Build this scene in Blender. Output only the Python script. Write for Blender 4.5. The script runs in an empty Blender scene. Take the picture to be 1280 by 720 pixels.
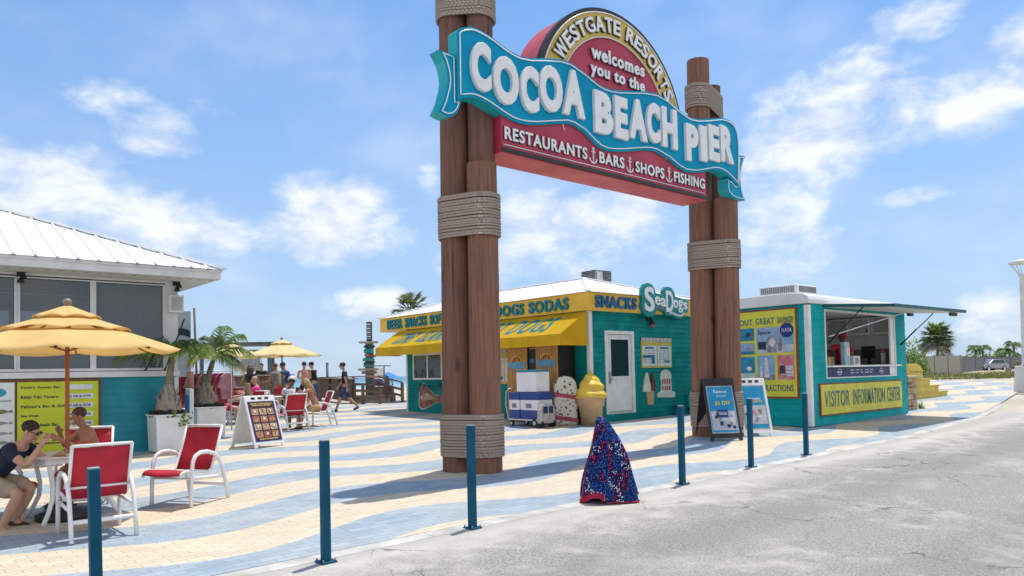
import bpy, bmesh, math, random
from math import sin, cos, pi, radians as rad, sqrt, atan2
from mathutils import Vector, Matrix
random.seed(7)
S = bpy.context.scene
COL = S.collection
# ------------------------------------------------------------------ camera
# world axes follow the site: X along the kerb and the arch, Y away from the car park, Z up (metres)
YAW, PITCH, ROLL = rad(41), rad(2.0), rad(-1.2)
cd = bpy.data.cameras.new('camera'); cam = bpy.data.objects.new('camera', cd); COL.objects.link(cam)
cd.sensor_width = 36.0; cd.lens = 36.0*930/1280; cd.shift_y = 75/1280; cd.clip_end = 9000; cd.clip_start = 0.05
cam.matrix_world = Matrix.Translation((0, 0, 1.5)) @ (Matrix.Rotation(-YAW, 4, 'Z') @ Matrix.Rotation(pi/2+PITCH, 4, 'X') @ Matrix.Rotation(ROLL, 4, 'Z'))
S.camera = cam
# ------------------------------------------------------------------ light
TOSUN = Vector((.29, .08, 1)).normalized()
SUN_E = math.asin(TOSUN.z); SUN_R = atan2(TOSUN.x, TOSUN.y)
sl = bpy.data.lights.new('sun', 'SUN'); sl.energy = 3.55; sl.angle = rad(.55); sl.color = (1, .955, .88)
so = bpy.data.objects.new('sun', sl); COL.objects.link(so)
so.rotation_euler = (-TOSUN).to_track_quat('-Z', 'Y').to_euler()
S.view_settings.view_transform = 'Standard'; S.view_settings.look = 'None'
S.view_settings.exposure = .27; S.view_settings.gamma = 1; S.view_settings.use_curve_mapping = False

def N(nt, t, **k):
    n = nt.nodes.new(t)
    for a, b in k.items():
        if a.startswith('i_'):
            n.inputs[int(a[2:]) if a[2:].isdigit() else a[2:].replace('_', ' ')].default_value = b
        else: setattr(n, a, b)
    return n
def mth(nt, op, a, b=None, c=None, clamp=False):
    n = nt.nodes.new('ShaderNodeMath'); n.operation = op; n.use_clamp = clamp
    for i, x in enumerate((a, b, c)):
        if x is None: continue
        if isinstance(x, (int, float)): n.inputs[i].default_value = x
        else: nt.links.new(x, n.inputs[i])
    return n.outputs[0]
def mixc(nt, f, a, b, mode='MIX'):
    n = nt.nodes.new('ShaderNodeMix'); n.data_type = 'RGBA'; n.blend_type = mode
    for i, x in ((0, f), (6, a), (7, b)):
        if isinstance(x, (int, float)): n.inputs[i].default_value = x
        elif isinstance(x, (tuple, list)): n.inputs[i].default_value = (*x[:3], 1)
        else: nt.links.new(x, n.inputs[i])
    return n.outputs[2]
def noise(nt, vec, scale, detail=3, rough=.55, dist=0):
    n = N(nt, 'ShaderNodeTexNoise', i_Scale=scale, i_Detail=detail, i_Roughness=rough, i_Distortion=dist)
    if vec: nt.links.new(vec, n.inputs['Vector'])
    return n.outputs['Fac']
def sstep(nt, x, a, b):
    n = nt.nodes.new('ShaderNodeMapRange'); n.interpolation_type = 'SMOOTHSTEP'
    n.inputs[1].default_value = a; n.inputs[2].default_value = b
    nt.links.new(x, n.inputs[0]); return n.outputs[0]
def coords(nt, scale=(1, 1, 1), rot=(0, 0, 0)):
    t = N(nt, 'ShaderNodeTexCoord'); m = N(nt, 'ShaderNodeMapping')
    m.inputs['Scale'].default_value = scale; m.inputs['Rotation'].default_value = rot
    nt.links.new(t.outputs['Object'], m.inputs[0]); return m.outputs[0]

# ------------------------------------------------------------------ sky with broken clouds plus unseen fill banks (directions in azimuth / elevation)
W = bpy.data.worlds.new('World'); S.world = W; W.use_nodes = True
nt = W.node_tree; nt.nodes.clear()
sky = N(nt, 'ShaderNodeTexSky', sky_type='NISHITA', sun_disc=False, sun_elevation=SUN_E, sun_rotation=SUN_R, altitude=0, air_density=1.0, dust_density=.3, ozone_density=1.4)
CLOUDS_AND_FILL = [(0.157,0.217,0.099,0.044,1),(0.265,0.185,0.101,0.038,1),(0.09,0.226,0.059,0.05,1),(0.5,0.225,0.07,0.04,1),(0.485,0.184,0.095,0.031,1),(0.541,0.091,0.058,0.023,1),(0.612,0.268,0.019,0.03,.6),(0.214,0.329,0.047,0.019,.6),(0.274,0.297,0.05,0.025,.7),(0.334,0.326,0.028,0.013,.5),(0.784,0.198,0.106,0.041,.9),(0.87,0.22,0.063,0.031,.8),(1.151,0.331,0.073,0.044,.9),(1.103,0.283,0.072,0.055,1),(1.202,0.296,0.05,0.044,.8),(1.283,0.29,0.052,0.042,.8),(1.223,0.391,0.049,0.021,.9),(1.071,0.171,0.056,0.049,.8),(1.054,0.232,0.057,0.058,.75),(1.297,0.049,0.045,0.029,.9),(1.224,0.198,0.04,0.011,.5),(1.01,0.392,0.03,0.011,.5),(0.74,0.147,0.128,0.032,.6),(1.331,0.337,0.042,0.039,.7),(0.952,0.18,0.06,0.041,.6),(1.402,0.208,0.056,0.064,.9),(0.01,0.15,0.066,0.048,.9),(-.5,.3,.25,.1,.9),(-1.2,.4,.2,.12,.8),(1.9,.3,.2,.1,.9),(-2.5,.45,1.0,.5,1.3),(2.75,.45,.8,.5,1.3),(-1.4,.55,.55,.4,1.1),(2.2,.3,.3,.2,1.1)]  # closing entries, the strongest, are unseen banks added outside the view for fill light
tc = N(nt, 'ShaderNodeTexCoord'); nrm = N(nt, 'ShaderNodeVectorMath', operation='NORMALIZE'); nt.links.new(tc.outputs['Generated'], nrm.inputs[0])
sx = N(nt, 'ShaderNodeSeparateXYZ'); nt.links.new(nrm.outputs[0], sx.inputs[0])
az = mth(nt, 'ARCTAN2', sx.outputs[0], sx.outputs[1]); el = mth(nt, 'ARCSINE', sx.outputs[2])
cvec = N(nt, 'ShaderNodeCombineXYZ'); nt.links.new(mth(nt, 'MULTIPLY', az, 1.0), cvec.inputs[0]); nt.links.new(mth(nt, 'MULTIPLY', el, 1.7), cvec.inputs[1])
n1 = noise(nt, cvec.outputs[0], 13, 9, .6, .25); n2 = noise(nt, cvec.outputs[0], 5, 5, .55)
field = None
for a0, e0, ra, re, st in CLOUDS_AND_FILL:
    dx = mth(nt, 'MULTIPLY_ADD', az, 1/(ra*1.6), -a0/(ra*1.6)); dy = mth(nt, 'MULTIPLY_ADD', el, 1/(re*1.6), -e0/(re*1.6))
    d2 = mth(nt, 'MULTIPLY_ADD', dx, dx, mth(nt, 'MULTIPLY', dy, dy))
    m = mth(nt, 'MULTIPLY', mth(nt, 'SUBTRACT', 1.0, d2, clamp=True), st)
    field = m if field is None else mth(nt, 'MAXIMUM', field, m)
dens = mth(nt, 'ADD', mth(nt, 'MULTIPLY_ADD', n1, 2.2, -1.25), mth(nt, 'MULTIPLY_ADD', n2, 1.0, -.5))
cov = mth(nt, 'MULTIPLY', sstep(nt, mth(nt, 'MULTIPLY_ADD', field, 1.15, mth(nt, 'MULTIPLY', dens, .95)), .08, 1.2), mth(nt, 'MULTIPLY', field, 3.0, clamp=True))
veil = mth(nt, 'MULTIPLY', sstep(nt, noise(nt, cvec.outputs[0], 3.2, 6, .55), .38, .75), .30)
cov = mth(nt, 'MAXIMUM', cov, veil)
lowhaze = mth(nt, 'MULTIPLY', mth(nt, 'SUBTRACT', 1.0, mth(nt, 'MULTIPLY', el, 1.7), clamp=True), .85)
cov2 = mth(nt, 'MAXIMUM', cov, lowhaze)
skyt = mixc(nt, 1.0, sky.outputs[0], (.72, 1.02, 1.24), 'MULTIPLY')
hs = N(nt, 'ShaderNodeHueSaturation', i_Saturation=1.05, i_Value=1.0); nt.links.new(skyt, hs.inputs['Color'])
c1 = mixc(nt, lowhaze, hs.outputs[0], (3.15, 3.9, 5.4))
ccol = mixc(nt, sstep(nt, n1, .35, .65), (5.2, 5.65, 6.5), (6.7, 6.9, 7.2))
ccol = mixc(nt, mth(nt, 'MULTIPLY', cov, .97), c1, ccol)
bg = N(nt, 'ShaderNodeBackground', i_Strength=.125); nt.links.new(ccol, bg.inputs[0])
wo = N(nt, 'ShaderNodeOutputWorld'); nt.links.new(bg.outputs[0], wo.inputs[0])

# ------------------------------------------------------------------ materials
MATS = {}
def M(name, col, rough=.6, var=.12, scale=6, bump=0., bscale=40, metal=0., stretch=(1, 1, 1), spec=.4, col2=None, transl=0., dirt=0.):
    if name in MATS: return MATS[name]
    m = bpy.data.materials.new(name); m.use_nodes = True; nt = m.node_tree
    b = nt.nodes['Principled BSDF']
    v = coords(nt, stretch)
    f = noise(nt, v, scale, 4)
    f = sstep(nt, f, .3, .7)
    c2 = col2 or tuple(min(1, c*(1-var*1.6)) for c in col); c1 = tuple(min(1, c*(1+var*.6)) for c in col) if not col2 else col
    out = mixc(nt, f, c2, c1)
    if dirt:
        g = sstep(nt, noise(nt, coords(nt, (1, 1, .25)), 2.5, 8, .7), .52, .75)
        out = mixc(nt, mth(nt, 'MULTIPLY', g, dirt), out, (.18, .15, .11))
    nt.links.new(out, b.inputs['Base Color'])
    b.inputs['Metallic'].default_value = metal; b.inputs['Specular IOR Level'].default_value = spec
    nt.links.new(mth(nt, 'MULTIPLY_ADD', f, -.12, rough+.06, clamp=True), b.inputs['Roughness'])
    if bump:
        bn = N(nt, 'ShaderNodeBump', i_Strength=bump, i_Distance=.01); nt.links.new(noise(nt, v, bscale, 5), bn.inputs['Height'])
        nt.links.new(bn.outputs[0], b.inputs['Normal'])
    if transl:
        tr = N(nt, 'ShaderNodeBsdfTranslucent'); nt.links.new(out, tr.inputs[0])
        mx = N(nt, 'ShaderNodeMixShader', i_Fac=transl); o = nt.nodes['Material Output']
        nt.links.new(b.outputs[0], mx.inputs[1]); nt.links.new(tr.outputs[0], mx.inputs[2]); nt.links.new(mx.outputs[0], o.inputs[0])
    MATS[name] = m; return m
def glass_mat(name, tint=(.05, .07, .08), alpha=.75, rough=.03):
    if name in MATS: return MATS[name]
    m = bpy.data.materials.new(name); m.use_nodes = True; nt = m.node_tree; b = nt.nodes['Principled BSDF']
    b.inputs['Base Color'].default_value = (*tint, 1); b.inputs['Roughness'].default_value = rough
    b.inputs['Specular IOR Level'].default_value = .8
    t = N(nt, 'ShaderNodeBsdfTransparent'); mx = N(nt, 'ShaderNodeMixShader', i_Fac=alpha)
    nt.links.new(t.outputs[0], mx.inputs[1]); nt.links.new(b.outputs[0], mx.inputs[2])
    nt.links.new(mx.outputs[0], nt.nodes['Material Output'].inputs[0]); MATS[name] = m; return m

# ------------------------------------------------------------------ mesh builder
class MB:
    def __init__(s): s.v = []; s.f = []; s.fm = []; s.fs = []; s.mats = []
    def mi(s, m):
        if m not in s.mats: s.mats.append(m)
        return s.mats.index(m)
    def add(s, vs, fs, m, smooth=False, X=None):
        o = len(s.v)
        s.v += [tuple(X @ Vector(v)) if X else tuple(v) for v in vs]
        k = s.mi(m)
        for f in fs: s.f.append([o+i for i in f]); s.fm.append(k); s.fs.append(smooth)
        return s
    def box(s, x0, x1, y0, y1, z0, z1, m, X=None):
        if x0 > x1: x0, x1 = x1, x0
        if y0 > y1: y0, y1 = y1, y0
        if z0 > z1: z0, z1 = z1, z0
        return s.add([(x0,y0,z0),(x1,y0,z0),(x1,y1,z0),(x0,y1,z0),(x0,y0,z1),(x1,y0,z1),(x1,y1,z1),(x0,y1,z1)],
              [(0,3,2,1),(4,5,6,7),(0,1,5,4),(1,2,6,5),(2,3,7,6),(3,0,4,7)], m, False, X)
    def hexa(s, P8, m):  # 4 bottom + 4 top points
        return s.add(P8, [(0,3,2,1),(4,5,6,7),(0,1,5,4),(1,2,6,5),(2,3,7,6),(3,0,4,7)], m)
    def beam(s, p, q, w, h, m, up=(0, 0, 1)):
        p, q = Vector(p), Vector(q); d = (q-p).normalized(); u = Vector(up)
        if abs(d.dot(u)) > .98: u = Vector((1, 0, 0))
        a = d.cross(u).normalized()*w/2; b = a.cross(d).normalized()*h/2
        return s.hexa([p-a-b, p+a-b, p+a+b, p-a+b, q-a-b, q+a-b, q+a+b, q-a+b], m)
    def tube(s, pts, r, m, n=8, closed=False, cap=True, smooth=True, flat=1.0):
        pts = [Vector(p) for p in pts]; L = len(pts); R = r if isinstance(r, (list, tuple)) else [r]*L
        vs = []; prev = None
        for i, p in enumerate(pts):
            d = (pts[(i+1) % L]-pts[i-1]) if closed else (pts[min(i+1, L-1)]-pts[max(i-1, 0)])
            d = d.normalized() if d.length > 1e-9 else Vector((0, 0, 1))
            if prev is None:
                u = Vector((0, 0, 1)) if abs(d.z) < .9 else Vector((1, 0, 0)); a = d.cross(u).normalized()
            else:
                a = prev-d*prev.dot(d); a = a.normalized() if a.length > 1e-6 else d.orthogonal().normalized()
            b = d.cross(a); prev = a
            for k in range(n):
                t = 2*pi*k/n; vs.append(p+(a*cos(t)+b*sin(t)*flat)*R[i])
        fs = []
        for i in range(L if closed else L-1):
            j = (i+1) % L
            for k in range(n): fs.append((i*n+k, i*n+(k+1) % n, j*n+(k+1) % n, j*n+k))
        s.add(vs, fs, m, smooth)
        if cap and not closed:
            o = len(s.v)-len(vs); k = s.mi(m)
            s.f.append([o+i for i in range(n)][::-1]); s.fm.append(k); s.fs.append(False)
            s.f.append([o+(L-1)*n+i for i in range(n)]); s.fm.append(k); s.fs.append(False)
        return s
    def lathe(s, prof, m, c=(0, 0, 0), n=20, smooth=True, X=None, sx=1, sy=1):
        vs = []
        for r, z in prof:
            for k in range(n): t = 2*pi*k/n; vs.append((c[0]+r*cos(t)*sx, c[1]+r*sin(t)*sy, c[2]+z))
        fs = [(i*n+k, i*n+(k+1) % n, (i+1)*n+(k+1) % n, (i+1)*n+k) for i in range(len(prof)-1) for k in range(n)]
        if prof[0][0] > 1e-4: fs.append(tuple(range(n))[::-1])
        if prof[-1][0] > 1e-4: fs.append(tuple((len(prof)-1)*n+k for k in range(n)))
        return s.add(vs, fs, m, smooth, X)
    def ball(s, c, r, m, n=14, k=9, X=None):
        r = r if isinstance(r, (tuple, list)) else (r, r, r); vs = []; fs = []
        for i in range(k+1):
            a = -pi/2+pi*i/k
            for j in range(n): b = 2*pi*j/n; vs.append((c[0]+r[0]*cos(a)*cos(b), c[1]+r[1]*cos(a)*sin(b), c[2]+r[2]*sin(a)))
        for i in range(k):
            for j in range(n): fs.append((i*n+j, i*n+(j+1) % n, (i+1)*n+(j+1) % n, (i+1)*n+j))
        return s.add(vs, fs, m, True, X)
    def prism(s, poly, a0, a1, m, ax='y', X=None):
        """poly in (x,z) extruded along y ('y'), (y,z) along x ('x') or (x,y) along z ('z')"""
        n = len(poly)
        f3 = {'y': lambda p, a: (p[0], a, p[1]), 'x': lambda p, a: (a, p[0], p[1]), 'z': lambda p, a: (p[0], p[1], a)}[ax]
        vs = [f3(p, a0) for p in poly]+[f3(p, a1) for p in poly]
        fs = [tuple(range(n)), tuple(range(2*n-1, n-1, -1))]+[(i, i+n, (i+1) % n+n, (i+1) % n) for i in range(n)]
        return s.add(vs, fs, m, False, X)
    def text(s, txt, x0, x1, z0, z1, y, m, depth=.01, off=0., bevel=0., X=None, fit=True, face='-y'):
        """text fitted into a rectangle; face '-y': reads along +x on a y plane; '-x': reads along -y on an x plane (x0,x1 are y values)"""
        vs, fs = glyphs(txt, off, bevel)
        ax0 = min(v[0] for v in vs); ax1 = max(v[0] for v in vs); ay0 = min(v[1] for v in vs); ay1 = max(v[1] for v in vs); zz = max(v[2] for v in vs) or 1
        sx = (x1-x0)/(ax1-ax0); sy = (z1-z0)/(ay1-ay0)
        if face == '-y': P3 = [(x0+(v[0]-ax0)*sx, y-depth*(.5+.5*v[2]/zz), z0+(v[1]-ay0)*sy) for v in vs]
        else: P3 = [(y-depth*(.5+.5*v[2]/zz), x0+(v[0]-ax0)*sx, z0+(v[1]-ay0)*sy) for v in vs]
        return s.add(P3, fs, m, False, X)
    def obj(s, name, parent=None, bevel=0., world=True, subsurf=0, loc=None, segs=2):
        me = bpy.data.meshes.new(name); o = bpy.data.objects.new(name, me); COL.objects.link(o)
        off = Vector((0, 0, 0))
        if parent is not None and world:
            q = parent
            while q is not None: off = off+Vector(q.location); q = q.parent
        if loc is not None: off = Vector(loc); o.location = loc
        me.from_pydata([Vector(v)-off for v in s.v], [], s.f)
        for m in s.mats: me.materials.append(m)
        me.polygons.foreach_set('material_index', s.fm); me.polygons.foreach_set('use_smooth', s.fs)
        bm = bmesh.new(); bm.from_mesh(me); bmesh.ops.recalc_face_normals(bm, faces=bm.faces); bm.to_mesh(me); bm.free()
        if parent is not None: o.parent = parent
        if bevel:
            b = o.modifiers.new('edge', 'BEVEL'); b.width = bevel; b.segments = segs; b.limit_method = 'ANGLE'; b.angle_limit = rad(40)
        if subsurf:
            b = o.modifiers.new('sub', 'SUBSURF'); b.levels = subsurf; b.render_levels = subsurf
        return o
_G = {}
def glyphs(txt, off=0., bevel=0.):
    k = (txt, off, bevel)
    if k not in _G:
        c = bpy.data.curves.new('t', 'FONT'); c.body = txt; c.size = 1; c.offset = off; c.extrude = .05; c.resolution_u = 4
        c.bevel_depth = bevel; c.bevel_resolution = 1; c.space_line = .85; c.space_character = 1.13; c.align_x = 'CENTER' if '\n' in txt else 'LEFT'
        o = bpy.data.objects.new('t', c); me = o.to_mesh()
        _G[k] = ([tuple(v.co) for v in me.vertices], [tuple(p.vertices) for p in me.polygons])
        o.to_mesh_clear(); bpy.data.objects.remove(o); bpy.data.curves.remove(c)
    return _G[k]
def tag(o, label=None, cat=None, group=None, kind=None):
    if label: o['label'] = label
    if cat: o['category'] = cat
    if group: o['group'] = group
    if kind: o['kind'] = kind
    return o
def thing(name, label, cat, loc=(0, 0, 0), rz=0, group=None):
    o = bpy.data.objects.new(name, None); COL.objects.link(o); o.location = loc; o.rotation_euler = (0, 0, rz)
    o.empty_display_size = .1
    return tag(o, label, cat, group)
def kids(o): return [c for c in list(bpy.data.objects) if c.parent == o]
def copy_tree(o, parent=None):
    c = o.copy(); COL.objects.link(c); c.parent = parent
    for k in kids(o): copy_tree(k, c)
    return c
FX, FY = sin(YAW), cos(YAW)
def gz(x, y): return .018*(max(-20, min(x*FX+y*FY, 45))-6.5)
def smooth01(t): t = max(0, min(1, t)); return t*t*(3-2*t)

# ------------------------------------------------------------------ palette
WHITE = M('white_paint', (.78, .77, .75), .45, .06, 5, dirt=.12); WHITEM = M('white_metal', (.82, .82, .83), .35, .05, 3)
TEAL = M('teal_siding', (.003, .25, .235), .6, .16, 2.2, bump=.15, bscale=30, spec=.12); YEL = M('golden_fascia', (.86, .52, .07), .5, .07, 3, spec=.2)
BLACK = M('black_plastic', (.018, .018, .02), .5, .3, 8); DARK = M('dark_interior', (.03, .03, .032), .8, .3, 3)
GREY = M('grey_metal', (.3, .31, .32), .4, .15, 6, metal=.6); ALU = M('aluminium', (.6, .6, .6), .35, .1, 6, metal=.8)
LETW = M('letter_white', (.8, .8, .8), .4, .04); LETT = M('letter_teal', (.0, .2, .24), .5, .1); NAVY = M('navy_ink', (.02, .03, .1), .5, .15)
INK = M('dark_ink', (.03, .035, .05), .6, .2)
# ================================================================== GROUND
def axes_grid(name, xs, ys, zf, m):   # grid in camera-yaw-free "depth/side" strips, world z from zf
    b = MB(); vs = []
    for d in ys:
        for a in xs: x = a*FY+d*FX; y = -a*FX+d*FY; vs.append((x, y, zf(x, y)))
    n = len(xs); fs = [(i*n+j, i*n+j+1, (i+1)*n+j+1, (i+1)*n+j) for i in range(len(ys)-1) for j in range(n-1)]
    b.add(vs, fs, m, True); return b.obj(name)
def land(x, y): return gz(x, y)-1.55*smooth01((y-36)/110)-.035
def sand_mat():
    m = bpy.data.materials.new('beach_sand'); m.use_nodes = True; nt = m.node_tree; b = nt.nodes['Principled BSDF']
    v = coords(nt); f = noise(nt, v, .35, 8, .65); g = noise(nt, v, 6, 6, .7)
    c = mixc(nt, sstep(nt, f, .35, .65), (.44, .38, .29), (.58, .53, .44)); c = mixc(nt, mth(nt, 'MULTIPLY', g, .5), c, (.36, .3, .22))
    nt.links.new(c, b.inputs['Base Color']); b.inputs['Roughness'].default_value = .95
    bn = N(nt, 'ShaderNodeBump', i_Strength=.5, i_Distance=.05); nt.links.new(g, bn.inputs['Height']); nt.links.new(bn.outputs[0], b.inputs['Normal']); return m
SAND = sand_mat()
xs = [-2500, -900, -400, -200, -120, -80, -60, -45, -35, -25, -15, -8, 0, 8, 15, 25, 35, 45, 60, 80, 120, 200, 400, 900, 2500]
ys = [-40, -20, -6, 0, 6, 12, 18, 24, 30, 36, 42, 45, 50, 58, 66, 75, 85, 95, 110, 125, 140, 155, 170, 190, 220, 300, 500, 1200, 3000, 6000]
tag(axes_grid('ground', xs, ys, land, SAND), kind='structure')

def paving_mat():
    m = bpy.data.materials.new('wave_pavers'); m.use_nodes = True; nt = m.node_tree; b = nt.nodes['Principled BSDF']
    t = N(nt, 'ShaderNodeTexCoord'); v = t.outputs['Object']; s = N(nt, 'ShaderNodeSeparateXYZ'); nt.links.new(v, s.inputs[0]); x, y = s.outputs[0], s.outputs[1]
    y0 = mth(nt, 'ADD', y, -6.75)
    ph = mth(nt, 'MULTIPLY', mth(nt, 'SUBTRACT', mth(nt, 'ADD', x, -4.5), mth(nt, 'MULTIPLY', y0, .08)), 2*pi/4.15)
    w = mth(nt, 'MULTIPLY', mth(nt, 'COSINE', ph), .34)
    q = mth(nt, 'FRACT', mth(nt, 'DIVIDE', mth(nt, 'SUBTRACT', y0, w), 1.87))
    cream = mth(nt, 'LESS_THAN', q, .5)
    br = N(nt, 'ShaderNodeTexBrick', offset=.5, i_Scale=1.0)
    br.inputs['Color1'].default_value = (1, 1, 1, 1); br.inputs['Color2'].default_value = (0, 0, 0, 1); br.inputs['Mortar'].default_value = (.5, .5, .5, 1)
    br.inputs['Mortar Size'].default_value = .0036; br.inputs['Brick Width'].default_value = .215; br.inputs['Row Height'].default_value = .108; br.inputs['Mortar Smooth'].default_value = .2; br.inputs['Bias'].default_value = 0
    nt.links.new(v, br.inputs['Vector'])
    big = noise(nt, v, .8, 6, .65); fine = noise(nt, v, 60, 4, .7)
    cc = mixc(nt, br.outputs['Color'], (.59, .475, .33), (.70, .59, .43)); cb = mixc(nt, br.outputs['Color'], (.25, .325, .39), (.34, .42, .485))
    c = mixc(nt, cream, cb, cc)
    c = mixc(nt, mth(nt, 'MULTIPLY', sstep(nt, big, .38, .72), .38), c, (.58, .53, .46))
    c = mixc(nt, mth(nt, 'MULTIPLY', fine, .22), c, (.28, .27, .25))
    st = sstep(nt, noise(nt, v, 1.7, 9, .75), .6, .74)
    c = mixc(nt, mth(nt, 'MULTIPLY', st, .32), c, (.22, .2, .18))
    c = mixc(nt, mth(nt, 'MULTIPLY', br.outputs['Fac'], .55), c, (.15, .13, .11))
    nt.links.new(c, b.inputs['Base Color']); b.inputs['Roughness'].default_value = .8; b.inputs['Specular IOR Level'].default_value = .3
    bn = N(nt, 'ShaderNodeBump', i_Strength=.5, i_Distance=.004); h = mth(nt, 'SUBTRACT', mth(nt, 'MULTIPLY', fine, .4), br.outputs['Fac'])
    nt.links.new(h, bn.inputs['Height']); nt.links.new(bn.outputs[0], b.inputs['Normal']); return m
def sheet(name, poly, m, dz, kind='structure'):
    b = MB(); b.add([(x, y, gz(x, y)+dz) for x, y in poly], [tuple(range(len(poly)))], m); return tag(b.obj(name), kind=kind)
PAVE = paving_mat()
sheet('plaza_paving', [(-14, 5.9), (15, 5.98), (20.5, 6.4), (26, 7.4), (33, 8.8), (45, 12.6), (46.5, 16.8), (35, 22), (22, 27.6), (14.6, 27.7), (14.6, 30), (-14, 30)], PAVE, 0)
def asphalt_mat():
    m = bpy.data.materials.new('sandy_asphalt'); m.use_nodes = True; nt = m.node_tree; b = nt.nodes['Principled BSDF']
    v = coords(nt); big = noise(nt, v, .45, 9, .68, .6); mid = noise(nt, v, 2.2, 8, .7, .4); fine = noise(nt, v, 52, 4, .85); fine2 = noise(nt, v, 95, 2, .85)
    drift = sstep(nt, mth(nt, 'ADD', mth(nt, 'MULTIPLY', big, .6), mth(nt, 'MULTIPLY', mid, .45)), .5, .68)
    c = mixc(nt, sstep(nt, fine, .38, .62), (.17, .16, .148), (.38, .362, .33)); c = mixc(nt, mth(nt, 'MULTIPLY', sstep(nt, fine2, .5, .75), .55), c, (.58, .55, .5))
    c = mixc(nt, mth(nt, 'MULTIPLY', drift, .62), c, mixc(nt, fine, (.45, .42, .36), (.63, .59, .52)))
    s = N(nt, 'ShaderNodeSeparateXYZ'); nt.links.new(v, s.inputs[0])
    edge = sstep(nt, mth(nt, 'ADD', s.outputs[1], mth(nt, 'MULTIPLY_ADD', mid, 1.2, -.6)), 4.7, 5.7)
    c = mixc(nt, mth(nt, 'MULTIPLY', edge, .65), c, (.6, .56, .5))
    oil = sstep(nt, noise(nt, v, 1.1, 5, .5), .66, .74); c = mixc(nt, mth(nt, 'MULTIPLY', oil, .4), c, (.07, .065, .06))
    lane = mth(nt, 'SINE', mth(nt, 'MULTIPLY', mth(nt, 'ADD', s.outputs[1], mth(nt, 'MULTIPLY', mid, .5)), 3.3)); c = mixc(nt, mth(nt, 'MULTIPLY', sstep(nt, lane, .1, .9), .22), c, (.13, .125, .12))
    cr = N(nt, 'ShaderNodeTexVoronoi', feature='DISTANCE_TO_EDGE', i_Scale=.55); 
    dv = N(nt, 'ShaderNodeVectorMath', operation='ADD'); nn = N(nt, 'ShaderNodeTexNoise', i_Scale=1.6, i_Detail=6); nt.links.new(v, nn.inputs['Vector']); nt.links.new(v, dv.inputs[0]); nt.links.new(nn.outputs['Color'], dv.inputs[1]); nt.links.new(dv.outputs[0], cr.inputs['Vector'])
    ck = mth(nt, 'MULTIPLY', mth(nt, 'LESS_THAN', cr.outputs['Distance'], .006), sstep(nt, noise(nt, v, .5, 3), .45, .6))
    c = mixc(nt, mth(nt, 'MULTIPLY', ck, .7), c, (.06, .055, .05))
    nt.links.new(c, b.inputs['Base Color']); b.inputs['Roughness'].default_value = .9; b.inputs['Specular IOR Level'].default_value = .25
    bn = N(nt, 'ShaderNodeBump', i_Strength=.6, i_Distance=.008); nt.links.new(mth(nt, 'ADD', fine, mth(nt, 'MULTIPLY', drift, .8)), bn.inputs['Height']); nt.links.new(bn.outputs[0], b.inputs['Normal']); return m
ASPH = asphalt_mat()
sheet('asphalt_lot', [(-40, -25), (60, -25), (60, 6.5), (33, 6.4), (26, 6.4), (20.5, 6.3), (15, 5.93), (-14, 5.85), (-40, 5.85)], ASPH, -.005)
CONC = M('worn_concrete', (.52, .5, .46), .85, .18, 3, bump=.3, bscale=60, dirt=.15)
b = MB()
xs_ = [-14, 0, 4, 8, 12, 15, 18, 20.5, 26]
for i in range(len(xs_)-1):
    def ky(x): return 5.9+.08*max(0, x)/15 if x <= 15 else 5.98+.42*(x-15)/5.5 if x <= 20.5 else 6.4+(x-20.5)/5.5
    x0, x1 = xs_[i], xs_[i+1]-.006
    b.hexa([(x0, ky(x0)-.17, gz(x0, 5.8)-.1), (x1, ky(x1)-.17, gz(x1, 5.8)-.1), (x1, ky(x1), gz(x1, 6)-.1), (x0, ky(x0), gz(x0, 6)-.1), (x0, ky(x0)-.17, gz(x0, 5.8)-.001), (x1, ky(x1)-.17, gz(x1, 5.8)-.001), (x1, ky(x1), gz(x1, 6)+.006), (x0, ky(x0), gz(x0, 6)+.006)], CONC)
tag(b.obj('kerb', bevel=.004), kind='structure')
# sand drifted up against the lot on the right: a low mound
def mound(name, cx, cy, rx_, ry_, h, m, seed, lab=None):
    rr = random.Random(seed); b = MB(); vs = []; n = 30; k = 10
    for i in range(k+1):
        for j in range(n):
            a = 2*pi*j/n; r = i/k; x = cx+rx_*r*cos(a)*(1+.08*sin(3*a+seed)); y = cy+ry_*r*sin(a)*(1+.1*cos(2*a+seed))
            vs.append((x, y, gz(x, y)-.03+h*(1-smooth01(r))+rr.uniform(-1, 1)*.03*h*(1-r)))
    fs = [(i*n+j, i*n+(j+1) % n, (i+1)*n+(j+1) % n, (i+1)*n+j) for i in range(k) for j in range(n)]
    b.add(vs, fs, m, True); return b.obj(name)
tag(mound('sand_bank', 30, 6.0, 9, 1.7, .32, SAND, 3), kind='structure')
def sea_mat():
    m = bpy.data.materials.new('sea_water'); m.use_nodes = True; nt = m.node_tree; b = nt.nodes['Principled BSDF']
    v = coords(nt, (.15, .4, 1)); f = noise(nt, v, 1, 6, .6); s = N(nt, 'ShaderNodeSeparateXYZ'); nt.links.new(coords(nt), s.inputs[0])
    sh = sstep(nt, s.outputs[1], 150, 420); c = mixc(nt, sh, (.08, .33, .36), (.015, .13, .24))
    foam = mth(nt, 'MULTIPLY', sstep(nt, noise(nt, coords(nt, (.03, .16, 1)), 1, 4), .58, .66), mth(nt, 'SUBTRACT', 1.0, sh))
    nt.links.new(mixc(nt, foam, c, (.8, .82, .82)), b.inputs['Base Color']); b.inputs['Roughness'].default_value = .3
    bn = N(nt, 'ShaderNodeBump', i_Strength=.4, i_Distance=.3); nt.links.new(f, bn.inputs['Height']); nt.links.new(bn.outputs[0], b.inputs['Normal']); return m
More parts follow.
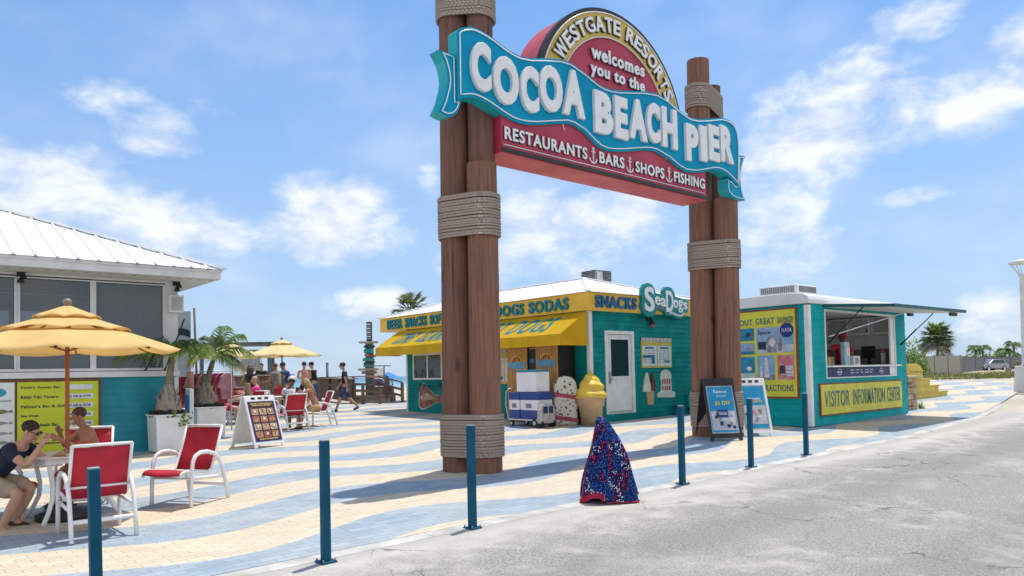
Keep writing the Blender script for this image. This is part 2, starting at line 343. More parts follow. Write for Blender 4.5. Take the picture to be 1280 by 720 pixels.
b = MB(); b.add([(-8000, 108, -.62), (8000, 108, -.62), (8000, 8000, -.62), (-8000, 8000, -.62)], [(0, 1, 2, 3)], sea_mat()); tag(b.obj('sea'), kind='structure')
# ================================================================== ENTRANCE ARCH
def wood_mat(name, c1, c2, zs=.35, xs=9, bump=.5):
    if name in MATS: return MATS[name]
    m = bpy.data.materials.new(name); m.use_nodes = True; nt = m.node_tree; b = nt.nodes['Principled BSDF']
    v = coords(nt, (xs, xs, zs)); f = noise(nt, v, 2.6, 8, .65, .8); g = noise(nt, coords(nt, (22, 22, 1.2)), 3, 5, .7); k = noise(nt, coords(nt, (1.2, 1.2, .6)), 1.5, 4)
    c = mixc(nt, sstep(nt, f, .32, .68), c2, c1); c = mixc(nt, mth(nt, 'MULTIPLY', sstep(nt, g, .5, .75), .5), c, tuple(x*.35 for x in c2))
    c = mixc(nt, mth(nt, 'MULTIPLY', k, .35), c, tuple(x*1.5 for x in c1))
    if xs >= 9:   # long drying checks and a few knots in the big piles
        ck = sstep(nt, noise(nt, coords(nt, (14, 14, .22)), 2.2, 4, .55, .3), .64, .69); c = mixc(nt, mth(nt, 'MULTIPLY', ck, .85), c, (.022, .013, .01))
        kn = N(nt, 'ShaderNodeTexVoronoi', i_Scale=1.0); nt.links.new(coords(nt, (2.2, 2.2, .9)), kn.inputs['Vector']); kd = mth(nt, 'SUBTRACT', 1.0, sstep(nt, kn.outputs['Distance'], .05, .13)); c = mixc(nt, mth(nt, 'MULTIPLY', kd, .6), c, (.05, .026, .018))
    nt.links.new(c, b.inputs['Base Color']); b.inputs['Roughness'].default_value = .75; b.inputs['Specular IOR Level'].default_value = .25
    bn = N(nt, 'ShaderNodeBump', i_Strength=bump, i_Distance=.012); nt.links.new(mth(nt, 'ADD', f, mth(nt, 'MULTIPLY', g, .7)), bn.inputs['Height']); nt.links.new(bn.outputs[0], b.inputs['Normal'])
    MATS[name] = m; return m
PILE = wood_mat('timber_pile', (.26, .13, .085), (.12, .06, .042)); PILE2 = wood_mat('timber_pile_dark', (.21, .105, .073), (.105, .054, .04))
def rope_mat():
    m = bpy.data.materials.new('twisted_rope'); m.use_nodes = True; nt = m.node_tree; b = nt.nodes['Principled BSDF']
    v = coords(nt, (1, 1, .55), (0, 0, 0)); w = N(nt, 'ShaderNodeTexWave', wave_type='BANDS', bands_direction='DIAGONAL', i_Scale=42, i_Distortion=.5); nt.links.new(v, w.inputs['Vector'])
    f = noise(nt, coords(nt), 9, 4); c = mixc(nt, w.outputs['Fac'], (.27, .20, .16), (.70, .57, .48)); c = mixc(nt, mth(nt, 'MULTIPLY', f, .5), c, (.38, .29, .245))
    nt.links.new(c, b.inputs['Base Color']); b.inputs['Roughness'].default_value = .95
    bn = N(nt, 'ShaderNodeBump', i_Strength=.8, i_Distance=.012); nt.links.new(w.outputs['Fac'], bn.inputs['Height']); nt.links.new(bn.outputs[0], b.inputs['Normal']); return m
ROPE = rope_mat()
RIB = M('ribbon_teal', (.0, .30, .50), .5, .08, 1.2, dirt=.06, spec=.1); RIBS = M('ribbon_return', (.005, .38, .42), .4, .08, 2, dirt=.12)
CRIM = M('sign_crimson', (.42, .028, .075), .4, .12, 1.5, dirt=.12); PINK = M('sign_red_return', (.80, .15, .17), .4, .1, 2, transl=.25); SYEL = M('sign_ochre', (.62, .45, .09), .4, .1, 2, dirt=.12)
SBLK = M('sign_edge_black', (.03, .025, .025), .5); TUBEW = M('neon_tube_white', (.82, .86, .88), .3, .05)
arch = thing('entrance_sign', 'tall timber pile arch carrying a teal ribbon sign with round red top over the paving', 'entrance sign', (9.8, 8.8, .1))
def pile(x, y, r, ztop, m, lean=0.):
    rr = random.Random(int(x*100)); b = MB(); zb = gz(x, y)-.15; k = 14; n = 26; vs = []
    for i in range(k+1):
        z = zb+(ztop-zb)*i/k; t = r*(1.03-.07*i/k)
        for j in range(n):
            a = 2*pi*j/n; q = t*(1+.012*sin(3*a+x*5+z*.3)+.006*sin(11*a+z))
            vs.append((x+q*cos(a)+lean*z, y+q*sin(a), z))
    fs = [(i*n+j, i*n+(j+1) % n, (i+1)*n+(j+1) % n, (i+1)*n+j) for i in range(k) for j in range(n)]+[tuple(k*n+j for j in range(n))]
    b.add(vs, fs[:-1], m, True); b.add([vs[k*n+j] for j in range(n)]+[], [tuple(range(n))], m, False)
    return b.obj('pile', arch)
# left cluster, right cluster: tall front-left pile, tall rear pile, short pile whose top carries the ribbon
pile(6.66, 8.94, .222, 7.75, PILE2, .008); pile(6.925, 8.59, .205, 7.45, PILE2, .004); pile(6.86, 8.52, .232, 4.62, PILE, .004)
pile(12.93, 8.95, .235, 7.95, PILE, .02); pile(13.52, 9.05, .22, 7.55, PILE2, .02); pile(13.13, 8.5, .25, 4.98, PILE, .024)
def hull(circs):
    P = [(cx+r*cos(2*pi*k/28), cy+r*sin(2*pi*k/28)) for cx, cy, r in circs for k in range(28)]
    P = sorted(set((round(a, 4), round(b, 4)) for a, b in P))
    def half(Q):
        h = []
        for p in Q:
            while len(h) > 1 and (h[-1][0]-h[-2][0])*(p[1]-h[-2][1])-(h[-1][1]-h[-2][1])*(p[0]-h[-2][0]) <= 0: h.pop()
            h.append(p)
        return h
    a, c = half(P), half(P[::-1]); return a[:-1]+c[:-1]
def rope(circs, z0, z1, tilt=0., seed=0):
    rr = random.Random(seed); h = hull([(x, y, r+.022) for x, y, r in circs]); b = MB(); n = int((z1-z0)/.04); cx = sum(p[0] for p in h)/len(h)
    # resample evenly
    for i in range(n):
        z = z0+(z1-z0)*(i+.5)/n; ph = rr.uniform(0, 6)
        pts = [(x+rr.uniform(-.003, .003), y+rr.uniform(-.003, .003), z+tilt*(x-cx)+.006*sin(ph+5*x+3*y)) for x, y in h]
        b.tube(pts, .0225, ROPE, 7, closed=True)
    return b.obj('rope_wrap', arch)
def at(z, x, y, r, l): return (x+l*z, y, r)
LA, LB, LC = (6.66, 8.94, .222, .008), (6.925, 8.59, .205, .004), (6.86, 8.52, .235, .004)
RA, RB, RC = (12.93, 8.95, .235, .02), (13.52, 9.05, .215, .02), (13.13, 8.5, .25, .024)
for k, (p, q, z0, z1, tl) in enumerate(((LA, LC, .30, .93, 0), (LA, LC, 3.53, 4.16, 0), (LA, LB, 6.83, 7.33, -.1), (RA, RC, .36, 1.06, 0), (RA, RC, 3.55, 4.12, 0), (RA, RB, 6.87, 7.37, -.1))):
    rope([at((z0+z1)/2, *p), at((z0+z1)/2, *q)], z0, z1, tl, k)
Y0 = 8.2
TOP = [(6.223,6.319),(6.269,6.367),(6.355,6.415),(6.47,6.457),(6.557,6.465),(6.645,6.459),(6.77,6.438),(6.897,6.408),(7.095,6.344),(7.25,6.30),(7.41,6.285),(7.623,6.310),(7.91,6.385),(8.261,6.462),(8.496,6.472),(8.808,6.395),(9.14,6.284),(9.287,6.26),(9.447,6.262),(9.65,6.29),(9.894,6.342),(10.355,6.444),(10.704,6.483),(11.028,6.44),(11.335,6.338),(11.579,6.275),(11.728,6.26),(11.934,6.277),(12.278,6.357),(12.719,6.474),(12.87,6.49),(13.0,6.485),(13.13,6.455),(13.224,6.402),(13.305,6.287),(13.338,6.097),(13.338,5.843),(13.310,5.5),(13.274,5.236)]
BOT = [(6.218,5.352),(6.331,5.401),(6.43,5.43),(6.518,5.444),(6.64,5.436),(6.766,5.408),(7.067,5.310),(7.222,5.268),(7.38,5.258),(7.55,5.27),(7.742,5.305),(8.174,5.413),(8.389,5.464),(8.535,5.462),(8.774,5.402),(8.997,5.281),(9.149,5.213),(9.306,5.195),(9.5,5.21),(9.736,5.253),(10.31,5.386),(10.5,5.415),(10.657,5.415),(11.025,5.343),(11.283,5.240),(11.526,5.200),(11.83,5.229),(12.079,5.293),(12.45,5.39),(12.579,5.406),(12.72,5.40),(12.87,5.367),(13.075,5.287),(13.215,5.211)]
def slab(b, poly, y0, y1, mf, ms):
    n = len(poly); vs = [(x, y0, z) for x, z in poly]+[(x, y1, z) for x, z in poly]
    b.add(vs, [tuple(range(n))], mf); b.add(vs, [tuple(range(2*n-1, n-1, -1))]+[(i, i+n, (i+1) % n+n, (i+1) % n) for i in range(n)], ms)
def inset(poly, d):
    n = len(poly); out = []
    ar = sum(poly[i][0]*poly[(i+1) % n][1]-poly[(i+1) % n][0]*poly[i][1] for i in range(n)); s = 1 if ar > 0 else -1
    for i in range(n):
        p, q, r = Vector(poly[i-1]), Vector(poly[i]), Vector(poly[(i+1) % n])
        a = (q-p).normalized(); c = (r-q).normalized(); na = Vector((-a.y, a.x))*s; nc = Vector((-c.y, c.x))*s
        k = (na+nc); k = k.normalized()*d/max(.5, (k.length/2)) if k.length > 1e-6 else na*d
        out.append(tuple(q+k))
    return out
ribp = TOP+BOT[::-1]
b = MB(); slab(b, ribp, Y0, Y0+.21, RIB, RIBS); ribbon = b.obj('ribbon_panel', arch)
b = MB(); b.tube([(x, Y0-.016, z) for x, z in inset(ribp, .045)], .011, TUBEW, 6, closed=True); b.obj('neon_tube', ribbon)
LT = [(5.917,5.985),(6.216,5.985),(6.216,5.352),(6.302,5.385),(6.286,5.3),(6.257,5.225),(6.213,5.159),(6.143,5.104),(6.046,5.078),(5.899,5.113),(5.927,5.163),(5.965,5.23),(5.997,5.302),(6.041,5.446),(6.06,5.5),(6.075,5.60),(6.067,5.699),(6.045,5.78),(6.016,5.855),(5.965,5.93)]
RT = [(13.345,5.84),(13.606,5.874),(13.56,5.8),(13.522,5.719),(13.47,5.62),(13.437,5.524),(13.412,5.43),(13.412,5.339),(13.445,5.148),(13.49,5.04),(13.551,4.941),(13.39,4.925),(13.227,4.921),(13.10,4.945),(13.002,4.986),(12.94,5.04),(12.909,5.1),(12.906,5.30),(13.075,5.28),(13.215,5.205),(13.278,5.23)]
for poly in (LT, RT):
    b = MB(); slab(b, poly, Y0+.03, Y0+.24, RIB, RIBS); tl = b.obj('ribbon_tail', arch)
    b = MB(); b.tube([(x, Y0+.016, z) for x, z in inset(poly, .04)], .009, TUBEW, 6, closed=True); b.obj('neon_tube', tl)
b = MB()
LET = {'C':(6.43,6.79,5.545,6.26),'O':(6.83,7.32,5.45,6.17),'C ':(7.36,7.73,5.44,6.15),'O ':(7.75,8.24,5.54,6.27),'A':(8.25,8.75,5.58,6.33),'B':(8.98,9.43,5.43,6.14),'E':(9.48,9.81,5.44,6.16),'A ':(9.85,10.33,5.51,6.22),'C  ':(10.33,10.70,5.54,6.26),'H':(10.76,11.20,5.53,6.26),'P':(11.47,11.85,5.40,6.10),'I':(11.92,12.13,5.47,6.15),'E ':(12.20,12.55,5.54,6.23),'R':(12.60,13.05,5.58,6.30)}
# letters taper off the horizontal along the wave, like the ribbon
for ch, (x0, x1, z0, z1) in LET.items():
    vs, fs = glyphs(ch.strip(), .042 if ch.strip() not in 'I' else .055, .014)
    ax0 = min(v[0] for v in vs); ax1 = max(v[0] for v in vs); a0 = min(v[1] for v in vs); a1 = max(v[1] for v in vs); zm = max(v[2] for v in vs)
    wave = {'C':-.16,'O':-.0,'A':.05}.get(ch, 0)
    b.add([(x0+(v[0]-ax0)/(ax1-ax0)*(x1-x0), Y0-.035-.035*v[2]/zm, z0+(v[1]-a0)/(a1-a0)*(z1-z0)) for v in vs], fs, LETW)
b.obj('lettering', ribbon, bevel=.012)
# roundel: drum behind, ochre ring, crimson disc
CX_, CZ_ = 9.647, 5.796
CUT = .45
def arc_angles(r, n=60): t = math.asin(CUT/r); return [-t+(pi+2*t)*k/n for k in range(n+1)]
def disc(r0): return [(CX_+r0*cos(a), CZ_+r0*sin(a)) for a in arc_angles(r0)]
b = MB(); YR_ = Y0+.06
b.prism(disc(1.845), YR_+.02, YR_+.62, PINK); drum = b.obj('round_sign', arch)
def ring(b, r0, r1, y0, y1, m, n=60):
    A0, A1 = arc_angles(r0), arc_angles(r1); vs = []
    for a, c in zip(A0, A1):
        vs += [(CX_+r0*cos(a), y0, CZ_+r0*sin(a)), (CX_+r1*cos(c), y0, CZ_+r1*sin(c)), (CX_+r1*cos(c), y1, CZ_+r1*sin(c)), (CX_+r0*cos(a), y1, CZ_+r0*sin(a))]
    fs = [(k*4+q, k*4+(q+1) % 4, k*4+4+(q+1) % 4, k*4+4+q) for k in range(n) for q in range(4)]+[(0, 1, 2, 3), tuple(n*4+q for q in (3, 2, 1, 0))]
    b.add(vs, fs, m)
b = MB(); ring(b, 1.80, 1.862, YR_-.02, YR_+.1, SBLK); b.obj('rim', drum)
b = MB(); ring(b, 1.375, 1.80, YR_-.012, YR_+.05, SYEL); b.obj('ring_panel', drum)
b = MB(); b.prism(disc(1.362), YR_-.004, YR_+.05, CRIM); b.obj('disc_panel', drum)
for r in (1.785, 1.375):
    b = MB(); b.tube([(CX_+r*cos(a), YR_-.03, CZ_+r*sin(a)) for a in arc_angles(r)], .009, TUBEW, 6); b.obj('neon_tube', drum)
def arc_word(b, word, a_start, a_end, r0, r1, y, m, depth, off):
    n = len(word); ws = [{'W': 1.35, 'I': .5, ' ': .55, 'S': .85, 'E': .85, 'T': .9, 'R': .95, 'O': 1.1, 'G': 1.05, 'A': 1.05}.get(c, 1) for c in word]; tot = sum(ws); acc = 0
    for c, w in zip(word, ws):
        a = a_start+(a_end-a_start)*(acc+w/2)/tot; da = abs(a_end-a_start)*w/tot; acc += w
        if c == ' ': continue
        vs, fs = glyphs(c, off, 0); x0 = min(v[0] for v in vs); x1 = max(v[0] for v in vs); z0 = min(v[1] for v in vs); z1 = max(v[1] for v in vs)
        hw = da*(r0+r1)/2*.44; P3 = []
        for v in vs:
            lx = ((v[0]-x0)/(x1-x0)*2-1)*hw; lz = r0+(v[1]-z0)/(z1-z0)*(r1-r0)
            P3.append((CX_+lz*cos(a)+lx*sin(a), y-depth*(.5+v[2]*10), CZ_+lz*sin(a)-lx*cos(a)))
        b.add(P3, fs, m)
b = MB(); arc_word(b, 'WESTGATE RESORTS', rad(154), rad(24), 1.445, 1.715, YR_-.022, SBLK, .02, .07); arc_word(b, 'WESTGATE RESORTS', rad(154), rad(24), 1.455, 1.705, YR_-.045, LETW, .02, .02)
for o_, y_, m_, g_ in ((.0, YR_-.012, SBLK, .075), (.0, YR_-.032, LETW, .03)):
    b.text('welcomes', 9.02-g_*.12, 10.38+g_*.12, 6.70, 6.93, y_, m_, .02, g_); b.text('you to the', 8.99-g_*.12, 10.38+g_*.12, 6.37, 6.64, y_, m_, .02, g_)
b.obj('lettering', drum)
# crimson panel under the ribbon
b = MB(); PZ0, PZ1 = 4.78, 5.5
b.box(7.04, 12.2, Y0+.04, Y0+.6, PZ0, PZ1, CRIM); lowp = b.obj('lower_panel', arch)
b = MB(); b.box(7.12, 12.15, Y0+.215, Y0+.5, 5.3, 5.92, SBLK); b.box(7.6, 12.0, Y0+.215, Y0+.5, 5.93, 6.2, SBLK); b.obj('sun_leak_blocker', arch)  # hidden boxes added behind the ribbon to keep sun leaks out of its shadow
b = MB(); b.box(7.03, 12.215, Y0+.0, Y0+.036, PZ0-.005, PZ0+.055, SBLK); b.box(7.038, 12.203, Y0+.034, Y0+.59, PZ0-.03, PZ0-.004, PINK); b.box(7.038, 12.203, Y0+.012, Y0+.038, PZ0+.06, PZ0+.085, CRIM); b.obj('panel_trim', lowp)
b = MB(); b.tube([(7.07, Y0+.024, PZ0+.105), (12.13, Y0+.024, PZ0+.105)], .008, TUBEW, 6); b.obj('neon_tube', lowp)
b = MB(); ty = Y0+.038
for s_, x0, x1 in (('RESTAURANTS', 7.08, 8.86), ('BARS', 9.14, 9.78), ('SHOPS', 10.07, 10.88), ('FISHING', 11.16, 12.13)):
    b = MB(); b.text(s_, x0, x1, 4.955, 5.165, ty, SBLK, .012, .06); b.text(s_, x0+.008, x1-.008, 4.963, 5.157, ty-.013, LETW, .014, .022); b.obj('lettering', lowp)
for ax_ in (9.0, 9.925, 11.02):
    b = MB(); b.tube([(ax_, ty-.02, 4.95), (ax_, ty-.02, 5.15)], .012, LETW, 6); b.tube([(ax_-.045, ty-.02, 5.12), (ax_+.045, ty-.02, 5.12)], .01, LETW, 6)
    b.tube([(ax_+.022*cos(t), ty-.02, 5.17+.022*sin(t)) for t in [2*pi*k/10 for k in range(10)]], .008, LETW, 5, closed=True)
    b.tube([(ax_+.085*cos(t), ty-.02, 5.02+.085*sin(t)) for t in [pi+.15+(pi-.3)*k/10 for k in range(11)]], .012, LETW, 6); b.obj('anchor_emblem', lowp)
# ================================================================== SNACK STAND (teal, yellow fascia)
def siding(b, axis, a0, a1, z0, z1, pos, m, holes=(), face=-1, pitch=.135, lap=.02):
    """lap boards on the plane axis=pos, running a0..a1; holes are (a,b,zlow,zhigh); face is the outward sign"""
    z = z0
    while z < z1-.01:
        zt = min(z+pitch, z1); segs = [(a0, a1)]
        for h0, h1, hz0, hz1 in holes:
            if zt > hz0+.005 and z < hz1-.005:
                ns = []
                for p, q in segs:
                    if h1 <= p or h0 >= q: ns.append((p, q)); continue
                    if h0 > p: ns.append((p, h0))
                    if h1 < q: ns.append((h1, q))
                segs = ns
        for p, q in segs:
            o0 = pos+face*lap; o1 = pos+face*.003; i0 = pos-face*.03
            C = [(p, o0, z), (q, o0, z), (q, i0, z), (p, i0, z), (p, o1, zt), (q, o1, zt), (q, i0, zt), (p, i0, zt)]
            b.hexa([(c[0], c[1], c[2]) if axis == 'y' else (c[1], c[0], c[2]) for c in C], m)
        z = zt
def bottom(x0, x1, y0, y1): return min(gz(x, y) for x in (x0, x1) for y in (y0, y1))-.05
SX0, SX1, SY0, SY1 = 13.65, 18.05, 12.75, 21.08
sea = thing('snack_stand', 'teal snack stand with golden fascia, yellow awning and white hip roof', 'snack stand', (15.85, 16.9, .25))
b = MB()
siding(b, 'y', SX0+.05, SX1, .12, 3.06, SY0, TEAL, [(14.2, 15.34, .1, 2.56)])
siding(b, 'x', SY0+.05, SY1, .12, 3.06, SX0, TEAL, [(19.0, 20.7, 1.35, 2.24)])
b.box(14.2, 15.34, SY0-.01, SY0+.03, 2.56, 2.80, TEAL); b.box(14.2, 15.34, SY0-.01, SY0+.03, .1, .42, TEAL); b.box(SX0-.008, SX0+.03, 19.0, 20.7, 2.225, 2.42, TEAL); b.box(SX0-.008, SX0+.03, 19.0, 20.7, 1.2, 1.365, TEAL)
b.box(SX1-.03, SX1, SY0, SY1, .15, 3.06, TEAL); b.box(SX0+.02, SX1, SY1-.03, SY1, .2, 3.06, TEAL)
b.box(SX0+.1, SX1-.1, SY0+.9, SY0+.95, .3, 3.0, DARK); b.box(SX0+.9, SX0+.95, SY0+.9, SY1-.1, .3, 3.0, DARK)
b.obj('wall', sea)
b = MB()
for x0, x1, y0, y1 in ((SX0-.022, SX0+.1, SY0-.022, SY0+.08), (SX0-.022, SX0+.06, SY1-.07, SY1+.012), (SX1-.08, SX1+.012, SY0-.022, SY0+.06)): b2 = MB(); b2.box(x0, x1, y0, y1, .14, 3.04, WHITE); b2.obj('corner_trim', sea, .004)
b = MB(); b.box(SX0-.02, SX1+.02, SY0-.03, SY0+.05, .05, .135, CONC); b.box(SX0-.03, SX0+.02, SY0-.03, SY1, .05, .135, CONC); b.obj('footing', sea)
# fascia
FZ0, FZ1 = 3.04, 3.5
b = MB(); b.box(SX0-.15, SX0-.08, SY0-.15, 22.5, FZ0, FZ1, YEL); b.box(SX0-.078, SX1+.15, SY0-.15, SY0-.08, FZ0, FZ1, YEL); b.box(SX0-.148, SX1+.1, SY0-.14, 22.45, FZ0+.004, FZ0+.03, WHITE)
b.box(SX1+.08, SX1+.15, SY0-.078, 22.5, FZ0, FZ1, YEL); b.box(SX0-.078, SX1+.078, 22.43, 22.5, FZ0, FZ1, YEL)
fas = b.obj('fascia', sea, .006)
def words_x(parent, name, items, xpos, z0, z1, m, depth, off, ed=None):
    for w, ya, yb in items:
        b = MB()
        if ed: b.text(w, ya+.02, yb-.02, z0-.018, z1+.018, xpos, ed, depth, off+.05, face='-x'); b.text(w, ya, yb, z0, z1, xpos-depth, m, depth*.5, off, face='-x')
        else: b.text(w, ya, yb, z0, z1, xpos, m, depth, off, face='-x')
        b.obj(name, parent)
words_x(fas, 'lettering', [('BEER', 21.98, 21.05), ('SNACKS', 20.85, 19.62), ('SOFT', 19.42, 18.65), ('DRINKS', 18.45, 17.25), ('HOT', 17.02, 16.35), ('DOGS', 16.2, 14.98), ('SODAS', 14.78, 13.28)], SX0-.152, 3.11, 3.42, LETT, .05, .03)
b = MB(); b.text('SNACKS', 13.72, 15.3, 3.12, 3.43, SY0-.152, M('letter_blue', (.0, .13, .3), .45, .1), .05, .03); b.obj('lettering', fas)
# hip roof, standing seam
RW = M('roof_white', (.88, .88, .88), .4, .05, 2, dirt=.05)
def hip(b, x0, x1, y0, y1, z, rise, m, seam=.42):
    w = (x1-x0)/2; cx = (x0+x1)/2; A, B = (cx, y0+w, z+rise), (cx, y1-w, z+rise)
    b.add([(x0, y0, z), (x1, y0, z), (x1, y1, z), (x0, y1, z), A, B], [(0, 1, 4), (1, 2, 5, 4), (2, 3, 5), (3, 0, 4, 5), (3, 2, 1, 0)], m)
    y = y0+seam
    while y < y1-.1:
        t = min(1, (y-y0)/w, (y1-y)/w)
        for s_, xe in ((1, x0), (-1, x1)): b.beam((xe, y, z+.004), (xe+s_*w*t, y, z+rise*t+.004), .015, .016, m)
        y += seam
    x = x0+seam
    while x < x1-.1:
        t = min(1, (x-x0)/w, (x1-x)/w); b.beam((x, y0, z+.004), (x, y0+w*t, z+rise*t+.004), .015, .016, m); b.beam((x, y1, z+.004), (x, y1-w*t, z+rise*t+.004), .015, .016, m); x += seam
    for p in ((x0, y0, z), (x1, y0, z)): b.beam((p[0], p[1], p[2]+.02), (A[0], A[1], A[2]+.02), .12, .035, m)
    for p in ((x0, y1, z), (x1, y1, z)): b.beam((p[0], p[1], p[2]+.02), (B[0], B[1], B[2]+.02), .12, .035, m)
    b.beam((A[0], A[1], A[2]+.02), (B[0], B[1], B[2]+.02), .12, .035, m)
b = MB(); hip(b, SX0-.22, SX1+.22, SY0-.22, 22.55, FZ1+.004, .74, RW); b.obj('roof', sea)
# awning with lettering
AWN = M('awning_yellow', (.90, .62, .012), .55, .06, 2, transl=.5)
AX, AZ0, AZ1, AT = 12.62, 2.17, 2.44, 3.02; AY0, AY1 = 12.74, 21.35
b = MB(); t = .008
def quad2(b, p, m):
    b.add(p, [(0, 1, 2, 3) if len(p) == 4 else tuple(range(len(p)))], m)
n = 24
for i in range(n):
    y0, y1 = AY0+(AY1-AY0)*i/n, AY0+(AY1-AY0)*(i+1)/n; s0 = .0
    quad2(b, [(AX, y0, AZ1), (AX, y1, AZ1), (SX0-.10, y1, AT), (SX0-.10, y0, AT)], AWN)
    d0 = .012*sin(i*1.3); d1 = .012*sin((i+1)*1.3)
    quad2(b, [(AX-.002, y0, AZ0), (AX-.002, y1, AZ0), (AX, y1, AZ1), (AX, y0, AZ1)], AWN)
for y in (AY0, AY1): quad2(b, [(AX, y, AZ0), (AX, y, AZ1), (SX0-.10, y, AT), (SX0-.10, y, AZ0)], AWN)
awn = b.obj('awning', sea)
m_ = awn.modifiers.new('cloth', 'SOLIDIFY'); m_.thickness = .006
b = MB(); b.tube([(AX+.02, AY0, AZ0+.02), (AX+.02, AY1, AZ0+.02)], .018, WHITEM); 
for y in (AY0+.05, 15.6, 18.4, AY1-.05): b.tube([(AX+.02, y, AZ0+.02), (SX0-.02, y, AZ0+.02)], .015, WHITEM)
b.obj('awning_frame', awn)
# awning lettering lies on the slope
def slope_text(parent, w, ya, yb, f0, f1, m, off, italic=.0):
    vs, fs = glyphs(w, off); x0 = min(v[0] for v in vs); x1 = max(v[0] for v in vs); z0 = min(v[1] for v in vs); z1 = max(v[1] for v in vs)
    nx, nz = -(AT-AZ1), (SX0-.10-AX); l = sqrt(nx*nx+nz*nz); nx /= l; nz /= l; P3 = []
    for v in vs:
        t = (v[1]-z0)/(z1-z0); f = f0+(f1-f0)*t; y = ya+(yb-ya)*(v[0]-x0)/(x1-x0)-italic*t; h = .006+.06*max(0, v[2])
        P3.append((AX+(SX0-.10-AX)*f+nx*h, y, AZ1+(AT-AZ1)*f+nz*h))
    b = MB(); b.add(P3, fs, m); b.obj('lettering', parent)
slope_text(awn, 'CONEY', 20.7, 19.65, .16, .80, LETT, .018, .14); slope_text(awn, 'ISLAND', 19.35, 17.95, .16, .80, LETT, .018, .14)
slope_text(awn, 'HOT', 16.35, 15.35, .16, .82, LETT, .02, .14); slope_text(awn, 'DOGS', 15.05, 13.5, .16, .82, LETT, .02, .14)
# windows and doors
GLS = glass_mat('dark_glass', (.02, .03, .035), .8); GLS2 = glass_mat('pale_glass', (.10, .13, .14), .55)
def frame_y(b, x0, x1, z0, z1, y, w, d, m):   # frame on a y plane, looking towards -y
    b.box(x0, x1, y-d, y+.03, z1-w, z1, m); b.box(x0, x1, y-d, y+.03, z0, z0+w, m); b.box(x0, x0+w, y-d+.002, y+.03, z0+w, z1-w, m); b.box(x1-w, x1, y-d+.002, y+.03, z0+w, z1-w, m)
def frame_x(b, y0, y1, z0, z1, x, w, d, m):
    b.box(x-d, x+.03, y0, y1, z1-w, z1, m); b.box(x-d, x+.03, y0, y1, z0, z0+w, m); b.box(x-d+.002, x+.03, y0, y0+w, z0+w, z1-w, m); b.box(x-d+.002, x+.03, y1-w, y1, z0+w, z1-w, m)
b = MB(); b.box(14.3, 15.24, SY0+.0, SY0+.045, .5, 2.46, WHITE); door = b.obj('door', sea, .004)
b = MB(); frame_y(b, 14.2, 15.34, .42, 2.56, SY0, .09, .035, WHITE); b.box(14.29, 15.25, SY0-.04, SY0+.04, .44, .5, ALU); b.obj('door_frame', door, .005)
b = MB(); b.box(14.42, 15.12, SY0-.012, SY0-.003, 1.38, 2.34, GLS); b.obj('door_pane', door)
b = MB(); frame_y(b, 14.38, 15.16, 1.34, 2.38, SY0-.003, .045, .016, WHITE); b.obj('pane_frame', door)
b = MB(); b.box(14.33, 14.40, SY0-.03, SY0-.001, 1.2, 1.5, ALU); b.tube([(14.365, SY0-.03, 1.32), (14.365, SY0-.075, 1.32), (14.46, SY0-.075, 1.32)], .012, ALU); b.obj('handle', door)
b = MB(); frame_x(b, 19.03, 20.67, 1.37, 2.22, SX0, .06, .04, WHITE); b.box(SX0-.03, SX0+.03, 19.82, 19.88, 1.43, 2.16, WHITE); win = b.obj('window', sea, .004)
b = MB(); b.box(SX0-.005, SX0+.005, 19.09, 20.61, 1.43, 2.16, GLS2); b.obj('pane', win)
b = MB(); b.box(SX0-.30, SX0-.02, 18.9, 20.4, 1.22, 1.25, TEAL)
for y in (19.05, 20.25): b.beam((SX0-.26, y, 1.21), (SX0-.02, y, .98), .03, .02, GREY)
b.obj('serving_shelf', sea)
b = MB()
for k in range(4): b.box(SX0+.25, SX0+.45, 19.15+k*.38, 19.4+k*.38, 1.38, 1.6+.15*(k % 2), M('stock_%d' % k, [(.5, .1, .1), (.5, .45, .3), (.1, .25, .4), (.4, .4, .4)][k]))
b.obj('shelf_stock', sea)
b = MB(); b.box(15.9, 16.1, SY0-.06, SY0-.014, 2.86, 2.99, BLACK); b.lathe([(.03, .1), (.07, .06), (.085, 0), (.07, -.02), (.0, -.02)], BLACK, (16.0, SY0-.12, 2.77), 12); b.tube([(16.0, SY0-.05, 2.93), (16.0, SY0-.12, 2.87)], .02, BLACK); lampw = b.obj('wall_lamp', sea)
b = MB(); b.ball((16.0, SY0-.13, 2.73), (.05, .05, .055), M('red_lens', (.6, .08, .05), .25)); b.obj('lens', lampw)
b = MB(); b.tube([(17.0, SY0-.05, .5), (17.0, SY0-.09, .52), (17.05, SY0-.09, .42), (16.95, SY0-.09, .42), (17.0, SY0-.09, .52)], .015, BLACK); b.tube([(17.0, SY0-.03, .15), (17.0, SY0-.03, .5)], .03, TEAL); b.obj('hose_tap', sea)
b = MB(); b.box(17.55, 17.75, SY0-.1, SY0-.014, .45, .8, TEAL); b.tube([(17.65, SY0-.05, .12), (17.65, SY0-.05, .45)], .03, TEAL); b.obj('meter_box', sea)
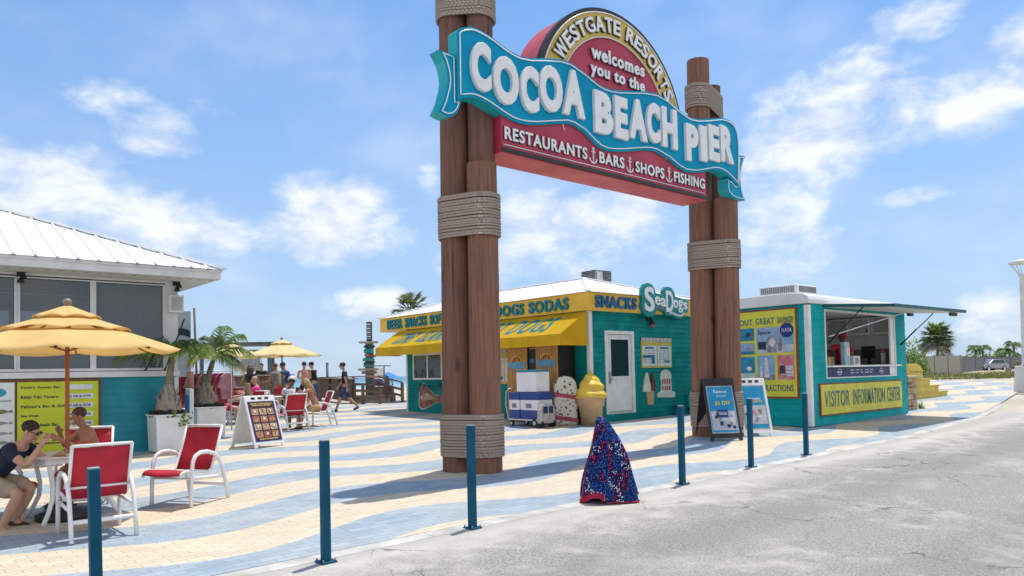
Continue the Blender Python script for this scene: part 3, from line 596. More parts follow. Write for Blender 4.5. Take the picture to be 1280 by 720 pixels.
# playful logo sign: teal backing cut round the white letters
def blob(circles, n=96):  # outline of a union of discs by ray marching from samples -> ordered by sweep
    return circles
sg = thing('shop_sign', 'cut out teal sign with playful white letters over the golden fascia', 'sign', (16.8, SY0-.2, 3.35))
SSH = lambda x: 16.8+(x-16.8)*.97-.36
SD = [('S', 15.86, 16.27, 3.08, 3.74, .025), ('e', 16.31, 16.53, 3.27, 3.50, .02), ('a', 16.56, 16.78, 3.24, 3.47, .02), ('D', 16.80, 17.13, 3.10, 3.68, .025), ('o', 17.15, 17.34, 3.22, 3.45, .02), ('g', 17.36, 17.57, 3.10, 3.44, .02), ('s', 17.60, 17.78, 3.20, 3.40, .02)]
DST = M('sign_teal', (.0, .24, .25), .45, .08)
OUTL = [(15.78,3.14),(15.74,3.25),(15.80,3.38),(15.76,3.52),(15.78,3.68),(15.88,3.80),(16.05,3.85),(16.22,3.82),(16.34,3.70),(16.37,3.60),(16.5,3.585),(16.62,3.57),(16.70,3.60),(16.72,3.70),(16.82,3.785),(16.98,3.80),(17.12,3.76),(17.22,3.65),(17.27,3.54),(17.4,3.53),(17.6,3.50),(17.78,3.49),(17.87,3.42),(17.88,3.26),(17.83,3.12),(17.70,3.10),(17.66,3.02),(17.5,2.94),(17.3,2.95),(17.1,3.02),(16.95,3.0),(16.80,3.02),(16.75,3.12),(16.6,3.15),(16.42,3.16),(16.34,3.04),(16.2,2.96),(16.0,2.95),(15.86,3.02)]
b = MB(); slab(b, [(SSH(x), z) for x, z in OUTL], SY0-.25, SY0-.155, DST, DST); b.obj('backing', sg, .008)
b = MB()
for c, x0, x1, z0, z1, o_ in SD: b.text(c, SSH(x0), SSH(x1), z0, z1, SY0-.255, LETW, .03, o_)
b.tube([(SSH(x), SY0-.27, z) for x, z in ((16.95, 3.07), (17.1, 3.07), (17.3, 3.02), (17.5, 3.02), (17.62, 3.1))], .028, LETW, 6)
b.obj('lettering', sg)
b = MB(); b.tube([(SSH(16.32), SY0-.268, 3.2), (SSH(16.5), SY0-.268, 3.215), (SSH(16.62), SY0-.268, 3.2)], .012, M('sausage_orange', (.6, .2, .05), .5), 6); b.obj('underline', sg)
# menu boards
def doc_lines(b, x0, x1, z0, z1, y, rows, cols, m, seed, face='-y'):
    rr = random.Random(seed); h = (z1-z0)/rows; w = (x1-x0)/cols
    for i in range(rows):
        for j in range(cols):
            a0 = x0+w*(j+.08); a1 = a0+w*rr.uniform(.45, .84); c0 = z0+h*(i+.3); c1 = c0+h*.38
            if face == '-y': b.box(a0, a1, y-.002, y, c0, c1, m)
            else: b.box(y-.002, y, a0, a1, c0, c1, m)
PAPER = M('menu_paper', (.72, .72, .68), .6, .05); GOLD = M('menu_gold', (.62, .46, .10), .5, .1); BLU = M('menu_blue', (.03, .15, .3), .5, .1); GTXT = M('menu_text', (.32, .34, .36), .7, .1)
mb = thing('menu_board', 'double menu board with striped top on the teal wall right of the door', 'menu board', (16.27, SY0, 1.6))
b = MB(); b.box(15.62, 16.92, SY0-.05, SY0-.014, 1.59, 2.30, GOLD); b.obj('panel', mb, .004)
for k, (x0, x1) in enumerate(((15.65, 16.24), (16.29, 16.88))):
    b = MB(); b.box(x0, x1, SY0-.058, SY0-.051, 1.64, 2.18, PAPER); pg = b.obj('menu_page', mb)
    b = MB(); doc_lines(b, x0+.03, x1-.03, 1.7, 2.08, SY0-.059, 9, 3, GTXT, k); b.box(x0+.1, x1-.12, SY0-.062, SY0-.059, 2.1, 2.15, BLU)
    if k == 0: b.box(x0+.0, x0+.36, SY0-.063, SY0-.06, 1.86, 1.93, BLU); b.box(x0+.36, x0+.5, SY0-.063, SY0-.06, 1.7, 1.93, BLU)
    else: b.box(x0+.28, x1-.06, SY0-.063, SY0-.06, 1.74, 1.78, BLU)
    b.obj('menu_print', pg)
b = MB()
for k in range(22): b.box(15.62+k*.06, 15.65+k*.06, SY0-.055, SY0-.012, 2.303, 2.40, WHITE)
b.box(15.62, 16.92, SY0-.045, SY0-.012, 2.303, 2.40, INK); b.obj('striped_valance', mb)
# cones cutout and popcorn cutout on the wall
WAF = M('wafer', (.55, .36, .20), .7, .1, 4, bump=.2, bscale=30); CRM = M('soft_cream', (.72, .66, .56), .5, .1, 6); CHO = M('choc_cream', (.16, .04, .04), .5, .15)
ic = thing('cone_cutout', 'cutout of two soft serve cones, pale and dark, on the teal wall', 'wall sign', (15.9, SY0, .6))
b = MB(); slab(b, [(15.82, .60), (15.98, .60), (16.05, .60), (16.08, .95), (15.93, 1.0), (15.78, .98)], SY0-.06, SY0-.014, WAF, WAF); b.obj('wafer_cone', ic, .006)
def swirl_cut(b, cx, z0, h, w, m):
    pts = []; L = []
    for k in range(7):
        t = k/6; L.append((w*(1-t)**.7+.012, z0+h*t))
    left = [(cx-r*(1+.12*sin(7*z)), z) for r, z in L]; right = [(cx+r*(1+.12*sin(7*z+1.4)), z) for r, z in L]
    slab(b, left[::-1]+right, SY0-.075, SY0-.014, m, m)
b = MB(); swirl_cut(b, 15.80, .95, .52, .145, CRM); b.obj('pale_swirl', ic, .012)
b = MB(); swirl_cut(b, 16.05, .97, .48, .10, CHO); b.obj('dark_swirl', ic, .012)
pc = thing('popcorn_cutout', 'white and red striped popcorn box cutout on the teal wall', 'wall sign', (16.65, SY0, .75))
b = MB(); slab(b, [(16.27, .78), (17.02, .76), (17.05, .88), (16.98, .93), (16.9, .92), (16.87, 1.25), (16.9, 1.32), (16.88, 1.42), (16.8, 1.5), (16.65, 1.54), (16.5, 1.5), (16.42, 1.42), (16.4, 1.3), (16.44, 1.22), (16.42, .95), (16.3, .92), (16.25, .86)], SY0-.04, SY0-.014, CRM, WHITE); b.obj('board', pc, .004)
b = MB(); STR = M('popcorn_red', (.42, .03, .04), .5)
for k in range(4):
    for z0, z1 in ((.97, 1.08), (1.14, 1.28)): b.box(16.47+k*.1, 16.52+k*.1, SY0-.048, SY0-.041, z0, z1, STR)
b.obj('red_stripes', pc)
# menu board on the long wall and fish shaped cutout
mb2 = thing('menu_board', 'yellow topped menu board under the awning on the long wall', 'menu board', (SX0, 15.8, 1.2))
b = MB(); b.box(SX0-.05, SX0-.014, 15.35, 16.6, 1.22, 2.1, GOLD); b.obj('panel', mb2, .004)
for k, (y0, y1) in enumerate(((15.4, 15.95), (16.0, 16.55))):
    b = MB(); b.box(SX0-.058, SX0-.051, y0, y1, 1.3, 1.95, PAPER); pg = b.obj('menu_page', mb2)
    b = MB(); doc_lines(b, y0+.03, y1-.03, 1.36, 1.9, SX0-.059, 10, 2, GTXT, k+5, '-x'); b.box(SX0-.063, SX0-.06, y0+.05, y0+.3, 1.34, 1.44, BLU); b.obj('menu_print', pg)
b = MB()
for k in range(21): b.box(SX0-.055, SX0-.012, 15.35+k*.06, 15.38+k*.06, 2.103, 2.2, WHITE)
b.box(SX0-.045, SX0-.012, 15.35, 16.6, 2.103, 2.2, INK); b.obj('striped_valance', mb2)
fc = thing('hot_dog_cutout', 'brown hand and hot dog shaped cutout on the teal wall under the window', 'wall sign', (SX0, 19.7, .4))
FB = M('cutout_brown', (.30, .13, .08), .6, .35, 5); FB2 = M('cutout_tan', (.5, .34, .22), .6, .3, 7)
def slab_x(b, poly, x0, x1, mf, ms):
    n = len(poly); vs = [(x0, y, z) for y, z in poly]+[(x1, y, z) for y, z in poly]
    b.add(vs, [tuple(range(n))], mf); b.add(vs, [tuple(range(2*n-1, n-1, -1))]+[(i, i+n, (i+1) % n+n, (i+1) % n) for i in range(n)], ms)
FO = [(20.08, 1.28), (19.98, 1.26), (19.75, 1.08), (19.45, .90), (19.2, .86), (18.95, .93), (18.7, 1.0), (18.55, .86), (18.62, .66), (18.95, .62), (19.2, .66), (19.45, .62), (19.75, .50), (20.0, .42), (20.2, .40), (20.33, .50), (20.36, .72), (20.3, .95), (20.18, 1.15)]
b = MB(); slab_x(b, FO, SX0-.035, SX0-.014, CRM, CRM); b.obj('white_edge', fc)
b = MB(); cy = 19.6; slab_x(b, [(cy+(y-cy)*.93, .8+(z-.8)*.88) for y, z in FO], SX0-.05, SX0-.036, FB, FB); b.obj('painted_face', fc)
b = MB(); slab_x(b, [(20.28, .78), (20.1, .92), (19.8, .95), (19.5, .85), (19.45, .75), (19.8, .72), (20.1, .7)], SX0-.06, SX0-.051, FB2, FB2); b.obj('painted_bun', fc)
# rooftop air conditioner
acr = thing('rooftop_unit', 'grey air conditioner on the white hip roof behind the ridge', 'air conditioner', (16.6, 15.2, 4.0))
b = MB(); AX0, AX1, AYa, AYb, AZa, AZb = 16.3, 17.0, 14.9, 15.5, 3.95, 4.54
b.box(AX0, AX1, AYa, AYb, AZa, AZb, GREY); b.obj('housing', acr, .01)
b = MB()
for k in range(12): z = AZa+.06+k*.045; b.box(AX0-.012, AX0-.001, AYa+.05, AYb-.05, z, z+.02, DARK); b.box(AX0+.32, AX1-.04, AYa-.012, AYa-.001, z, z+.02, DARK)
b.box(AX0+.04, AX0+.28, AYa-.012, AYa-.001, AZa+.1, AZb-.06, ALU); b.obj('louvre', acr)
# ---- things standing against the long wall
ICEW = wood_mat('slat_wood', (.55, .30, .10), (.32, .15, .05), .8, 5, .3)
def slat_cabinet(y0, y1, x0, h, label):
    zb = gz(x0, (y0+y1)/2); t = thing('ice_cabinet', label, 'cabinet', ((x0+SX0)/2, (y0+y1)/2, zb))
    b = MB(); b.box(x0+.03, SX0-.06, y0, y1, zb+.02, zb+h, BLACK); b.obj('body', t, .006)
    b = MB(); n = int((y1-y0)/.072)
    for k in range(n): a = y0+(y1-y0)*k/n; b.box(x0, x0+.028, a+.008, a+(y1-y0)/n-.008, zb+.08, zb+h-.01, ICEW)
    b.obj('slat_front', t)
    b = MB(); cy = (y0+y1)/2; b.box(x0-.012, x0-.001, cy-.33, cy+.33, zb+h-.55, zb+h-.38, M('label_blue', (.12, .3, .42), .5)); b.obj('name_band', t)
    b = MB(); RED = M('arch_red', (.45, .1, .06), .5)
    for r, mm in ((.2, GOLD), (.13, RED)): b.tube([(x0-.008, cy+r*cos(a), zb+h-.38+r*.8*sin(a)) for a in [pi*k/12 for k in range(13)]], .022, mm, 6)
    b.obj('arch_emblem', t); return t
slat_cabinet(14.35, 15.15, 12.98, 1.95, 'slatted timber cabinet with blue label band, farther from the corner'); slat_cabinet(13.22, 14.02, 12.98, 2.0, 'slatted timber cabinet with blue label band nearest the stand corner')
vm = thing('vending_unit', 'narrow black vending unit with small stickers between the slatted cabinets', 'vending unit', (13.3, 14.18, gz(13.3, 14.2)))
b = MB(); zb = gz(13.3, 14.2); b.box(13.02, SX0-.06, 14.05, 14.32, zb+.02, zb+1.9, BLACK); b.obj('body', vm, .006)
for k, (z, h, m) in enumerate(((1.2, .12, M('sticker_yellow', (.7, .6, .05), .5)), (.95, .1, PAPER), (.78, .06, M('sticker_red', (.45, .05, .05), .5)), (.45, .2, GREY), (1.55, .1, BLU))):
    b = MB(); b.box(13.008, 13.019, 14.1, 14.26, zb+z, zb+z+h, m); b.obj('sticker', vm)
rp = thing('pyramid_sign', 'small red pyramid sign on top of the slatted cabinets', 'sign', (13.3, 14.2, zb+1.95)); b = MB(); TRI = M('sign_red', (.42, .03, .04), .5)
b.add([(13.1, 13.95, zb+1.93), (13.5, 13.95, zb+1.93), (13.5, 14.5, zb+1.93), (13.1, 14.5, zb+1.93), (13.25, 14.13, zb+2.18), (13.35, 14.13, zb+2.18), (13.35, 14.32, zb+2.18), (13.25, 14.32, zb+2.18)], [(0, 1, 2, 3), (4, 5, 6, 7), (0, 1, 5, 4), (1, 2, 6, 5), (2, 3, 7, 6), (3, 0, 4, 7)], TRI); b.obj('body', rp, .01)
b = MB(); b.box(13.06, 13.53, 13.9, 14.55, zb+1.955-.05, zb+1.927, PAPER); b.obj('base', rp)
sc_ = thing('soft_serve_stand', 'tan soft serve model on a slim black stand beside the menu board', 'cone model', (13.4, 15.3, gz(13.4, 15.3)))
b = MB(); zb = gz(13.4, 15.3); b.box(13.3, 13.55, 15.18, 15.42, zb, zb+1.45, BLACK); b.obj('stand', sc_, .01)
b = MB(); b.lathe([(.08, 0), (.13, .28), (.16, .3), (.17, .36), (.13, .42), (.14, .47), (.09, .53), (.09, .57), (.03, .64), (0, .66)], CRM, (13.4, 15.3, zb+1.45), 16); b.obj('swirl', sc_)
# giant yellow ice cream cone
ci = thing('giant_ice_cream', 'giant yellow swirl ice cream cone model at the stand corner', 'ice cream model', (13.38, 12.5, gz(13.38, 12.5)))
zb = gz(13.38, 12.5); b = MB(); b.lathe([(.24, 0), (.30, .46), (.325, .47), (.35, .68), (.345, .70), (.30, .70)], WAF, (13.38, 12.5, zb), 28); b.obj('wafer_cup', ci)
IY = M('yellow_icecream', (.80, .56, .07), .45, .12, 5, bump=.15, bscale=12); b = MB(); vs = []; nk, nn = 40, 36
for i in range(nk+1):
    t = i/nk; z = .66+t*.64; r = .37*(1-t**1.7)**.75 if t < 1 else 0
    for j in range(nn):
        a = 2*pi*j/nn; q = r*(1+.09*sin(3*a*0+2*pi*3.2*t*1.0+a)*(1-t*.4)); vs.append((13.38+q*cos(a)+.03*t, 12.5+q*sin(a), zb+z+.02*sin(a+6*t)))
b.add(vs, [(i*nn+j, i*nn+(j+1) % nn, (i+1)*nn+(j+1) % nn, (i+1)*nn+j) for i in range(nk) for j in range(nn)], IY, True); b.obj('swirl', ci)
# spotted ice lolly model
def spots_mat():
    m = bpy.data.materials.new('spotted_white'); m.use_nodes = True; nt = m.node_tree; bb = nt.nodes['Principled BSDF']
    f = N(nt, 'ShaderNodeTexVoronoi', i_Scale=13); nt.links.new(coords(nt), f.inputs['Vector']); k = noise(nt, coords(nt), 7, 3)
    d = mth(nt, 'LESS_THAN', mth(nt, 'ADD', f.outputs['Distance'], mth(nt, 'MULTIPLY', k, .5)), .58)
    nt.links.new(mixc(nt, d, (.66, .62, .52), (.05, .05, .04)), bb.inputs['Base Color']); bb.inputs['Roughness'].default_value = .6; return m
sp = thing('spotted_lolly_model', 'tall rounded white model with dark spots and pink bands beside the giant cone', 'ice cream model', (13.05, 13.05, gz(13.05, 13.05)))
zb = gz(13.05, 13.05); SPM = spots_mat(); b = MB(); out = [(-.29, 0), (.29, 0), (.30, .85), (.27, 1.05), (.18, 1.17), (.0, 1.22), (-.18, 1.17), (-.27, 1.05), (-.30, .85)]
X = Matrix.Translation((13.05, 13.05, zb)) @ Matrix.Rotation(rad(-38), 4, 'Z'); b.prism(out, -.13, .13, SPM, 'y', X); b.obj('body', sp, .06)
PK = M('band_pink', (.42, .05, .12), .5, .2); 
for z in (.72, .16): b = MB(); b.hexa([X @ Vector(p) for p in ((-.3, -.14, z), (.3, -.14, z-.1), (.3, .14, z-.1), (-.3, .14, z), (-.3, -.14, z+.1), (.3, -.14, z), (.3, .14, z), (-.3, .14, z+.1))], PK); b.obj('pink_band', sp)
# cart with stacked coolers
cz = gz(12.3, 13.5); ct = thing('cooler_cart', 'low wheeled cart in front of the snack stand', 'cart', (12.35, 13.55, cz))
b = MB(); b.box(12.08, 12.62, 13.03, 14.1, cz+.15, cz+.19, ALU); b.tube([(12.12, 14.12, cz+.17), (12.12, 14.22, cz+.5), (12.12, 14.2, cz+.85), (12.14, 14.12, cz+.92)], .016, ALU); b.tube([(12.58, 14.12, cz+.17), (12.58, 14.22, cz+.5), (12.58, 14.2, cz+.85), (12.56, 14.12, cz+.92)], .016, ALU); b.tube([(12.14, 14.12, cz+.92), (12.56, 14.12, cz+.92)], .016, ALU); b.obj('deck', ct, .004)
RUB = M('rubber', (.02, .02, .02), .8)
for x in (12.1, 12.6):
    for y, r in ((13.14, .1), (13.98, .07)):
        b = MB(); b.tube([(x-.02, y, cz+r), (x+.02, y, cz+r)], r, RUB, 18); b.tube([(x-.024, y, cz+r), (x+.024, y, cz+r)], r*.55, ALU, 14); b.tube([(x, y, cz+r), (x, y, cz+.15)], .015, ALU); b.obj('wheel', ct)
CBLU = M('cooler_blue', (.025, .06, .26), .4, .1); CW = M('cooler_white', (.78, .77, .78), .4, .05)
def cooler(name, label, x0, x1, y0, y1, z0, z1, low, band, lid, grp=None):
    t = thing(name, label, 'cooler', ((x0+x1)/2, (y0+y1)/2, z0), 0, grp); h = z1-z0
    b = MB(); b.box(x0, x1, y0, y1, z0, z0+h*.33, low); b.box(x0+.003, x1-.003, y0+.003, y1-.003, z0+h*.33, z0+h*.72, band); b.obj('tub', t, .012)
    b = MB(); b.box(x0-.008, x1+.008, y0-.008, y1+.008, z0+h*.72+.003, z1, lid); b.obj('lid', t, .015)
    return t
c1 = cooler('cooler', 'blue and white cooler on the cart, the longer of the lower pair', 12.1, 12.6, 13.04, 13.66, cz+.195, cz+.83, CBLU, CW, CBLU)
c2 = cooler('cooler', 'blue and white cooler at the handle end of the cart', 12.1, 12.6, 13.69, 14.08, cz+.195, cz+.83, CBLU, CW, CBLU)
c3 = thing('cooler', 'big white cooler with teal lid stacked on top of two blue coolers', 'cooler', (12.35, 13.5, cz+.835)); b = MB(); b.box(12.13, 12.6, 13.12, 13.82, cz+.84, cz+1.33, CW); b.obj('tub', c3, .02); b = MB(); b.box(12.12, 12.61, 13.11, 13.83, cz+1.333, cz+1.38, M('lid_teal', (.02, .25, .3), .4)); b.obj('lid', c3, .012)
for t, y, w in ((c1, 13.35, .1), (c2, 13.88, .08)): b = MB(); b.box(12.09, 12.099, y-w, y+w, cz+.46, cz+.56, M('cooler_logo', (.25, .2, .3), .5)); b.obj('label_mark', t)
jg = thing('truck_planter', 'grey truck shaped toy in front of the cooler cart', 'toy truck', (12.3, 12.86, cz))
b = MB(); GT = M('toy_grey', (.45, .43, .40), .6, .15); b.prism([(12.02, cz+.1), (12.5, cz+.1), (12.5, cz+.42), (12.42, cz+.56), (12.1, cz+.56), (12.02, cz+.42)], 12.84, 12.98, GT); b.obj('body', jg, .02)
b = MB(); b.box(12.1, 12.24, 12.83, 12.838, cz+.34, cz+.5, NAVY); b.box(12.28, 12.42, 12.83, 12.838, cz+.34, cz+.5, NAVY); b.obj('windscreen', jg)
for x in (12.06, 12.46): b = MB(); b.tube([(x-.03, 12.9, cz+.09), (x+.03, 12.9, cz+.09)], .09, RUB, 16); b.obj('wheel', jg)
# ================================================================== INFORMATION KIOSK (teal trailer with hatch)
KX0, KX1, KY0, KY1 = 15.74, 20.95, 8.1, 10.75
TEAL2 = M('kiosk_siding', (.003, .36, .37), .6, .1, 2.2, bump=.1, bscale=30, spec=.12)
KW = M('kiosk_inside_white', (.88, .88, .86), .6, .06)
kio = thing('information_kiosk', 'teal information kiosk with open serving hatch and white roof edge', 'kiosk', (18.3, 9.4, .2))
WX0, WX1, WZ0, WZ1 = 16.5, 20.28, 1.27, 2.80
b = MB(); siding(b, 'y', KX0+.06, KX1, .2, 2.93, KY0, TEAL2, [(WX0, WX1, WZ0, WZ1)], pitch=.17, lap=.015); siding(b, 'x', KY0+.06, KY1, .2, 2.93, KX0, TEAL2, pitch=.17, lap=.015)
b.box(WX0, WX1, KY0-.004, KY0+.03, WZ1+.03, 3.0-.08, TEAL2); b.box(WX0, WX1, KY0-.004, KY0+.03, 1.0, WZ0-.03, TEAL2); b.box(KX1-.03, KX1, KY0+.01, KY1, .2, 2.93, TEAL2); b.box(KX0+.02, KX1, KY1-.03, KY1, .2, 2.93, TEAL2); b.obj('wall', kio)
b = MB(); b.box(KX0-.02, KX0+.1, KY0-.022, KY0+.09, .2, 2.9, WHITE); b.obj('corner_trim', kio, .01)
b = MB(); b.box(KX0+.05, KX1-.05, KY0+.06, KY1-.05, .1, .2, DARK); b.obj('skirt', kio)
b = MB(); n = 8; prof = [(KY0-.05, 2.93), (KY0-.06, 3.02), (KY0-.03, 3.1), (KY0+.08, 3.16), (KY0+.4, 3.19), (KY1-.4, 3.19), (KY1-.05, 3.13), (KY1+.05, 3.0), (KY1+.05, 2.93)]
b.prism(prof, KX0-.06, KX1+.06, M('roof_rim', (.74, .74, .74), .4, .05, 2, dirt=.2), 'x'); b.obj('roof', kio, .02)
# inside: the far end wall faces the hatch
b = MB(); b.box(KX0+.05, KX1-.05, KY1-.10, KY1-.04, .5, 2.92, KW); b.box(KX0+.04, KX0+.09, KY0+.06, KY1-.1, .5, 2.92, KW); b.box(KX1-.09, KX1-.04, KY0+.06, KY1-.1, .5, 2.92, KW); b.box(KX0+.05, KX1-.05, KY0+.05, KY1-.05, .52, .58, GREY); b.box(KX0+.05, KX1-.05, KY0+.05, KY1-.05, 2.86, 2.92, KW); b.obj('interior', kio)
CABG = M('cabinet_grey', (.50, .51, .52), .5)
for k, (y0, y1) in enumerate(((8.25, 8.80), (8.83, 9.38), (9.41, 9.96), (9.99, 10.6))):
    b = MB(); b.box(KX1-.42, KX1-.095, y0, y1, 2.36, 2.83, KW); cb = b.obj('wall_cupboard', kio, .004)
    b = MB(); b.box(KX1-.432, KX1-.422, y0+.05, y1-.05, 2.41, 2.79, CABG); b.obj('door', cb); b = MB(); b.box(KX1-.455, KX1-.433, y0+.06, y0+.09, 2.43, 2.5, BLACK); b.obj('handle', cb)
b = MB(); b.box(KX1-.75, KX1-.095, 8.2, 10.62, .6, 1.5, KW); b.box(17.0, KX1-.8, KY1-.7, KY1-.11, .6, 1.5, KW); b.box(17.0, KX1-.8, KY1-.72, KY1-.11, 1.503, 1.55, M('worktop', (.2, .19, .18), .4)); b.box(KX1-.78, KX1-.095, 8.2, 10.62, 1.503, 1.55, M('worktop', (.2,.19,.18))); b.obj('back_counter', kio)
b = MB(); b.box(KX1-.11, KX1-.0915, 8.2, 10.62, 1.553, 1.98, M('splash_grey', (.30, .30, .29), .4)); b.box(17.0, KX1-.1, KY1-.12, KY1-.101, 1.553, 1.98, M('splash_grey', (.3,.3,.3))); b.obj('splashback', kio)
b = MB(); frame_y(b, WX0-.03, WX1+.03, WZ0-.03, WZ1+.03, KY0, .05, .02, WHITE); fr = b.obj('hatch_frame', kio, .004)
b = MB(); b.box(WX0+.02, WX1-.02, KY0-.16, KY0+.35, 1.50, 1.54, KW); b.obj('hatch_counter', kio, .004)
b = MB(); b.box(19.83, WX1-.02, KY0-.004, KY0+.01, 1.30, 1.495, KW); b.box(20.05, WX1-.02, KY0+.01, KY0+.05, 1.545, 2.76, KW); b.obj('hatch_panel', kio)
BAN = M('banner_navy', (.012, .028, .13), .5, .15)
bn_ = thing('counter_banner', 'navy banner with pale crest and lettering hung under the hatch counter', 'banner', (18.1, KY0-.05, 1.3))
b = MB(); b.box(16.52, 19.82, KY0-.04, KY0-.03, 1.275, 1.492, BAN); b.obj('cloth', bn_)
PALE = M('banner_pale', (.5, .55, .65), .5)
for x in (17.05, 19.3):
    b = MB(); b.tube([(x+.1*cos(a), KY0-.043, 1.385+.07*sin(a)) for a in [2*pi*k/16 for k in range(16)]], .012, PALE, 5, closed=True); b.box(x-.12, x+.12, KY0-.046, KY0-.041, 1.365, 1.405, PALE); b.ball((x, KY0-.043, 1.46), (.03, .006, .022), PALE, 8, 5); b.obj('crest', bn_)
b = MB(); doc_lines(b, 17.6, 18.9, 1.33, 1.46, KY0-.041, 2, 5, PALE, 9); b.obj('lettering', bn_)
# hatch flap with gas struts
fl = MB(); FUND = M('flap_underside', (.66, .66, .64), .5, .08); FTOP = M('flap_edge_teal', (.01, .1, .11), .5)
H0, H1 = (16.45, KY0-.03, 2.87), (20.95, KY0-.03, 2.90); O0, O1 = (16.62, 6.64, 2.77), (20.9, 6.64, 2.80); th = .05
fl.hexa([H0, H1, O1, O0, (H0[0], H0[1], H0[2]+th), (H1[0], H1[1], H1[2]+th), (O1[0], O1[1], O1[2]+th), (O0[0], O0[1], O0[2]+th)], FUND)
flap = fl.obj('hatch_flap', kio)
b = MB(); o = .006
b.beam((O0[0]-.02, O0[1]-.025, O0[2]+.035), (O1[0]+.02, O1[1]-.025, O1[2]+.035), .04, .07, FTOP)
for p, q in ((H0, O0), (H1, O1)):
    d = -.025 if p is H0 else .025; b.beam((p[0]+d, p[1], p[2]+.035), (q[0]+d, q[1], q[2]+.035), .04, .07, FTOP)
b.obj('flap_edge', flap)
for x in (16.6, 20.6):
    b = MB(); y = 7.25; z = 2.83; b.tube([(x, KY0-.02, 2.05), (x, y, z)], .013, BLACK, 8); b.tube([(x, KY0-.02, 2.05), (x, (KY0+y)/2, (2.05+z)/2)], .02, BLACK, 8); b.obj('gas_strut', flap)
b = MB(); b.beam((16.55, KY0-.06, 2.2), (19.3, 7.4, 2.82), .03, .02, ALU); b.obj('stay_bar', flap)
b = MB(); b.box(20.2, 20.6, 6.7, 6.76, 2.71, 2.79, BLACK); b.box(20.55, 20.8, KY0-.3, KY0-.22, 2.8, 2.87, BLACK); b.obj('latch', flap)
# signs
KYEL = M('sign_yellow', (.66, .62, .06), .45, .08, 3, dirt=.08); BRD = M('sign_border_red', (.28, .05, .03), .5); TXT = M('sign_text_green', (.06, .18, .17), .5, .1)
s1 = thing('visitor_sign', 'long yellow visitor information sign under the serving hatch', 'sign', (18.3, KY0, .4))
b = MB(); b.box(16.08, 20.5, KY0-.05, KY0-.012, .41, 1.14, BRD); b.obj('border', s1)
b = MB(); b.box(16.11, 20.47, KY0-.058, KY0-.051, .44, 1.11, KYEL); b.obj('panel', s1)
for w, x0, x1 in (('VISITOR', 16.25, 17.48), ('INFORMATION', 17.66, 19.42), ('CENTER', 19.56, 20.36)): b = MB(); b.text(w, x0, x1, .60, .97, KY0-.059, TXT, .006, .012); b.obj('lettering', s1)
s2 = thing('attractions_sign', 'big yellow attractions sign with photo panels on the kiosk side wall', 'sign', (KX0, 9.4, .8))
PX_ = KX0-.012
b = MB(); b.box(PX_-.04, PX_, 8.34, 10.6, .82, 2.87, BRD); b.obj('border', s2)
b = MB(); b.box(PX_-.048, PX_-.041, 8.38, 10.56, .86, 2.83, KYEL); b.obj('panel', s2)
XP = PX_-.05
for w, ya, yb, z0, z1 in (('ASK', 10.4, 10.12, 2.52, 2.66), ('ABOUT', 9.99, 9.43, 2.52, 2.66), ('GREAT', 9.35, 8.88, 2.52, 2.67), ('SAVINGS!', 8.80, 8.42, 2.52, 2.67), ('ATTRACTIONS', 9.42, 8.46, .98, 1.13)): b = MB(); b.text(w, ya, yb, z0, z1, XP, TXT, .006, .015, face='-x'); b.obj('lettering', s2)
def pmat(n, c, c2=None): return M('photo_'+n, c, .4, .25, 6, col2=c2)
def rect_x(b, ya, yb, z0, z1, m, k=0): b.box(XP-.004-.002*k, XP-.002*k-.0005, min(ya, yb), max(ya, yb), z0, z1, m)
SKYP = pmat('sky', (.16, .33, .55), (.3, .42, .6)); SEAP = pmat('sea', (.02, .25, .42)); SANDP = pmat('sand', (.55, .5, .42)); GREYP = pmat('grey', (.35, .36, .4), (.15, .16, .2)); REDP = pmat('red', (.5, .06, .08), (.6, .3, .32)); WHP = pmat('white', (.7, .7, .7)); GRNP = pmat('green', (.25, .5, .45), (.6, .62, .58)); SKIN_P = pmat('skin', (.55, .3, .22))
b = MB(); rect_x(b, 9.34, 8.42, 1.86, 2.45, SKYP); rect_x(b, 9.34, 8.42, 1.86, 2.04, pmat('haze', (.45, .5, .58)), 1); rect_x(b, 9.3, 9.1, 1.94, 2.12, INK, 2)
b.ball((XP-.004, 8.95, 2.10), (.006, .14, .16), GREYP, 12, 8); b.ball((XP-.005, 8.95, 2.10), (.007, .10, .12), WHP, 12, 8); rect_x(b, 9.06, 8.84, 1.87, 1.98, GREYP, 2); rect_x(b, 8.8, 8.7, 1.9, 2.3, GREYP, 2); b.obj('photo', s2)
b = MB(); b.tube([(XP-.001, 8.58, 2.36), (XP-.009, 8.58, 2.36)], .165, M('logo_blue', (.01, .03, .22), .4), 20); b.text('NASA', 8.70, 8.46, 2.32, 2.41, XP-.0095, WHP, .003, .01, face='-x'); b.obj('round_logo', s2)
b = MB(); b.text('Space', 9.3, 8.98, 2.27, 2.38, XP-.006, INK, .004, .02, face='-x'); b.obj('lettering', s2)
b = MB(); rect_x(b, 9.34, 8.9, 1.24, 1.80, SKYP); rect_x(b, 9.34, 8.9, 1.24, 1.36, GREYP, 1); slab_x(b, [(9.28, 1.30), (9.24, 1.64), (9.2, 1.30)], XP-.008, XP-.005, WHP, WHP); slab_x(b, [(9.16, 1.30), (9.14, 1.74), (9.08, 1.74), (9.04, 1.30)], XP-.008, XP-.005, WHP, WHP); b.obj('photo', s2)
b = MB(); rect_x(b, 8.83, 8.42, 1.24, 1.80, REDP); rect_x(b, 8.62, 8.45, 1.32, 1.56, WHP, 1); rect_x(b, 8.78, 8.65, 1.38, 1.56, INK, 1); b.ball((XP-.004, 8.7, 1.33), (.006, .09, .06), SKIN_P, 10, 6)
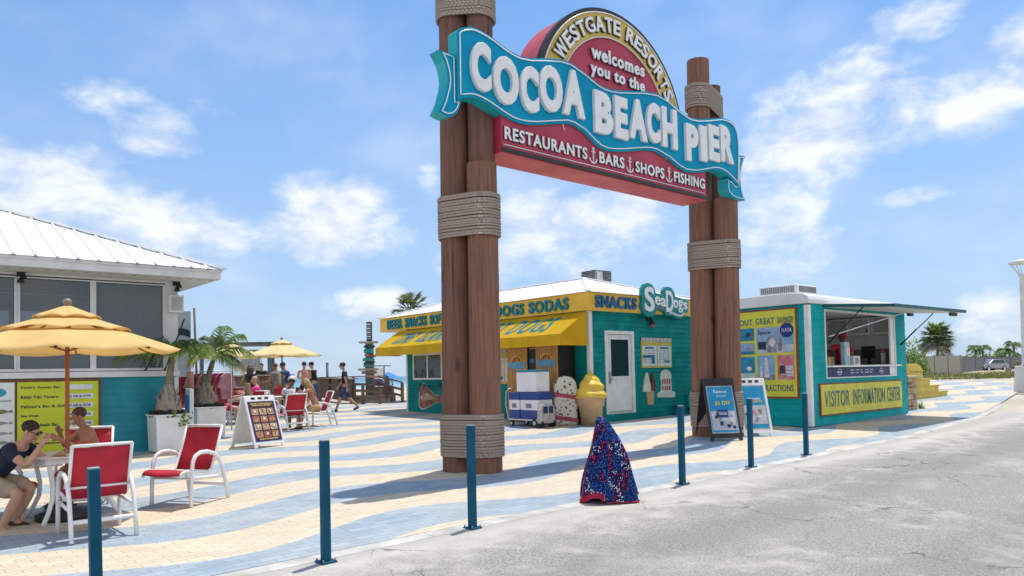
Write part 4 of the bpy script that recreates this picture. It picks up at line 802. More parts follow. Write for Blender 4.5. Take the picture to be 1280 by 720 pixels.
for k in range(6): rect_x(b, 8.60-k % 3*.05, 8.58-k % 3*.05, 1.38+.08*(k//3), 1.36+.08*(k//3), INK, 2)
b.obj('photo', s2)
for z0, z1, m, mm in ((2.16, 2.45, SEAP, INK), (1.84, 2.10, SKYP, GREYP), (1.24, 1.78, SEAP, WHP)):
    b = MB(); rect_x(b, 9.95, 9.40, z0, z1, m); rect_x(b, 9.95, 9.40, z0, z0+(z1-z0)*.3, GRNP if m is SEAP and z0 < 1.5 else SEAP, 1); b.ball((XP-.004, 9.55, (z0+z1)/2), (.005, .07, .05), mm, 10, 6); b.obj('photo', s2)
    b = MB(); rect_x(b, 10.5, 10.0, z0, z1, SKYP); rect_x(b, 10.5, 10.0, z0, z0+(z1-z0)*.4, SANDP, 1); b.obj('photo', s2)
ac2 = thing('rooftop_unit', 'low pale louvred air conditioner on the kiosk roof', 'air conditioner', (16.3, 9.2, 3.19))
b = MB(); b.box(15.95, 16.9, 8.45, 9.4, 3.20, 3.42, WHITEM); b.obj('housing', ac2, .03)
b = MB()
for k in range(16): y = 8.52+k*.053; b.box(15.935, 15.948, y, y+.03, 3.24, 3.38, GREY); b.box(16.05+k*.05, 16.08+k*.05, 8.435, 8.448, 3.24, 3.38, GREY)
b.obj('louvre', ac2)
# things on the counters inside
def small(name, label, cat, parts, loc):
    t = thing(name, label, cat, loc)
    for n_, f in parts:
        b = MB(); f(b); b.obj(n_, t, .004)
    return t
z = 1.543
small('brochure_rack', 'tall pale blue brochure rack standing on the hatch counter', 'brochure rack', [('holder', lambda b: b.box(17.55, 17.80, KY0+.05, KY0+.15, z, z+.55, M('rack_blue', (.35, .55, .62), .4))), ('leaflet', lambda b: b.box(17.58, 17.77, KY0+.03, KY0+.045, z+.22, z+.42, PAPER))], (17.67, KY0+.1, z))
small('napkin_box', 'white napkin box on the hatch counter beside the brochure rack', 'napkin box', [('box', lambda b: b.box(18.0, 18.35, KY0+.05, KY0+.28, z, z+.22, PAPER)), ('front', lambda b: b.box(18.1, 18.25, KY0+.035, KY0+.047, z+.04, z+.17, GREYP))], (18.15, KY0+.15, z))
small('cardboard_box', 'brown cardboard box on the hatch counter at the left', 'box', [('carton', lambda b: b.box(16.7, 17.15, KY0+.12, KY0+.4, z, z+.2, M('cardboard', (.3, .2, .12), .8))), ('tape', lambda b: b.box(16.9, 16.95, KY0+.117, KY0+.403, z+.001, z+.203, GOLD))], (16.9, KY0+.25, z))
small('computer_screen', 'black computer screen on the back counter of the kiosk', 'monitor', [('screen', lambda b: b.box(20.3, 20.34, 8.62, 8.98, 1.72, 2.05, BLACK)), ('foot', lambda b: (b.box(20.22, 20.45, 8.68, 8.92, 1.552, 1.575, BLACK), b.box(20.345, 20.37, 8.77, 8.83, 1.575, 1.8, BLACK)))], (20.3, 8.8, 1.552))
small('coffee_maker', 'black coffee maker on the back counter at the left', 'coffee maker', [('body', lambda b: b.box(19.2, 19.5, KY1-.55, KY1-.25, 1.552, 1.92, BLACK)), ('jug', lambda b: b.lathe([(.07, 0), (.09, .06), (.06, .16)], GLS, (19.35, KY1-.62, 1.56), 12))], (19.35, KY1-.4, 1.552))
small('cup_stack', 'white and red cups stacked on the back counter near the screen', 'cups', [('cups', lambda b: b.lathe([(.06, 0), (.07, .3)], PAPER, (20.4, 8.45, 1.552), 12)), ('lid', lambda b: b.lathe([(.07, .302), (.08, .34), (.0, .42)], REDP, (20.4, 8.45, 1.552), 12))], (20.4, 8.45, 1.552))
# ================================================================== RESTAURANT ON THE LEFT
BX, BY = 4.75, 15.78
rest = thing('restaurant', 'white roofed restaurant with big dark windows over teal boards', 'restaurant', (0, 20, .1))
BW = M('building_white', (.66, .66, .65), .5, .06, 3, dirt=.12); TEAL3 = M('building_teal', (.006, .23, .29), .5, .12, 2.2, bump=.1, bscale=30)
b = MB(); siding(b, 'y', -6, BX-.03, -.1, 1.6, BY, TEAL3, pitch=.125, lap=.012); siding(b, 'x', BY+.03, 24.5, .1, 1.6, BX, TEAL3, face=1, pitch=.125, lap=.012); b.obj('teal_boards', rest)
b = MB(); b.box(BX-.06, BX+.02, BY-.02, BY+.06, -.02, 1.59, BW); b.obj('corner_trim', rest, .005)
b = MB(); b.box(-6, BX+.04, BY-.06, BY+.05, 1.6, 1.71, BW); b.box(BX-.05, BX+.04, BY+.06, 24.5, 1.6, 1.71, BW); b.obj('sill', rest, .006)
b = MB(); b.box(BX-.22, BX+.01, BY-.03, BY+.2, 1.715, 3.5, BW); b.box(BX-.12, BX+.01, BY+.2, 24.5, 1.715, 3.5, BW); b.box(-6, BX-.22, BY-.02, BY+.2, 3.43, 3.5, BW); b.obj('wall', rest, .004)
b = MB(); b.box(-6, 1.3, BY+3.2, BY+3.25, .2, 3.45, M('room_wall', (.4, .39, .38), .8)); b.box(2.9, BX-.1, BY+3.2, BY+3.25, .2, 3.45, M('room_wall', (.4,.39,.38))); b.box(1.3, 2.9, BY+3.2, BY+3.25, .2, 2.45, M('room_wall', (.4,.39,.38))); b.box(1.3, 2.9, BY+3.2, BY+3.25, 3.08, 3.45, M('room_wall', (.4,.39,.38))); b.box(2.3, 2.42, BY+3.2, BY+3.25, 2.45, 3.08, M('room_wall', (.4,.39,.38))); b.box(-6, BX-.1, BY+.1, BY+3.2, 3.46, 3.49, M('room_ceiling', (.3, .3, .3), .8)); b.box(-6, BX-.1, BY+.1, BY+3.2, .1, .2, GREY); b.obj('interior', rest)
for x0, x1 in ((-1.6, .75), (.85, 1.99), (2.06, 3.19), (3.29, 4.53)):
    b = MB(); frame_y(b, x0-.05 if x0 > 3 else x0-.035, x1+.05 if x1 < 4.5 else x1, 1.72, 3.46, BY, .05, .02, BW); w = b.obj('window', rest, .004)
    b = MB(); b.box(x0, x1, BY+.03, BY+.04, 1.76, 3.42, glass_mat('restaurant_glass', (.10, .12, .135), .72)); b.obj('pane', w)
for x in (2.6, 3.75, 4.25): b = MB(); b.box(x, x+.035, BY+.5, BY+.53, 1.7, 3.45, M('curtain_grey', (.2, .21, .23), .7)); b.obj('curtain_pole', rest)
EX, EY, EZ = 5.32, 14.9, 3.50
b = MB(); b.box(-6, EX, EY, EY+.04, EZ, EZ+.17, BW); b.box(EX-.04, EX, EY+.042, 25, EZ, EZ+.17, BW); b.box(-6, EX+.02, EY-.025, EY-.002, EZ+.13, EZ+.18, BW); b.obj('fascia', rest, .004)
b = MB(); b.box(-6, EX-.045, EY+.045, BY+.2, EZ+.002, EZ+.03, M('soffit', (.62, .60, .55), .7, .05)); b.box(BX-.1, EX-.045, BY+.2, 25, EZ+.002, EZ+.03, M('soffit', (.6,.6,.55))); b.obj('soffit', rest)
b = MB()
for k in range(46): x = EX-.1-k*.2; b.box(x-.05, x+.02, EY+.25, EY+.28, EZ-.001, EZ+.001, DARK)
b.obj('soffit_vent', rest)
b = MB(); rz0 = EZ+.185; sl_ = .415; D = 5.4; xr = EX+.06
A_ = (xr-D, EY-.06+D, rz0+sl_*D)
b.add([(xr, EY-.06, rz0), (-8, EY-.06, rz0), (-8, A_[1], A_[2]), A_, (xr, 26, rz0)], [(0, 1, 2, 3), (0, 3, (4))], RW)
x = xr-.32
while x > -6:
    t = min(D, xr-x); b.beam((x, EY-.06, rz0+.014), (x, EY-.06+t, rz0+sl_*t+.014), .025, .035, RW); x -= .32
y = EY+.3
while y < 25:
    t = min(D, y-EY+.06); b.beam((xr, y, rz0+.014), (xr-t, y, rz0+sl_*t+.014), .025, .035, RW); y += .32
b.beam((xr, EY-.06, rz0+.03), (A_[0], A_[1], A_[2]+.03), .17, .04, RW); b.obj('roof', rest)
for k in range(1, 14): x = xr-k*.32; b = MB(); b.box(x-.03, x+.03, EY-.075, EY-.06, rz0-.02, rz0+.005, GREY); b.obj('seam_clip', rest)
for x, lb in ((2.08, 'small black twin floodlight under the eave by the window post'), (4.72, 'small black twin floodlight at the corner of the eave')):
    t = thing('floodlight', lb, 'floodlight', (x, BY-.1, 3.45)); b = MB(); b.box(x-.06, x+.06, BY-.12, BY-.031, 3.42, 3.497, BLACK); b.obj('base', t, .005)
    for d in (-.05, .07): b = MB(); b.lathe([(.025, .08), (.045, .05), (.06, 0), (.0, .005)], BLACK, (x+d*.3, BY-.17, 3.33+d*.6), 12); b.obj('lamp_head', t)
spk = thing('wall_speaker', 'pale boxed loudspeaker on the corner post of the restaurant', 'loudspeaker', (4.68, BY-.1, 2.9)); b = MB(); b.box(4.56, 4.84, BY-.16, BY-.031, 2.88, 3.22, WHITE); b.obj('case', spk, .012)
b = MB(); b.box(4.59, 4.81, BY-.167, BY-.161, 2.91, 3.19, M('grille', (.45, .45, .45), .7)); b.obj('grille', spk)
# opening hours board
hb = thing('hours_board', 'brown framed board with yellow opening hours panel and white picture panel on the restaurant', 'notice board', (2.4, BY, .3)); FRB = wood_mat('brown_frame', (.16, .08, .04), (.08, .04, .02), 2, 2, .2)
b = MB(); hx0, hx1, hz0, hz1 = .9, 3.36, .08, 1.585
b.box(hx0, hx1, BY-.06, BY-.014, hz0, hz1, FRB); b.obj('frame', hb, .005)
b = MB(); b.box(2.03, hx1-.05, BY-.068, BY-.061, hz0+.05, hz1-.05, M('hours_yellow', (.52, .56, .02), .45, .06, 3)); yp = b.obj('yellow_panel', hb)
b = MB(); b.box(hx0+.05, 1.99, BY-.068, BY-.061, hz0+.05, hz1-.05, PAPER); wp = b.obj('white_panel', hb)
ROWS = [("Keith's Oyster Bar", ""), ("Rikki Tiki Tavern", "11 A.M. to 10 P.M."), ("Pelican's Bar & Grill", "11 A.M. to 10 P.M."), ("Sea Dogs", "10 A.M. to 7 P.M."), ("The Boardwalk Bar", "8:30 A.M. to 10 P.M."), ("", "9 A.M. to 8 P.M."), ("Marketplace", "9 A.M. to 9 P.M."), ("Boutique", "")]
STRIP = M('hours_strip', (.68, .68, .7), .5)
for k, (a, h) in enumerate(ROWS):
    zc = 1.43-k*.168
    if a: b = MB(); w = .034*len(a); b.text(a, 2.08 if k < 5 else 2.3, (2.08 if k < 5 else 2.3)+w, zc-.025, zc+.03, BY-.069, INK, .003, .035); b.obj('lettering', yp)
    b = MB(); b.box(2.78, 3.22, BY-.075, BY-.069, zc-.045, zc+.045, STRIP); st = b.obj('hours_strip', yp)
    if h: b = MB(); b.text(h, 2.84, 3.19, zc-.022, zc+.024, BY-.076, INK, .003, .04); b.obj('lettering', st)
b = MB(); b.ball((1.76, BY-.07, 1.36), (.11, .006, .075), M('badge_blue', (.03, .28, .45), .5), 18, 8); b.obj('blue_badge', wp)
b = MB(); b.text('boat', 1.6, 1.94, 1.2, 1.24, BY-.069, INK, .003, .02) if False else b.box(1.6, 1.94, BY-.072, BY-.069, 1.2, 1.225, M('rule_grey', (.3, .35, .4), .6)); b.obj('rule', wp)
for k, (z, m) in enumerate(((1.02, M('fish_olive', (.2, .2, .08), .6)), (.82, GREY), (.64, GREY), (.48, GREY))):
    b = MB(); s = 1 if k == 0 else .75; slab(b, [(1.62, z), (1.70, z+.04*s), (1.82, z+.045*s), (1.9, z+.01), (1.96, z+.04*s), (1.955, z-.03*s), (1.9, z-.005), (1.8, z-.035*s), (1.68, z-.03*s)], BY-.073, BY-.069, m, m); b.obj('fish_drawing', wp)
# banner beyond the corner
bnr = thing('beach_banner', 'tall banner with a dark wave photograph on a leaning pole behind the restaurant corner', 'banner', (6.3, 19.7, .25))
b = MB(); b.tube([(6.42, 19.62, .22), (6.34, 19.67, 3.36)], .03, wood_mat('pole_wood', (.2, .13, .1), (.1, .06, .05)), 8); b.obj('pole', bnr)
b = MB(); n = 8
b.add([(5.6+.68*i/n, 20.28-.56*i/n+.02*sin(i), z) for z in (1.6, 3.28) for i in range(n+1)], [(i, i+1, n+2+i, n+1+i) for i in range(n)], M('banner_grey', (.5, .52, .55), .6, .1)); o = b.obj('cloth', bnr); o.modifiers.new('th', 'SOLIDIFY').thickness = .008
b = MB(); WV = M('wave_dark', (.03, .045, .06), .5, .4, 5); b.add([(5.63+.62*i/n, 20.22-.51*i/n+.02*sin(i)-.012, z+.05*sin(i*.9+z)) for z in (2.35, 2.5, 2.62, 2.8) for i in range(n+1)], [(r*(n+1)+i, r*(n+1)+i+1, (r+1)*(n+1)+i+1, (r+1)*(n+1)+i) for r in (0, 2) for i in range(n)], WV); b.obj('wave_picture', bnr)
for k in (0, 1): stp = thing('stay_rod', ['thin dark rod leaning against the restaurant corner, farther one', 'thin dark rod leaning against the restaurant window'][k], 'rod', (4.6-k*.3, 15.3, 1.7)); b = MB(); b.tube([(4.45-k*.35, 15.55, 1.72), (4.86-k*.4, 15.68, 2.75-k*.35)], .014, BLACK, 6); b.tube([(4.44-k*.35, 15.55, 1.712), (4.455-k*.35, 15.55, 1.75)], .022, BLACK, 6); b.obj('rod', stp)
# ================================================================== PATIO FURNITURE
def wp_(a, d): return (a*FY+d*FX, -a*FX+d*FY)
SLING = M('red_sling', (.55, .022, .05), .6, .1, 3, bump=.3, bscale=160, transl=.2); CFR = M('chair_frame_white', (.78, .77, .76), .35, .05)
def make_chair(name, label, group):
    t = thing(name, label, 'chair', (0, 0, 0), 0, group)
    for s in (-1, 1):
        y = .285*s
        b = MB(); pts = [(.20, y, 0), (.195, y, .2), (.185, y, .42), (.165, y, .53), (.12, y, .595), (.04, y, .625), (-.08, y, .625), (-.2, y, .59), (-.29, y, .52), (-.36, y, .40), (-.42, y, .2), (-.47, y, 0)]
        b.tube(pts, .021, CFR, 8, flat=1.25); b.obj('side_frame', t)
        b = MB(); b.tube([(.36, y*.93, .36), (.34, y*.93, .405), (.28, y*.93, .425), (.1, y*.93, .405), (-.1, y*.93, .375), (-.18, y*.93, .41), (-.29, y*.93, .66), (-.385, y*.93, .915)], .017, CFR, 8); b.obj('sling_rail', t)
        b = MB(); b.tube([(.19, y, .33), (-.38, y, .30)], .015, CFR, 8, flat=1.4); b.obj('side_bar', t)
    b = MB(); n = 6; prof = [(.372, .385), (.362, .41), (.34, .428), (.28, .44), (.15, .425), (0, .405), (-.11, .39)]
    b.add([(x, -.262+.524*i/n, z-.012*sin(pi*i/n)) for x, z in prof for i in range(n+1)], [(r*(n+1)+i, r*(n+1)+i+1, (r+1)*(n+1)+i+1, (r+1)*(n+1)+i) for r in range(6) for i in range(n)], SLING, True); o = b.obj('seat', t); o.modifiers.new('th', 'SOLIDIFY').thickness = .006
    b = MB(); prof = [(-.19, .385), (-.24, .52), (-.30, .67), (-.345, .80), (-.378, .895)]
    b.add([(x-.018*sin(pi*i/n), -.262+.524*i/n, z) for x, z in prof for i in range(n+1)], [(r*(n+1)+i, r*(n+1)+i+1, (r+1)*(n+1)+i+1, (r+1)*(n+1)+i) for r in range(4) for i in range(n)], SLING, True); o = b.obj('backrest', t); o.modifiers.new('th', 'SOLIDIFY').thickness = .006
    b = MB(); b.tube([(-.388, -.27, .918), (-.388, .27, .918)], .016, CFR, 8); b.obj('top_rail', t)
    b = MB(); b.tube([(-.262, -.27, .50), (-.262, .27, .50)], .012, CFR, 8); b.obj('back_bar', t)
    b = MB(); b.tube([(-.425, -.285, .19), (-.425, .285, .19)], .018, CFR, 8, flat=1.3); b.obj('rear_stretcher', t)
    b = MB(); b.tube([(.19, -.285, .33), (.19, .285, .33)], .014, CFR, 8); b.obj('seat_bar', t)
    return t
chair0 = make_chair('patio_chair', 'red sling chair seen from behind at the front table, nearest the camera', 'red sling patio chairs')
def put(o, x, y, rz, sc=1): o.location = (x, y, gz(x, y)); o.rotation_euler = (0, 0, rz); o.scale = (sc,)*3; return o
put(chair0, 1.72, 8.36, rad(90), .97)
def chair(x, y, deg, label, sc=1): c = copy_tree(chair0); c['label'] = label; return put(c, x, y, rad(deg), sc)
chair(2.86, 9.30, 212, 'empty red sling chair seen side on beside the front table', .98)
chair(2.02, 10.28, 250, 'red sling chair behind the front table under the bare shouldered person', .97)
hx, hy = wp_(-5.52, 7.85); chair(hx, hy, -38, 'red sling chair under the man in the navy shirt', .97)
def make_table(name, label, r=.42, h=.70):
    t = thing(name, label, 'table', (0, 0, 0), 0, 'white patio tables')
    b = MB(); pts = [(r*(abs(cos(a))**.45)*(1 if cos(a) > 0 else -1), r*(abs(sin(a))**.45)*(1 if sin(a) > 0 else -1)) for a in [2*pi*k/40 for k in range(40)]]
    b.prism(pts, h-.02, h, M('tabletop_white', (.74, .70, .67), .4, .06), 'z'); b.obj('tabletop', t, .006)
    b = MB(); k = r*.8; 
    for p, q in (((-k, -k), (k, -k)), ((k, -k), (k, k)), ((k, k), (-k, k)), ((-k, k), (-k, -k))): b.beam((p[0], p[1], h-.05), (q[0], q[1], h-.05), .025, .055, CFR)
    b.obj('apron', t)
    for sx_, sy_ in ((1, 1), (1, -1), (-1, 1), (-1, -1)):
        b = MB(); b.tube([(sx_*k*f, sy_*k*f, z) for f, z in ((.95, h-.03), (.86, h*.78), (.78, h*.55), (.80, h*.35), (.95, h*.15), (1.12, 0))], .024, CFR, 8); b.obj('leg', t)
    return t
tab = make_table('patio_table', 'white patio table with curved legs under the big yellow parasol'); put(tab, 1.74, 9.42, rad(4))
tz = gz(1.74, 9.42)+.70
tray = thing('food_tray', 'white food tray with a red cup on the front table', 'food tray', (1.75, 9.28, tz)); b = MB(); b.lathe([(.09, .0), (.12, .03), (.115, .032), (.085, .006), (0, .006)], PAPER, (1.86, 9.26, tz+.001), 16, sx=1.4); b.obj('tray', tray)
b = MB(); b.lathe([(.03, 0), (.042, .07), (.038, .07), (.0, .06)], PAPER, (1.83, 9.24, tz+.01), 14); b.obj('cup', tray)
b = MB(); b.ball((1.83, 9.24, tz+.095), (.04, .04, .035), M('red_ice', (.65, .05, .04), .4)); b.obj('shaved_ice', tray)
plate = thing('napkin', 'folded paper napkin on the front table in front of the man', 'napkin', (1.5, 9.2, tz)); b = MB(); b.box(1.5, 1.66, 9.12, 9.26, tz+.001, tz+.008, PAPER); b.obj('paper', plate)
# parasols
CANV = M('parasol_yellow', (.90, .68, .30), .8, .06, 2, transl=.45, bump=.1, bscale=200); CANP = M('parasol_pale', (.88, .74, .42), .8, .06, 2, transl=.4)
PWOOD = wood_mat('parasol_pole', (.42, .15, .06), (.26, .09, .035), 1, 3, .2)
def parasol(name, label, x, y, R, zr, zt, m, phase, tiers, polem, base=True, lean=(0, 0)):
    zb = gz(x, y); t = thing(name, label, 'parasol', (x, y, zb)); n = 8
    b = MB(); b.tube([(x+lean[0], y+lean[1], zb), (x, y, zb+zt)], .022, polem, 10); b.obj('pole', t)
    if base:
        b = MB(); b.lathe([(.30, 0), (.31, .05), (.22, .09), (.05, .11), (.04, .3), (.0, .3)], M('base_black', (.03, .03, .03), .6), (x+lean[0], y+lean[1], zb), 24); b.obj('base', t)
    b = MB(); b.lathe([(.0, .13), (.035, .12), (.048, .085), (.035, .05), (.02, .04), (.03, 0)], M('finial', (.3, .22, .18), .4), (x, y, zb+zt-.02), 14); b.obj('finial', t)
    H = zt-zr
    def surf(f, a):   # f 0 centre..1 rim
        k = a/(2*pi/n)+1000; fr = k-math.floor(k); sag = sin(pi*fr)
        r = R*f*(1-.06*sag*f); z = zr+H*(1-f)**1.0*(1-.10*sin(pi*f))
        return r, z, sag
    b = MB(); seg = 8
    for f0, f1, up, sc in tiers:
        rows = 5; vs = []
        for i in range(rows+1):
            f = f0+(f1-f0)*i/rows
            for j in range(n*seg):
                a = 2*pi*j/(n*seg); r, z, sag = surf(f, a); e = i/rows
                z += up-(.0 if not sc else 0)+sag*(.03*e if sc else -.035*e*R) 
                vs.append((x+r*cos(a+phase), y+r*sin(a+phase), zb+z))
        w = n*seg; b.add(vs, [(i*w+j, i*w+(j+1) % w, (i+1)*w+(j+1) % w, (i+1)*w+j) for i in range(rows) for j in range(w)], m, True)
    f0, f1, up, sc = tiers[-1]; vs = []
    o = b.obj('canopy', t); o.modifiers.new('th', 'SOLIDIFY').thickness = .004
    for k in range(n):
        a = 2*pi*k/n+phase; r, z, _ = surf(1, 0); r2, z2, _ = surf(.12, 0)
        b = MB(); b.tube([(x+r2*cos(a), y+r2*sin(a), zb+z2-.04), (x+r*.98*cos(a), y+r*.98*sin(a), zb+z-.012)], .009, polem, 6); rb = b.obj('rib', t)
        b = MB(); rm, zm, _ = surf(.5, 0); b.tube([(x, y, zb+zr-.02), (x+rm*cos(a), y+rm*sin(a), zb+zm-.03)], .008, polem, 6); b.obj('strut', rb)
        b = MB(); b.ball((x+r*.995*cos(a), y+r*.995*sin(a), zb+z-.012), .014, BLACK, 8, 5); b.obj('rib_tip', rb)
    return t
parasol('parasol', 'big golden tiered parasol with timber pole over the front table', 1.68, 9.42, 1.15, 1.84, 2.30, CANV, rad(-60), [(.50, 1, 0, False), (.22, .55, .022, True), (0.0, .29, .042, True)], PWOOD)
DPOLE = M('dark_pole', (.07, .05, .045), .5)
parasol('parasol', 'pale yellow parasol on dark pole near the deck rail, right of the other pale one', 10.07, 22.83, 1.24, 1.93, 2.42, CANP, rad(10), [(.2, 1, 0, False), (0.0, .28, .04, True)], DPOLE, True)
parasol('parasol', 'pale yellow parasol half hidden behind the planter palm fronds', 9.30, 25.04, 1.2, 1.93, 2.35, CANP, rad(20), [(.2, 1, 0, False), (0.0, .28, .04, True)], DPOLE, True)
# second table group
t2 = copy_tree(tab); t2['label'] = 'white patio table beyond the menu stand with a pale cup on it'; put(t2, 7.95, 19.0, rad(10), 1.15)
cp = thing('paper_cup', 'pale paper cup on the farther white table', 'cup', (7.9, 18.9, gz(7.9, 18.9)+.81)); b = MB(); b.lathe([(.035, 0), (.05, .13), (.0, .13)], PAPER, (7.9, 18.9, gz(7.9, 18.9)+.81), 12); b.obj('cup', cp); b = MB(); b.lathe([(.052, .131), (.05, .145), (0, .15)], WHITE, (7.9, 18.9, gz(7.9, 18.9)+.81), 12); b.obj('lid', cp)
chair(8.02, 17.72, 92, 'red sling chair seen from behind right of the white menu stand', .98); chair(9.05, 18.35, 170, 'sling chair holding the person with long blond hair', .98)
chair(8.55, 23.3, 100, 'red sling chair in the background between the timber post and the menu stand', 1.05); chair(8.75, 20.9, 40, 'red sling chair under the person in the pink shirt', .98); chair(7.3, 20.9, 30, 'red sling chair half hidden behind the farther palm planter', .98)
t3 = copy_tree(tab); t3['label'] = 'white patio table in the shade behind the farther palm planter'; put(t3, 8.0, 21.3, rad(0), 1.05)
# ================================================================== PLANTERS WITH PALMS
LEAF = M('palm_leaf', (.22, .32, .07), .5, .35, 3, transl=.3); LEAF2 = M('palm_leaf_dark', (.13, .21, .055), .5, .35, 3, transl=.25); LEAFY = M('palm_leaf_yellow', (.40, .38, .08), .5, .3, 3, transl=.3)
TRK = wood_mat('palm_trunk', (.24, .20, .15), (.12, .09, .07), 3, 3, .8); FIB = wood_mat('palm_fibre', (.42, .36, .29), (.17, .13, .10), 3, 6, 1.0)
def frond(b, o, az, L, rise, droop, m, rr, leaf=.32, n=26, w=.022, twist=0):
    o = Vector(o); d = Vector((cos(az), sin(az), 0)); side = Vector((-sin(az), cos(az), 0)); pts = []
    for i in range(13):
        t = i/12; pts.append(o+d*(L*(t*cos(rise)*(1-.12*t)))+Vector((0, 0, L*(sin(rise)*t-droop*t*t)))+side*twist*t*t*L)
    b.tube(pts, [.016*(1-.8*i/12)+.003 for i in range(13)], m, 5)
    for k in range(n):
        t = .14+.84*k/(n-1); i = min(11, int(t*12)); f = t*12-i; p = pts[i].lerp(pts[i+1], f); tang = (pts[i+1]-pts[i]).normalized()
        ll = leaf*(sin(pi*min(1, t*.85+.18))**.7)*rr.uniform(.85, 1.1)
        for s in (-1, 1):
            dr = (side*s*.8+tang*.65+Vector((0, 0, -.25+rr.uniform(-.2, .25)))).normalized(); q = p+dr*ll*.55+Vector((0, 0, .02)); e = p+dr*ll+Vector((0, 0, -ll*.35)); up = tang*w
            b.add([p-up*.5, p+up*.5, q+up*.6, q-up*.6, e], [(0, 1, 2, 3), (3, 2, 4)], m)
def crown(t, o, specs, seed, **kw):
    rr = random.Random(seed)
    for az, L, rise, droop, m in specs: b = MB(); frond(b, o, az, L, rise, droop, m, rr, **kw); b.obj('frond', t)
def planter(x, y, w, h, label, lab2, seed, lean, fr):
    zb = gz(x, y); t = thing('planter', label, 'planter', (x, y, zb)); k = w/2
    b = MB(); P8 = [(x-k*.93, y-k*.93, zb+.02), (x+k*.93, y-k*.93, zb+.02), (x+k*.93, y+k*.93, zb+.02), (x-k*.93, y+k*.93, zb+.02), (x-k, y-k, zb+h), (x+k, y-k, zb+h), (x+k, y+k, zb+h), (x-k, y+k, zb+h)]; b.hexa(P8, WHITE); b.obj('box', t, .012)
    b = MB(); 
    for p, q in ((4, 5), (5, 6), (6, 7), (7, 4)): b.beam(Vector(P8[p])+Vector((0, 0, .012)), Vector(P8[q])+Vector((0, 0, .012)), .05, .03, WHITE)
    b.obj('rim', t, .005)
    rr = random.Random(seed); b = MB(); so_ = M('soil', (.03, .022, .018), .95, .4, 9)
    for i in range(160): a, r = rr.uniform(0, 6.3), rr.uniform(0, 1)**.5*k*.95; b.ball((x+max(-k*.9, min(k*.9, r*1.2*cos(a))), y+max(-k*.9, min(k*.9, r*1.2*sin(a))), zb+h+.0+rr.uniform(0, .07)), rr.uniform(.03, .06), so_, 6, 4)
    b.obj('soil', t)
    p = thing('palm', lab2, 'palm', (x, y, zb+h)); z0 = zb+h
    b = MB(); b.lathe([(.20, 0), (.24, .10), (.22, .22), (.15, .36), (.10, .46), (.085, .6)], FIB, (x, y, z0), 18)
    for i in range(70):
        a = rr.uniform(0, 6.3); z = rr.uniform(.05, .45); r = .245-.28*max(0, z-.1); v = Vector((cos(a), sin(a), 0)); s_ = Vector((-sin(a), cos(a), 0)); p0 = Vector((x, y, z0+z))+v*r
        b.add([p0-s_*.03, p0+s_*.03, p0+v*.035+Vector((rr.uniform(-.02, .02), rr.uniform(-.02, .02), .14))], [(0, 1, 2)], FIB)
    b.obj('bulb_base', p)
    tp = (x+lean[0], y+lean[1], z0+1.12); b = MB(); b.tube([(x, y, z0+.5), (x+lean[0]*.3, y+lean[1]*.3, z0+.75), (x+lean[0]*.7, y+lean[1]*.7, z0+.95), tp], [.085, .065, .06, .05], TRK, 12); b.obj('trunk', p)
    crown(p, tp, fr, seed, leaf=.46, n=38, w=.019)
    return t, p
SIDE = atan2(-FX, FY)   # world heading of "image right"
p1, _ = planter(4.42, 15.22, .62, .70, 'white planter box with trailing vine in front of the teal boards', 'bottle palm with arching fronds in the planter by the teal wall', 11, (.06, -.04),
    [(SIDE+pi+.05, 1.5, .55, .62, LEAF), (SIDE+pi-.35, 1.15, .85, .8, LEAF), (SIDE+.15, 1.2, .7, .55, LEAF), (SIDE-.5, .8, .9, .7, LEAF), (SIDE+1.2, .9, 1.1, .6, LEAF2), (SIDE+2.4, .8, 1.2, .7, LEAF), (SIDE-1.6, .7, 1.15, .9, LEAFY), (SIDE+pi+.9, .8, 1.2, .6, LEAF)])
b = MB(); rr = random.Random(5); VINE = M('vine_leaf', (.22, .34, .04), .5, .3, 5, transl=.3)
for i in range(60):
    a = rr.uniform(0, 1); ax, ay, az_ = 4.62+rr.uniform(-.22, .12), 14.90+rr.uniform(-.04, .02), gz(4.5, 15)+.76-rr.uniform(0, .3)**1.1
    if ax < 4.5: az_ = gz(4.5, 15)+.72+rr.uniform(-.04, .05)
    v = Vector((rr.uniform(-1, 1), rr.uniform(-1, -.2), rr.uniform(-.6, .6))).normalized(); s_ = v.orthogonal().normalized(); c = Vector((ax, ay, az_)); b.add([c-s_*.028, c+v*.03, c+s_*.028, c-v.cross(s_)*.04], [(0, 1, 2, 3)], VINE)
vn = b.obj('trailing_vine'); tag(vn, 'yellow green vine trailing over the rim of the nearer planter', 'vine')
p2, _ = planter(5.95, 17.62, .66, .68, 'white planter box next to the blue edged board behind the first', 'bottle palm with upright fan of fronds in the farther planter', 23, (.12, -.1),
    [(SIDE+.05, 1.5, 1.0, .5, LEAF), (SIDE+.3, 1.4, .75, .65, LEAF), (SIDE-.5, 1.0, .6, .75, LEAF2), (SIDE+1.3, 1.4, 1.25, .4, LEAF), (SIDE+2.0, 1.1, 1.25, .5, LEAF2), (SIDE+pi, .95, .95, .7, LEAF), (SIDE+pi+.7, .8, .7, .8, LEAFY), (SIDE-1.2, .9, .8, .8, LEAF), (SIDE-.2, 1.0, .45, .85, LEAFY)])
